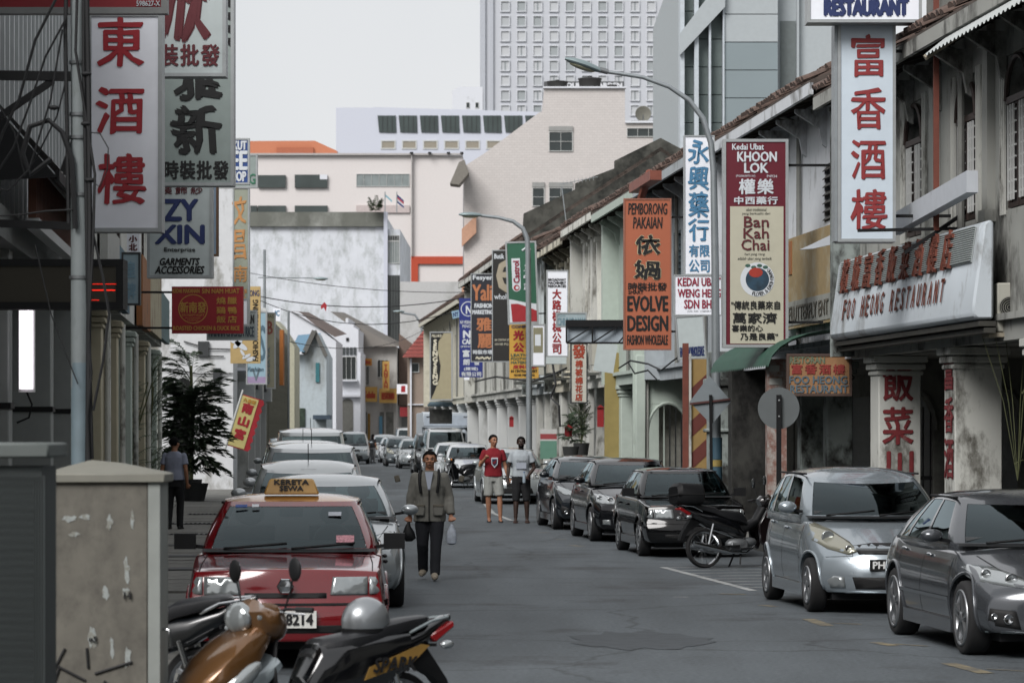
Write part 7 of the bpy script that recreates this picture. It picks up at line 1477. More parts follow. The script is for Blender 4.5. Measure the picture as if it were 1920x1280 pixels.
# peeling brick-red pier top left of it, green awning
MB().box(0, .42, 0, .4, 0, .6)
k = 48.6 / FPX; t = thing('peeling_pier', 'brick red peeling pier with scraps of posters left of the faded orange sign', 'pier', P(1457, 880, 48.6)); t.location.z = .15
MB().box(-18 * k, 18 * k, 0, .4, 0, 2.9).build('shaft', M('peeling_red', '7a5a50', .9, var=.15, dirt=.65, dcol='a5a5a0', ds=4), t)
for i in range(5): MB().box(R.uniform(-15, 0) * k, R.uniform(2, 15) * k, -.01, 0, 1.9 + i * .2, 2.0 + i * .2).build('poster_scrap', M('scrap_pale', 'a2a29d', .9), t)
f = Fr((XR(54) - .1, 54), (XR(47.8) - .1, 47.8)); t = thing('green_awning', 'ribbed dark green barrel awning beside the light box', 'awning', (f.A.x, f.A.y, 0), f.rz)
m = MB(); corrugated(m, 0, f.len, lambda v: (-1.15 * sin(v * 1.5), 2.85 + .62 * cos(v * 1.45)), 6, .022); m.build('sheet', M('awning_green', '2b4a3e', .65, var=.15, dirt=.3, dcol='20302a'), t)
# old shop boards along R2
f = Fr((XR(53.2) - .14, 53.2), (XR(48.2) - .14, 48.2)); t = thing('old_shop_board', 'stained cream and ochre shop board with a faded green ivy stain, above the green awning', 'shop board', (f.A.x, f.A.y, 3.62), f.rz)
MB().box(0, f.len, -.03, .06, 0, 1.5).build('board', M('board_ochre', '8f7c58', .8, var=.1, dirt=.55, dcol='a09a88', ds=1.4), t); MB().box(.8, f.len, -.04, -.03, .05, .45).build('pale_strip', M('strip_pale', '8b8c86', .8, dirt=.4), t); text('FLUTTERFLY ENT', 1.0, f.len - .4, .12, .36, M('ink_ghost2', '5e5a50', .8), t, y=-.045, bold=.004)
MB().box(0, 1.2, -.045, -.03, .9, 1.45).build('orange_strip', M('board_orange', '8a5a34', .8), t)
# painted characters on the two arcade piers
for px, dcol_, chars, side in ((1640, 45.9, (('飯', 687, 751), ('菜', 764, 832), ('川', 846, 905)), 'cam'), (1780, 40.9, (('富', 672, 730), ('香', 745, 810), ('酒', 822, 896)), 'road')):
    col_x = fr1.ud(dcol_)
    for ch, y0, y1 in chars:
        z0, z1 = HC + (HY - y1) / S(dcol_), HC + (HY - y0) / S(dcol_)
        if side == 'cam':   # pier face looking down the street to the viewer
            q = Matrix.Translation((col_x + .31, .31, 0)) @ Matrix.Rotation(radians(90), 4, 'Z'); text(ch, -.25, .19, z0, z1, M('painted_red', '6e2226', .8, var=.2, vs=20, dirt=.3, dcol='8f8c86', ds=6), R1, y=-.006, bold=.013, mtx=q, name='painted_character')
        else: text(ch, col_x - .26, col_x + .26, z0, z1, M('painted_red', '6e2226', .8), R1, y=-.006, bold=.014, name='painted_character')
# rust post, canopies, air conditioner
k = 40 / FPX; t = thing('rust_post', 'thin rust-brown steel post right of the tall white sign', 'post', P(1756, 432, 40)); MB().box(-5 * k, 5 * k, 0, .07, 0, 560 * k).build('upright', M('rust_post', '6b3a2e', .8, var=.15), t)
m = MB(); m.bar((0, .03, -.02), (1.5, .5, 1.0), .045); m.bar((-.4, .03, -.28), (0, .03, -.02), .045); m.bar((-1.0, .03, 0), (1.6, .03, .05), .04); m.build('brace', blackp, t)
f = Fr((XR(42.2) - .5, 42.2), (XR(37.6) - .5, 37.6)); t = thing('white_slat_canopy', 'slanting white sheet canopy leaning below the arched windows', 'canopy', (f.A.x, f.A.y, 4.55), f.rz)
m = MB(); m.bar((0, .05, .15), (f.len, .05, .38), .14, .26); m.build('sheet', M('canopy_white', 'b5bac0', .6, var=.04, dirt=.2), t)
k = 47.5 / FPX; t = thing('torn_canopy', 'torn pointed white canopy strip left of the tall white sign', 'canopy', P(1535, 460, 47.5)); m = MB(); m.prism([(-36 * k, -8 * k), (-20 * k, -1 * k), (34 * k, 25 * k), (40 * k, 14 * k), (34 * k, 4 * k), (-10 * k, -6 * k)], 0, .12); m.build('sheet', MATS['canopy_white'], t)
f = Fr((XR(38.2) - .35, 38.2), (XR(32.5) - .35, 32.5)); t = thing('corrugated_awning', 'curved white corrugated awning under the eave at the top right corner', 'awning', (f.A.x, f.A.y, 0), f.rz)
m = MB(); corrugated(m, 0, f.len, lambda v: (-.55 + 1.3 * v, 6.5 + .75 * sin(v * 1.4)), 6, .02); m.build('sheet', M('awning_white', 'a7abaa', .6, var=.05, dirt=.3), t); MB().tube([(0, -.55, 6.47), (0, .1, 6.9), (0, .75, 7.22)], .04, 6).build('edge_trim', M('old_timber_pale', '8a8272', .8), t)
k = 37.6 / FPX; t = thing('air_conditioner', 'outdoor air conditioner unit on a bracket at the right edge', 'air conditioner', P(1905, 622, 37.6))
MB().box(-35 * k, 45 * k, 0, .32, 0, 92 * k).build('case', M('ac_case', 'a5a49a', .5, var=.04, dirt=.25), t, bevel=.015)
m = MB(); cc = Matrix.Translation((-12 * k, -.012, 46 * k)); m.lathe([(21 * k, -.012), (19 * k, -.016), (19 * k, .01), (21 * k, .01), (21 * k, -.012)], 28, cc, ax='y')
for r_ in (4, 8, 12, 16): m.lathe([(r_ * k, -.004), (r_ * k + .006, -.004), (r_ * k + .006, .002), (r_ * k, .002), (r_ * k, -.004)], 24, cc, ax='y')
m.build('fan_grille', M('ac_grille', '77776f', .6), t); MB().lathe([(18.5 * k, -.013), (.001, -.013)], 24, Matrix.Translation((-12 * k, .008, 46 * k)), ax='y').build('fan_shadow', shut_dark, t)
MB().box(-52 * k, 50 * k, -.05, .5, -.06, -.01).build('shelf', M('shelf_beige', '8a8373', .8), t)
# red letter boxes, shrine, bunting on R5
for px, py, dd, w, h, lb in ((823, 795, 100, 8, 18, 'x'),): pass
for lb, px, py, d, w, h in (('small red box on the white column behind the two walking men', 959, 800, 99, 8, 17), ('red post box on the white wall above the potted shrub', 1066, 818, 82, 14, 16), ('red temple lantern box beside the yellow pier', 1126, 800, 79.5, 12, 36)):
    k = d / FPX; t = thing('wall_box', lb, 'wall box', P(px, py, d)); MB().box(-w / 2 * k, w / 2 * k, 0, .2, 0, h * k).build('case', M('box_red', '8c1c20', .5, var=.08), t); m = MB(); m.prism([(-w * .65 * k, h * k), (w * .65 * k, h * k), (0, h * k + w * .45 * k)], -.05, .22); m.build('top', M('box_red', '8c1c20', .5), t)
d = 84; k = d / FPX; t = thing('striped_shop_front', 'shop front panel striped white, red and green beyond the silver car', 'shop panel', P(1028, 860, d)); 
for a, b, m_ in ((0, 34, 'panel_seagreen:5a8271'), (34, 37, 'p_white:b5b5b2'), (37, 47, 'panel_red:8c3a3c'), (47, 56, 'p_white2:b5b5b2')): n_, c_ = m_.split(':'); MB().box(-15 * k, 16 * k, 0, .05, a * k, b * k).build('stripe', M(n_, c_, .7, var=.05), t)

# ================================================================ street furniture
polem = M('pole_galvanised', '8a9093', .45, metal=.5, var=.06, dirt=.25, dcol='5f6465', ds=2); lampm = M('lamp_head_grey', '7c8a8c', .4, metal=.3, var=.04)
def lamp_head(t, p, dirv, L_=.75):
    d_ = Vector(dirv).normalized(); q = d_.to_track_quat('X', 'Z').to_matrix().to_4x4(); q.translation = p
    m = MB(); sect_ = [(0, 0, .05, .04), (L_ * .15, 0, .11, .07), (L_ * .45, 0, .16, .09), (L_ * .8, 0, .13, .07), (L_, 0, .03, .03)]; vs = []; n = 14
    for x, z, w, h in sect_:
        for k in range(n): a = 2 * pi * k / n; vs.append(q @ Vector((x, w * cos(a), z + h * sin(a) * (1.0 if sin(a) > 0 else .6))))
    m.add(vs, [tuple(range(n)), tuple(reversed(range(4 * n, 5 * n)))] + [(i * n + k, i * n + (k + 1) % n, (i + 1) * n + (k + 1) % n, (i + 1) * n + k) for i in range(4) for k in range(n)], True); o = m.build('lamp_head', lampm, t)
    MB().ell((L_ * .5, 0, -.045), (L_ * .36, .11, .04), 14, 6, q).build('diffuser', M('diffuser', 'a09f88', .3, var=.04), o)
d = 55; g = P(1344, HY, d); t = thing('street_lamp', 'near curved-arm street lamp with blue and yellow painted foot', 'street lamp', (g.x, d, 0)); k = d / FPX
def lp_(px, py): return ((px - 1344) * k, 0, HC + (HY - py) * k)
MB().tube([(0, 0, .1), lp_(1343, 800), lp_(1341, 500), lp_(1338, 320), lp_(1333, 268), lp_(1318, 222), lp_(1292, 188), lp_(1255, 163), lp_(1205, 145), lp_(1160, 138), lp_(1138, 135)], [.085, .08, .068, .058, .052, .048, .045, .04, .036, .034, .034], 12).build('pole', polem, t)
MB().tube([(0, 0, .12), (0, 0, HC - 75 * k)], .096, 14).build('blue_foot', M('paint_blue_band', '35505e', .6, dirt=.3), t); MB().tube([(0, 0, HC - 74 * k), (0, 0, HC - 62 * k)], .096, 14).build('yellow_band', M('paint_yellow_band', '8f7d45', .6, dirt=.3), t); MB().tube([(0, 0, HC - 61 * k), (0, 0, HC - 20 * k)], .094, 14).build('blue_band', M('paint_blue_band', '35505e', .6), t)
MB().tube([lp_(1140, 135), lp_(1124, 131)], .05, 10).build('clamp', steelgrey, t); lamp_head(t, Vector(lp_(1126, 134)), (-1, -.1, .34), .66)
d = 90.5; g = P(992, HY, d); t = thing('street_lamp', 'second street lamp with its thin post before the motor oil sign', 'street lamp', (g.x, d, 0)); k = d / FPX
def lp_(px, py): return ((px - 992) * k, 0, HC + (HY - py) * k)
MB().tube([(0, 0, .1), lp_(992, 700), lp_(990, 470), lp_(988, 446), lp_(980, 428), lp_(962, 415), lp_(935, 408), lp_(902, 404)], [.09, .085, .075, .07, .065, .058, .05, .045], 10).build('pole', polem, t); lamp_head(t, Vector(lp_(903, 404)), (-1, -.1, .03), .66)
d = 150; g = P(496, HY, d); t = thing('street_lamp', 'far street lamp on the left with a straight horizontal arm', 'street lamp', (g.x, d, 0)); k = d / FPX
MB().tube([(0, 0, 0), (0, 0, HC + 332 * k)], .07, 8).build('pole', polem, t); MB().tube([(-.3, 0, HC + 280 * k), (95 * k, 0, HC + 279 * k)], .035, 6).build('arm', polem, t); lamp_head(t, Vector((119 * k, 0, HC + 277 * k)), (-1, 0, .02), .7)
d = 190; g = P(792, HY, d); t = thing('street_lamp', 'farthest street lamp curving left over the street end', 'street lamp', (g.x, d, 0)); k = d / FPX
MB().tube([(0, 0, 0), (0, 0, HC + 170 * k), (-2 * k, 0, HC + 192 * k), (-14 * k, 0, HC + 210 * k), (-40 * k, 0, HC + 214 * k)], .07, 8).build('pole', polem, t); lamp_head(t, Vector((-55 * k, 0, HC + 216 * k)), (1, 0, 0), .7)
d = 118; g = P(541, HY, d); t = thing('slim_pole', 'slim grey pole in front of the cream gable on the left', 'pole', (g.x, d, 0)); MB().tube([(0, 0, 0), (0, 0, HC + 218 * d / FPX)], .045, 8).build('pole', polem, t)
# signs seen from behind
d = 44.5; k = d / FPX; c = P(1460, HY, d); t = thing('round_road_sign', 'back of a round grey road sign on a dark post', 'road sign', (c.x, d, 0)); MB().lathe([(.001, 0), (39 * k, 0), (39 * k, .012), (.001, .012)], 40, Matrix.Translation((0, 0, HC + 35 * k)), ax='y').build('disc', M('sign_back', '5a5f60', .6, var=.05, dirt=.1), t); MB().box(-4.5 * k, 4.5 * k, -.06, -.005, .15, HC + 60 * k).build('post', blackp, t)
for z in (HC + 50 * k, HC + 20 * k): MB().tube([(0, -.07, z), (0, -.055, z)], .012, 8).build('bolt', silver, t)
d = 54.5; k = d / FPX; c = P(1331, HY, d); t = thing('diamond_road_sign', 'back of a pale diamond road sign behind the near lamp post', 'road sign', (c.x, d, 0)); m = MB(); m.prism([(0 - 1 * k, HC + 96 * k), (40 * k, HC + 48 * k), (3 * k, HC + 4 * k), (-38 * k, HC + 47 * k)], 0, .012); m.build('plate', M('sign_back_pale', '757d81', .6, var=.05, dirt=.15), t)
m = MB(); m.bar((-38 * k, -.02, HC + 43 * k), (38 * k, -.02, HC + 52 * k), .035); m.build('cross_bar', M('bar_maroon', '4a2a28', .7), t); MB().bar((4 * k, -.03, .15), (1 * k, -.03, HC + 60 * k), .05).build('post', blackp, t)
# utility pole with cables
d = 24; k = d / FPX; c = P(150, HY, d); t = thing('utility_pole', 'thick grey utility pole wrapped in cables behind the cabinet', 'utility pole', (c.x, d, 0))
def up(px, py, y=0): return ((px - 150) * k, y, HC + (HY - py) * k)
conc = M('pole_concrete', '7d8485', .6, var=.1, vs=3, dirt=.4, dcol='545855', ds=1.5, streak=.5)
MB().tube([up(152, 1250), up(151, 700), up(150, 400), up(148, 100), up(146, -80)], [.075, .073, .070, .064, .06], 18).build('pole', conc, t); MB().tube([up(152, 680), up(152, 1000)], .0765, 18).build('painted_band', M('pole_bluegrey', '68777e', .55, var=.1, dirt=.3), t)
wirem = M('cable_black', '17181a', .7, var=.1)
for i, (pts, r_) in enumerate((([(128, -60), (126, 60), (128, 200), (132, 420)], .016), ([(160, -60), (160, 120), (164, 330), (168, 560), (176, 860)], .014), ([(166, -20), (170, 200), (172, 420), (170, 640), (168, 880)], .02), ([(150, -40), (146, 100), (165, 220), (182, 330), (178, 470), (170, 620)], .011), ([(172, 640), (176, 700), (168, 780), (172, 870)], .01),
    ([(162, 250), (190, 252), (206, 280), (204, 320), (190, 352), (172, 340)], .005), ([(100, 300), (60, 330), (46, 290), (60, 240), (95, 228), (120, 250), (138, 300), (145, 430)], .022), ([(120, -20), (70, 80), (40, 190), (10, 250), (-20, 330)], .012), ([(128, 40), (90, 110), (60, 200), (30, 280), (-10, 340)], .009), ([(122, 60), (100, 190), (60, 320), (20, 360), (-20, 350)], .008),
    ([(128, 150), (110, 220), (70, 300), (50, 332), (30, 250), (-10, 180)], .007), ([(178, 440), (196, 520), (208, 590), (196, 680), (178, 770)], .011), ([(70, 460), (100, 590), (130, 670), (150, 720)], .005), ([(140, 395), (90, 398), (40, 405), (-20, 408)], .007))):
    MB().tube([up(a, b, -.09 - .012 * (i % 5)) for a, b in pts], r_, 6).build('cable', wirem, t)
for y_ in (118, 215, 258, 365, 520): MB().lathe([(.082, -.012), (.082, .012), (.07, .012), (.07, -.012), (.082, -.012)], 16, Matrix.Translation(up(150, y_))).build('strap', steelgrey, t)
for a, b, w in ((up(-20, 136, .2), up(128, 138, .2), .07), (up(-10, 215, .2), up(92, 146, .2), .05), (up(-10, 415, .25), up(135, 420, .25), .06), (up(110, 318, .2), up(135, 250, .2), .04), (up(112, 318, .2), up(134, 320, .2), .05)): MB().bar(a, b, w).build('cross_arm', blackp, t)
for a, b in ((105, 205), (165, 235), (166, 142), (172, 340)): MB().ell(up(a, b, -.12), (.04, .03, .02), 8, 6).build('cable_joint', wirem, t)
# overhead lines
def wire(label, pts, r=.012):
    o = MB().tube(pts, r, 4, caps=False).build('overhead_wire', wirem); return tag(o, label, 'overhead wire', 'wires slung along the street')
def sag(a, b, s_, n=12): return [a.lerp(b, i / n) - Vector((0, 0, s_ * 4 * (i / n) * (1 - i / n))) for i in range(n + 1)]
wire('thin overhead wire sagging across the stained white wall, upper one', sag(P(440, 545, 120), P(862, 560, 118), .45), .018); wire('thin overhead wire sagging across the stained white wall, lower one', sag(P(470, 555, 130), P(880, 575, 118), .9), .016); wire('thin wire between the left gables and the far street lamp', sag(P(541, 640, 118), P(792, 620, 190), .6), .016)
wire('straight wire just under the horizontal lamp arm', sag(P(470, 512, 140), P(880, 548, 130), .25), .014)
wire('bundle of cables looping from the mint wall to the tilted board', [P(1160, 690, 69), P(1182, 676, 68), P(1215, 682, 67), P(1240, 694, 66), P(1262, 676, 64), P(1275, 668, 62)], .02)
wire('looser cable hanging below the bundle on the mint wall', [P(1178, 680, 69), P(1190, 700, 68.5), P(1215, 694, 68), P(1232, 712, 68)], .02)
wire('cable drooping along the white columns under the yellow sign', [P(890, 715, 108), P(930, 706, 102), P(1000, 715, 92), P(1040, 700, 84), P(1062, 690, 80)], .03); wire('vertical cable knot beside the machinery sign', [P(1036, 680, 82), P(1042, 720, 81.5), P(1032, 745, 81.5), P(1048, 760, 81), P(1050, 800, 81)], .03)
t = thing('red_kite', 'small red scrap caught on the overhead wire', 'kite', P(608, 574, 119)); MB().prism([(-.14, 0), (0, .16), (.1, .05), (.06, -.2), (-.02, -.05), (-.12, -.12)], 0, .02).build('cloth', red, t)
t = thing('tv_antenna', 'rooftop television antenna before the pinkish building', 'antenna', P(1062, 420, 100)); k = 100 / FPX
m = MB(); m.bar((0, 0, 0), (-.15, 0, 1.2), .03); m.bar((-.25, 0, 1.25), (1.0, 0, 1.5), .02)
for i in range(9): m.bar((-.1 + i * .12, -.2, 1.28 + i * .024), (-.1 + i * .12, .2, 1.28 + i * .024), .012); m.bar((-.1 + i * .12, 0, 1.2 + i * .024), (-.1 + i * .12, 0, 1.36 + i * .024), .012)
m.build('mast', polem, t)
for nm, px, cols in (('pale blue pennant flag on the stained building corner', 722, ('6f9fae',)), ('striped national flag on the stained building corner', 744, ('2a3a6a', 'a04048', 'b8b8bc'))):
    k = 240 / FPX; t = thing('flag', nm, 'flag', P(px, 398, 238)); MB().bar((0, 0, 0), (0, 0, 38 * k), .08).build('pole', polem, t)
    for i in range(4 if len(cols) > 1 else 1): m = MB(); m.prism([(0, 34 * k - i * 4 * k), (13 * k, 22 * k - i * 3.6 * k), (13 * k, 18.5 * k - i * 3.6 * k), (0, 30 * k - i * 4 * k)], 0, .05); m.build('cloth', M('flag' + str(px) + str(i % len(cols)), cols[i % len(cols)], .8), t)

# ================================================================ plants
leafd = M('palm_leaf', '33422f', .6, var=.3, vs=8); leafp = M('bamboo_leaf', '46553a', .65, var=.3, vs=8); stemm = M('stem', '565a3a', .8, var=.2); potm = M('pot_dark', '2a2b2b', .7, var=.1)
def frond_mesh(L_, droop, lw, ll, n, mat, seed, up_=.9):
    r = random.Random(seed); m = MB(); pts = []
    for i in range(n + 1): s_ = i / n; pts.append(Vector((L_ * s_ * (1 - .15 * s_), 0, L_ * up_ * s_ - droop * L_ * s_ * s_)))
    m.tube(pts, [.008 * (1 - .7 * i / n) + .002 for i in range(n + 1)], 3, caps=False)
    for i in range(2, n + 1):
        for sd in (-1, 1):
            p = pts[i]; ln = ll * (1 - .5 * (i / n)) * r.uniform(.92, 1.08); d_ = Vector((.75 + .3 * i / n, sd * .65, -.12 + r.uniform(-.15, .15))).normalized(); w = Vector((d_.y, -d_.x, 0)).normalized() * lw
            a = p + d_ * ln * .45 + Vector((0, 0, .02)); b = p + d_ * ln + Vector((0, 0, -ln * .14)); m.add([p, a - w, b, a + w], [(0, 1, 2, 3)])
    return m.mesh('frond', mat)
def plant(name, label, px, py, d, h, nf, L_, mat, droop=.7, lw=.012, ll=.3, pot=(.25, .45), spread=1, stems=0, sr=.012, seed=1, cat='plant', trunk=0):
    t = thing(name, label, cat, P(px, py, d)); t.location.z = max(0.12, t.location.z) if py > HY else t.location.z
    if pot: MB().lathe([(.01, 0), (pot[0] * .75, 0), (pot[0], pot[1]), (pot[0] * .9, pot[1]), (pot[0] * .85, pot[1] * .9), (.01, pot[1] * .9)], 20).build('pot', potm, t)
    ms = [frond_mesh(L_ * k_, droop, lw, ll, 13, mat, seed + i) for i, k_ in enumerate((1, .8, .65))]; r = random.Random(seed); z0 = pot[1] if pot else 0
    if trunk: MB().tube([(0, 0, 0), (.03, 0, z0 + trunk * .5), (0, 0, z0 + trunk)], [.06, .05, .04], 8).build('trunk', stemm, t)
    for i in range(stems): a = r.uniform(0, 6.28); q = r.uniform(.1, .35) * spread; MB().tube([(0, 0, z0 * .8), (cos(a) * q * .4, sin(a) * q * .4, z0 + h * .5), (cos(a) * q, sin(a) * q, z0 + h * r.uniform(.75, 1))], sr, 5).build('stem', stemm, t)
    for i in range(nf):
        s_ = i / nf; z = z0 + (h * (.1 + .9 * s_) if not trunk else trunk * (.55 + .45 * s_)); el = lerp(-.15, .9, s_) * (1 if not trunk else 1.1)
        link('frond', ms[i % 3], t, (r.uniform(-.08, .08) * spread * (1 - s_), r.uniform(-.08, .08) * spread, z), (0, -el * .5, r.uniform(0, 6.28)), [r.uniform(.8, 1.1)] * 3)
    return t
plant('potted_palm', 'large dark potted palm behind the man walking away on the pavement', 360, 945, 80, 2.1, 135, 1.2, leafd, droop=.85, lw=.042, ll=.5, pot=(.42, .45), seed=3, cat='palm')
plant('potted_palm', 'taller slender palm crown rising above the dark potted palm', 358, 940, 83, 2.5, 22, 1.15, leafd, droop=.7, lw=.04, ll=.5, pot=(.3, .5), seed=9, trunk=3.0, cat='palm')
plant('potted_bamboo', 'loose potted bamboo palm beside the utility pole', 232, 985, 62, 2.3, 70, .75, leafp, droop=.5, lw=.011, ll=.26, pot=(.28, .5), stems=9, seed=5, spread=2.2)
plant('potted_bamboo', 'second lighter bamboo palm between the arcade columns and the big palm', 280, 965, 70, 2.6, 60, .8, leafp, droop=.5, lw=.011, ll=.28, pot=(.28, .5), stems=8, seed=6, spread=2.0)
plant('potted_shrub', 'small feathery potted shrub beside the red post box on the right pavement', 1090, 858, 84, 1.1, 46, .45, leafp, droop=.4, lw=.014, ll=.2, pot=(.22, .4), stems=6, seed=8, spread=1.6)
plant('potted_shrub', 'dark spiky plant left of the feathery shrub on the right pavement', 1070, 862, 82, .7, 30, .5, leafd, droop=.8, lw=.02, ll=.25, pot=(.22, .35), seed=11)
plant('bare_shrub', 'thin leafless shrub at the far right edge beside the arcade pier', 1908, 900, 38.0, 1.9, 2, .25, stemm, lw=.003, ll=.06, pot=None, stems=7, sr=.004, seed=12, spread=1.6)
plant('ledge_plant', 'agave sprouting on the stained building parapet', 705, 398, 239, .4, 9, 1.1, leafp, droop=.2, lw=.07, ll=.5, pot=None, seed=13)
for px, py, d in ((1160, 452, 79),): pass
# ================================================================ vehicles and people
RZ = STREET
def car(tp, side, px, py, paintm, label, name='parked_car', cat='car', rz=None, grp='cars parked on the right', roofm=None, gl=None, plate=None, **ov):
    rz = RZ if rz is None else rz; c = ctype(tp); over = {'trimpaint': ov.pop('trimpaint', paintm), 'lampd': ov.pop('lampd', lampglass)}; over.update(ov)
    pos = anchor_pos(c, side, px, py, rz) if side in 'LR' else (P(px, HY, py).x, py, 0)
    return c.make(name, label, cat, pos, rz, paintm, roofm, gl, grp, plate, over)
RZ2 = atan2(.10, 1)
car('sport', 'L', 1802, 1226, paint('car_gunmetal', '4a4d51', .45, .2, coat=.9), 'gunmetal saloon with body kit and big silver wheels at the right edge', rz=RZ2, gl=darkglass, trimpaint=paint('car_gunmetal2', '6b7679', .5, .3), plate='PHB 7732')
car('hatch', 'L', 1513, 1146, paint('car_silver', '8f989e', .5, .24), 'silver tall hatchback with yellowed headlamps beside the top-box motorcycle', rz=RZ2, gl=darkglass, plate='PHK 3021')
car('boxy', 'L', 1197, 1042, paint('car_black', '060607', .0, .09, coat=.5), 'black square-edged old saloon behind the top-box motorcycle', rz=RZ2, plate='PCX 482', lampd=lampglass, platew=platem, gl=carglass)
car('saloon', 'L', 1106, 1014, paint('car_charcoal', '0f1013', .1, .10, coat=.6), 'charcoal modern saloon between the black old saloon and the wedge hatchback', rz=RZ2)
car('wedge', 'L', 1036, 992, paint('car_bluegrey', '1a1e23', .15, .12, coat=.7), 'dark blue-grey wedge-nosed hatchback nearest the two walking men', rz=RZ2)
car('saloon', 'L', 903, 944, paint('car_palesilver', 'a3a9ab', .4, .3), 'pale silver saloon partly hidden behind the two walking men', rz=RZ)
wp = paint('car_white', 'b9bdc0', .05, .3)
car('saloon', 'L', 834, 914, wp, 'white saloon with its nose behind the small parked scooter', rz=RZ)
car('saloon', 'L', 812, 903, paint('car_white2', 'abb0b4', .05, .3), 'second white saloon, just behind the first white one', rz=RZ)
car('van', 'L', 797, 893, wp, 'white van in front of the box truck', name='parked_van', cat='van', rz=RZ)
car('mpv', 'L', 776, 888, paint('car_black2', '17191b', .2, .3), 'black people carrier half hidden left of the white van', rz=RZ, gl=darkglass)
car('saloon', 'L', 747, 878, paint('car_white3', '8f9699', .3, .3), 'silver saloon left of the black people carrier', rz=RZ)
car('hatch', 'L', 722, 874, paint('car_slate', '4a5256', .4, .3), 'slate grey hatchback in the far right row', rz=RZ)
car('saloon', 'L', 712, 867, paint('car_white4', 'a9adb0', .1, .3), 'white saloon near the end of the far right row', rz=RZ)
car('hatch', 'L', 698, 862, paint('car_grey5', '7e8689', .3, .3), 'grey hatchback last in the far right row', rz=RZ)
car('van', 'L', 742, 860, paint('van_pale', 'a5a9ab', .05, .4), 'pale van far behind the right-hand row', name='parked_van', cat='van', rz=RZ)
# left row
taxired = paint('taxi_red', '6c0c14', .05, .12); taxiyel = paint('taxi_yellow', 'a8763a', .1, .3)
tx = car('boxy', 'C', 547, 27.9, taxired, 'red taxi with ochre roof and KERETA SEWA roof sign', name='taxi', cat='taxi', grp=None, roofm=taxiyel, plate='PBD 8214', rz=atan2(.045, 1), lampd=lampglass, platew=platew, trimpaint=seamm)
tp = ctype('boxy').p
m = MB(); m.add([(-.31, -.06, 0), (.31, -.06, 0), (.31, .10, 0), (-.31, .10, 0), (-.24, -.03, .15), (.24, -.03, .15), (.24, .06, .15), (-.24, .06, .15)], [(0, 1, 5, 4), (1, 2, 6, 5), (2, 3, 7, 6), (3, 0, 4, 7), (4, 5, 6, 7), (0, 3, 2, 1)])
o = m.build('roof_sign', M('taxi_sign', 'b08a4a', .5, var=.06, coat=.4), tx, bevel=.015); o.location = (0, -.05, 1.355); o.scale = (.78, .9, .9); tx.scale = (1.02, 1.02, 1.035)
qq = Matrix.Rotation(radians(-11), 4, 'X'); text('KERETA', -.19, .19, .085, .13, blk, o, y=-.066, bold=.004, mtx=qq); text('SEWA', -.13, .13, .025, .07, blk, o, y=-.066, bold=.004, mtx=qq)
MB().lathe([(.07, 0), (.062, -.012), (.055, -.012), (.05, -.004), (.001, -.008)], 6, Matrix.Translation((0, -tp['L'] / 2 - .0, .67)), ax='y').build('badge', chrome, tx)
# windscreen stickers
for nm, x, z, w, h, mt in (('windscreen_sticker', -.42, 1.265, .10, .035, M('sticker_blue', '2c4a86', .5)), ('windscreen_sticker', -.30, 1.268, .06, .035, pwh), ('windscreen_sticker', .47, 1.0, .15, .09, M('sticker_redwhite', 'a07078', .5, var=.5, vs=60)), ('windscreen_sticker', .38, 1.20, .11, .05, M('sticker_pale', '9ba0a8', .5))):
    c = tp['cab']; v = (z - c['zb']) / (tp['H'] - .045 - c['zb']); y = lerp(c['yf'], c['yft'], v) - .06 + (x / .76) ** 2 * .09; MB().box(-w / 2, w / 2, -.003, .003, -h / 2, h / 2, Matrix.Translation((x, y + .012, z)) @ Matrix.Rotation(radians(-52), 4, 'X')).build(nm, mt, tx)
sv2 = paint('car_silver2', '9aa0a3', .5, .3)
car('saloon', 'C', 618, 36.4, sv2, 'silver saloon directly behind the red taxi', grp='cars parked on the left', rz=atan2(.06, 1)).location.x = -2.14
for i, (px, d, tpn, col, lb, X) in enumerate(((0, 42.5, 'hatch', 'a2a7a8', 'pale silver hatchback third in the left row, its left mirror out', -2.75), (0, 49.5, 'mpv', 'b2b6b8', 'white people carrier fourth in the left row', -3.15), (0, 59.5, 'mpv', '9ba0a2', 'silver people carrier fifth in the left row', -3.95), (0, 69.5, 'van', 'adb1b2', 'pale van sixth in the left row', -4.45), (0, 93, 'van', 'b9bdbe', 'white van farthest in the left row', -5.85), (0, 80, 'mpv', '888e90', 'grey people carrier between the two pale vans on the left', -5.5))):
    o = car(tpn, 'C', 960, d, paint('leftcar%d' % i, col, .4, .3), lb, name='parked_van' if tpn == 'van' else 'parked_car', cat='van' if tpn == 'van' else 'car', grp='cars parked on the left', rz=atan2(.075, 1)); o.location.x = X
    MB().tube([(0, .2, tpn != 'van' and ctype(tpn).p['H'] - .02 or 1.96), (0, .35, ctype(tpn).p['H'] + .22)], .006, 4).build('aerial', blackp, o)
o = car('mpv', 'C', 663, 171, paint('mpv_moving', '767d81', .4, .3), 'grey people carrier driving towards the viewer in the middle of the far street', name='moving_car', grp=None, rz=atan2(.05, 1))
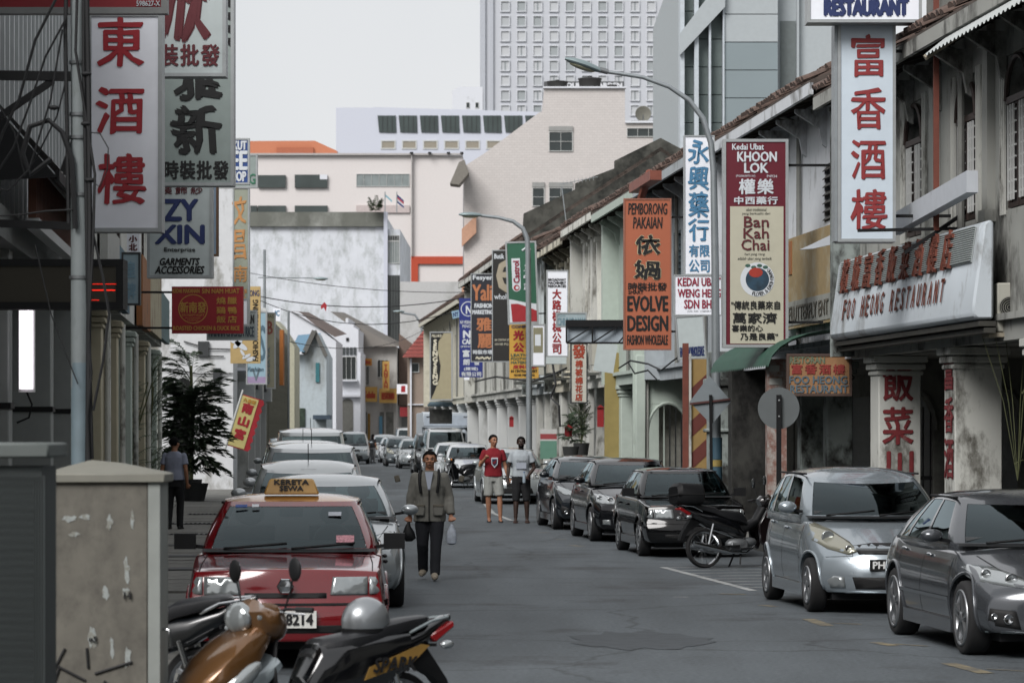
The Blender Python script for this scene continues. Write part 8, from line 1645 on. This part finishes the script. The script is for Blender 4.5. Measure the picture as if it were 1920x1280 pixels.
# box truck
d = 137; k = d / FPX; c = P(838, HY, d); t = thing('box_truck', 'white box truck standing high behind the white van', 'truck', (c.x, d, 0), RZ); tw = M('truck_white', 'b0b8bf', .5, var=.03, dirt=.12)
m = MB(); m.box(-1.05, 1.08, .9, 5.8, .75, 2.62); m.box(-1.05, 1.08, -.35, .9, 1.95, 2.62); m.build('cargo_box', tw, t, bevel=.04)
MB().box(-1.02, 1.05, -.38, -.35, 2.05, 2.5).build('front_panel', M('truck_front', 'a3adb8', .5), t); MB().box(-.85, .85, -.7, .85, .45, 1.9).build('cab', tw, t, bevel=.12); MB().box(-.75, .75, -.72, -.69, 1.2, 1.75).build('windscreen', darkglass, t)
for y in (-.1, 4.4):
    for sx in (-1, 1): MB().lathe([(.25, -.1), (.38, -.1), (.38, .1), (.25, .1)], 22, Matrix.Translation((sx * .8, y, .38)), ax='x').build('wheel', rubber, t)
MB().box(-.6, .6, -.2, 5.7, .45, .75).build('chassis', blackp, t)
for x in (-.8, .82): MB().box(x - .12, x + .12, -.40, -.38, 2.42, 2.46).build('marker_lamp', chrome, t)
# motorcycles
goldp = paint('scooter_gold', '6c4b2a', .55, .28); pblk = paint('bike_black', '0c0d10', .1, .15)
g = P(588, HY, 18.6); b1 = motorcycle('scooter', 'bronze and black scooter with a silver helmet on its seat in the foreground', (g.x, 18.6, 0), radians(33), goldp, pblk, accent=M('graphic_gold', '80632f', .4, coat=.6), spokes=False, scooter=True, text_side='SPARK', lean=radians(-3), steer=radians(12))
text('HONDA', -.60, -.46, .34, .375, lettk, b1, y=-.16)
b1.scale = (.95, .95, .95)
hp = Matrix.LocRotScale(b1.location, b1.rotation_euler, b1.scale) @ Vector((.40, 0, .83)); 
t = thing('helmet', 'silver open-face helmet resting on the scooter seat', 'helmet', hp, radians(24))
m = MB(); n = 28; mm = 14; vs = []
for i in range(mm + 1):
    th = (pi * .60) * i / mm
    for kk in range(n): a = 2 * pi * kk / n; vs.append((.150 * sin(th) * cos(a), .125 * sin(th) * sin(a), .02 + .145 * cos(th) + .03))
m.add(vs, [(i * n + kk, i * n + (kk + 1) % n, (i + 1) * n + (kk + 1) % n, (i + 1) * n + kk) for i in range(mm) for kk in range(n)], True); m.build('shell', paint('helmet_silver', '8b8f92', .6, .35), t)
m = MB(); m.lathe([(.148, -.012), (.15, .012), (.142, .012), (.14, -.012), (.148, -.012)], 28, Matrix.Translation((0, 0, .0)) @ Matrix.Scale(.84, 4, (0, 1, 0))); m.build('rim', blackp, t)
g = P(225, HY, 20.9); motorcycle('motorcycle', 'dark motorcycle wedged between the cabinet and the red taxi', (g.x, 20.9, 0), radians(-18), pblk, paint('bike_blueblack', '0d1013', .1, .3), spokes=False, lean=radians(6), mirrors=False)
g = G(1394, 1063); motorcycle('motorcycle', 'black motorcycle with a large top box leaning beside the silver hatchback', (g.x, g.y, 0), radians(202), paint('bike_maroonblack', '120c0d', .1, .25), pblk, topbox=True, lean=radians(5), steer=radians(-10))
g = G(868, 917); motorcycle('scooter', 'small dark scooter lying nose-out before the white saloon', (g.x, g.y, 0), radians(25), pblk, pblk, spokes=False, lean=radians(-8), steer=radians(20))
# people
khaki = M('jacket_khaki', '6a6963', .9, var=.08, vs=10); denim = M('trousers_navy', '15171d', .9, var=.1); shoe = M('shoe_tan', '8a8173', .8)
g = G(806, 1087); t, V, H_ = person('man in an olive jacket walking in the road with a bag in each hand', (g.x, g.y, 0), radians(-3), 1.64 * 1.03, SKIN1, dict(lk=(.085, -.10, .50), la=(.075, -.20, .10), rk=(-.09, .0, .49), ra=(-.10, .22, .13), le=(.235, .04, 1.10), lw=(.262, -.06, .86), re=(-.232, .0, 1.10), rw=(-.25, .03, .86), grip=(1.2, 1.2), turn=radians(4)),
    dict(sleeve='long', top=khaki, bottom=denim, legs='long', shoes=shoe, hem=.78, loose=1.13, topname='jacket', fold=.010), width=1.08)
MB().prism([(-.05, 1.44), (.05, 1.44), (.012, 1.20), (-.012, 1.20)], -.150, -.10).build('undershirt', M('cloth_white', 'a9b0bd', .9), t)
for sx in (-1, 1):
    MB().tube([(sx * .10, -.145, 1.16), (sx * .115, -.155, 1.28), (sx * .12, -.12, 1.40), (sx * .11, -.02, 1.465), (sx * .11, .12, 1.40)], .017, 6).build('backpack_strap', blackp, t)
    MB().box(sx * .115 - .06, sx * .115 + .06, -.162, -.10, .86, .99).build('pocket', khaki, t, bevel=.012); MB().box(sx * .115 - .065, sx * .115 + .065, -.168, -.10, .975, 1.01).build('pocket_flap', M('jacket_khaki_flap', '5a564d', .9), t, bevel=.008)
    MB().box(sx * .05 - .03, sx * .05 + .035, -.135, -.11, 1.36, 1.45, Matrix.Rotation(sx * .25, 4, 'Y')).build('collar', M('jacket_khaki_flap', '5a564d', .9), t, bevel=.01)
MB().box(-.005, .005, -.160, -.13, .80, 1.22).build('zip', blackp, t); MB().ell((0, .17, 1.22), (.13, .09, .22), 12, 8).build('backpack', blackp, t)
def hang_at(tt, h, v): s_ = tt.scale; return Vector(tt.location) + Vector((v[0] * s_[0], v[1] * s_[1], v[2] * s_[2]))
c = hang_at(t, 0, (.27, -.10, .76)); bag = thing('plastic_bag', 'translucent white plastic bag held by the walking man', 'plastic bag', (c.x, c.y, c.z - .28))
m = MB(); rings(m, [(0, 0, 0, .03, .02), (0, 0, .02, .062, .045), (0, 0, .10, .07, .05), (0, 0, .18, .055, .04), (0, 0, .25, .022, .018), (0, 0, .29, .012, .012)], 14); m.build('bag', M('bag_plastic', '9fa6b0', .3, var=.25, vs=18), bag)
c = hang_at(t, 0, (-.26, .0, .76)); bag = thing('black_helmet_bag', 'black helmet and bag dangling from the man’s right hand', 'bag', (c.x, c.y, c.z - .24)); m = MB(); rings(m, [(0, 0, 0, .04, .03), (.01, 0, .04, .085, .06), (0, 0, .12, .075, .06), (-.01, 0, .19, .04, .03), (0, 0, .26, .012, .012)], 14); m.build('bag', blackp, bag)
redc = M('tshirt_red', '74101c', .9, var=.08, vs=10); shw = M('shorts_pale', '8d8f8b', .9, var=.06); slip = M('slipper', '33363a', .8)
g = G(925, 979); t, V, H_ = person('man in a red T-shirt and pale shorts, one hand raised to his chest', (g.x, g.y, 0), radians(6), 1.84, SKIN1, dict(rs=(-.172, 0, 1.375), re=(-.26, .0, 1.12), rw=(-.17, -.22, 1.27), le=(.235, .02, 1.11), lw=(.29, -.05, .87), grip=(.7, 1.1), turn=radians(20), lk=(.12, -.06, .49), la=(.13, -.08, .09), rk=(-.10, -.02, .49), ra=(-.08, .05, .09)),
    dict(sleeve='short', top=redc, bottom=shw, legs='short', leglen=.92, shoes=slip, shoe='sandal', hem=.90, loose=1.04))
MB().prism([(-.055, 1.27), (.075, 1.27), (.07, 1.14), (.01, 1.07), (-.05, 1.14)], -.142, -.12).build('shirt_print', pwh, t); MB().prism([(-.04, 1.245), (.06, 1.245), (.055, 1.15), (.01, 1.10), (-.035, 1.15)], -.146, -.13).build('shirt_print', M('print_navy', '232c44', .8), t); MB().prism([(-.035, 1.17), (.05, 1.235), (.03, 1.165), (-.01, 1.14)], -.150, -.13).build('shirt_print', redc, t)
g = G(977, 980); t, V, H_ = person('dark-skinned bearded man in a pale grey T-shirt and black shorts holding a water bottle', (g.x, g.y, 0), radians(2), 1.80, SKIN2, dict(re=(-.25, .03, 1.11), rw=(-.26, -.02, .87), le=(.26, .0, 1.10), lw=(.13, -.16, .93), grip=(1.2, .6), lk=(.11, -.02, .49), la=(.12, .0, .09), rk=(-.10, -.04, .49), ra=(-.11, -.06, .09)),
    dict(sleeve='short', top=M('tshirt_grey', '9aa1a6', .9, var=.06), bottom=M('shorts_black', '121316', .9), legs='short', leglen=1.12, shoes=M('slipper_brown', '4a2f28', .8), shoe='sandal', hem=.92, loose=1.02), beard=True)
MB().box(-.10, .10, -.142, -.12, 1.08, 1.20).build('shirt_print', M('print_pale', '9aa0aa', .9), t); text('Diamond', -.09, .10, 1.21, 1.26, blk, t, y=-.147)
c = hang_at(t, 0, (.06, -.21, .88)); bt = thing('water_bottle', 'clear water bottle in the grey-shirted man’s hand', 'bottle', c); MB().lathe([(.001, 0), (.032, 0), (.033, .02), (.033, .15), (.014, .19), (.014, .21), (.001, .21)], 16, Matrix.Translation((0, 0, -.08))).build('bottle', M('bottle_clear', '8c99a2', .15, var=.1), bt); MB().lathe([(.001, .13), (.016, .13), (.016, .15), (.001, .15)], 12).build('cap', M('cap_blue', '3a5a8a', .5), bt)
g = P(327, HY, 57); t, V, H_ = person('man in a grey-blue shirt and black trousers walking away on the left pavement', (g.x, 57, .12), radians(172), 1.70, SKIN3, dict(lk=(.10, -.04, .49), la=(.10, .04, .10), rk=(-.09, -.08, .5), ra=(-.09, -.06, .09), grip=(.6, .6), turn=radians(-25), lw=(.25, -.03, .87)),
    dict(sleeve='short', top=M('shirt_bluegrey', '7f8494', .9, var=.06), bottom=M('trousers_black', '111214', .9), legs='long', shoes=M('shoe_black', '121212', .6), hem=.93, loose=1.05))
g = G(699, 868); t, V, H_ = person('small distant woman with long dark hair standing by the far row of cars', (g.x, g.y, 0), radians(150), 1.6, SKIN3, {}, dict(sleeve='short', top=M('top_black', '1a1b1d', .9), bottom=M('trousers_grey', '77797a', .9), legs='long', shoes=MATS['shoe_black'], hem=.93, loose=1.0), hairlen=.5)
MB().ell((0, .06, 1.42), (.085, .05, .2), 10, 8).build('long_hair', HAIR, t)
for px, py, lb in ((622, 862, 'tiny distant figure in dark clothes left of the moving people carrier'), (608, 866, 'second tiny dark figure beside the far left van')):
    g = P(px, HY, 180); person(lb, (g.x, 180, 0), radians(20), 1.62, SKIN3, {}, dict(sleeve='short', top=M('top_black', '1a1b1d', .9), bottom=M('trousers_black', '111214', .9), legs='long', shoes=MATS['shoe_black'], hem=.93, loose=1.0))
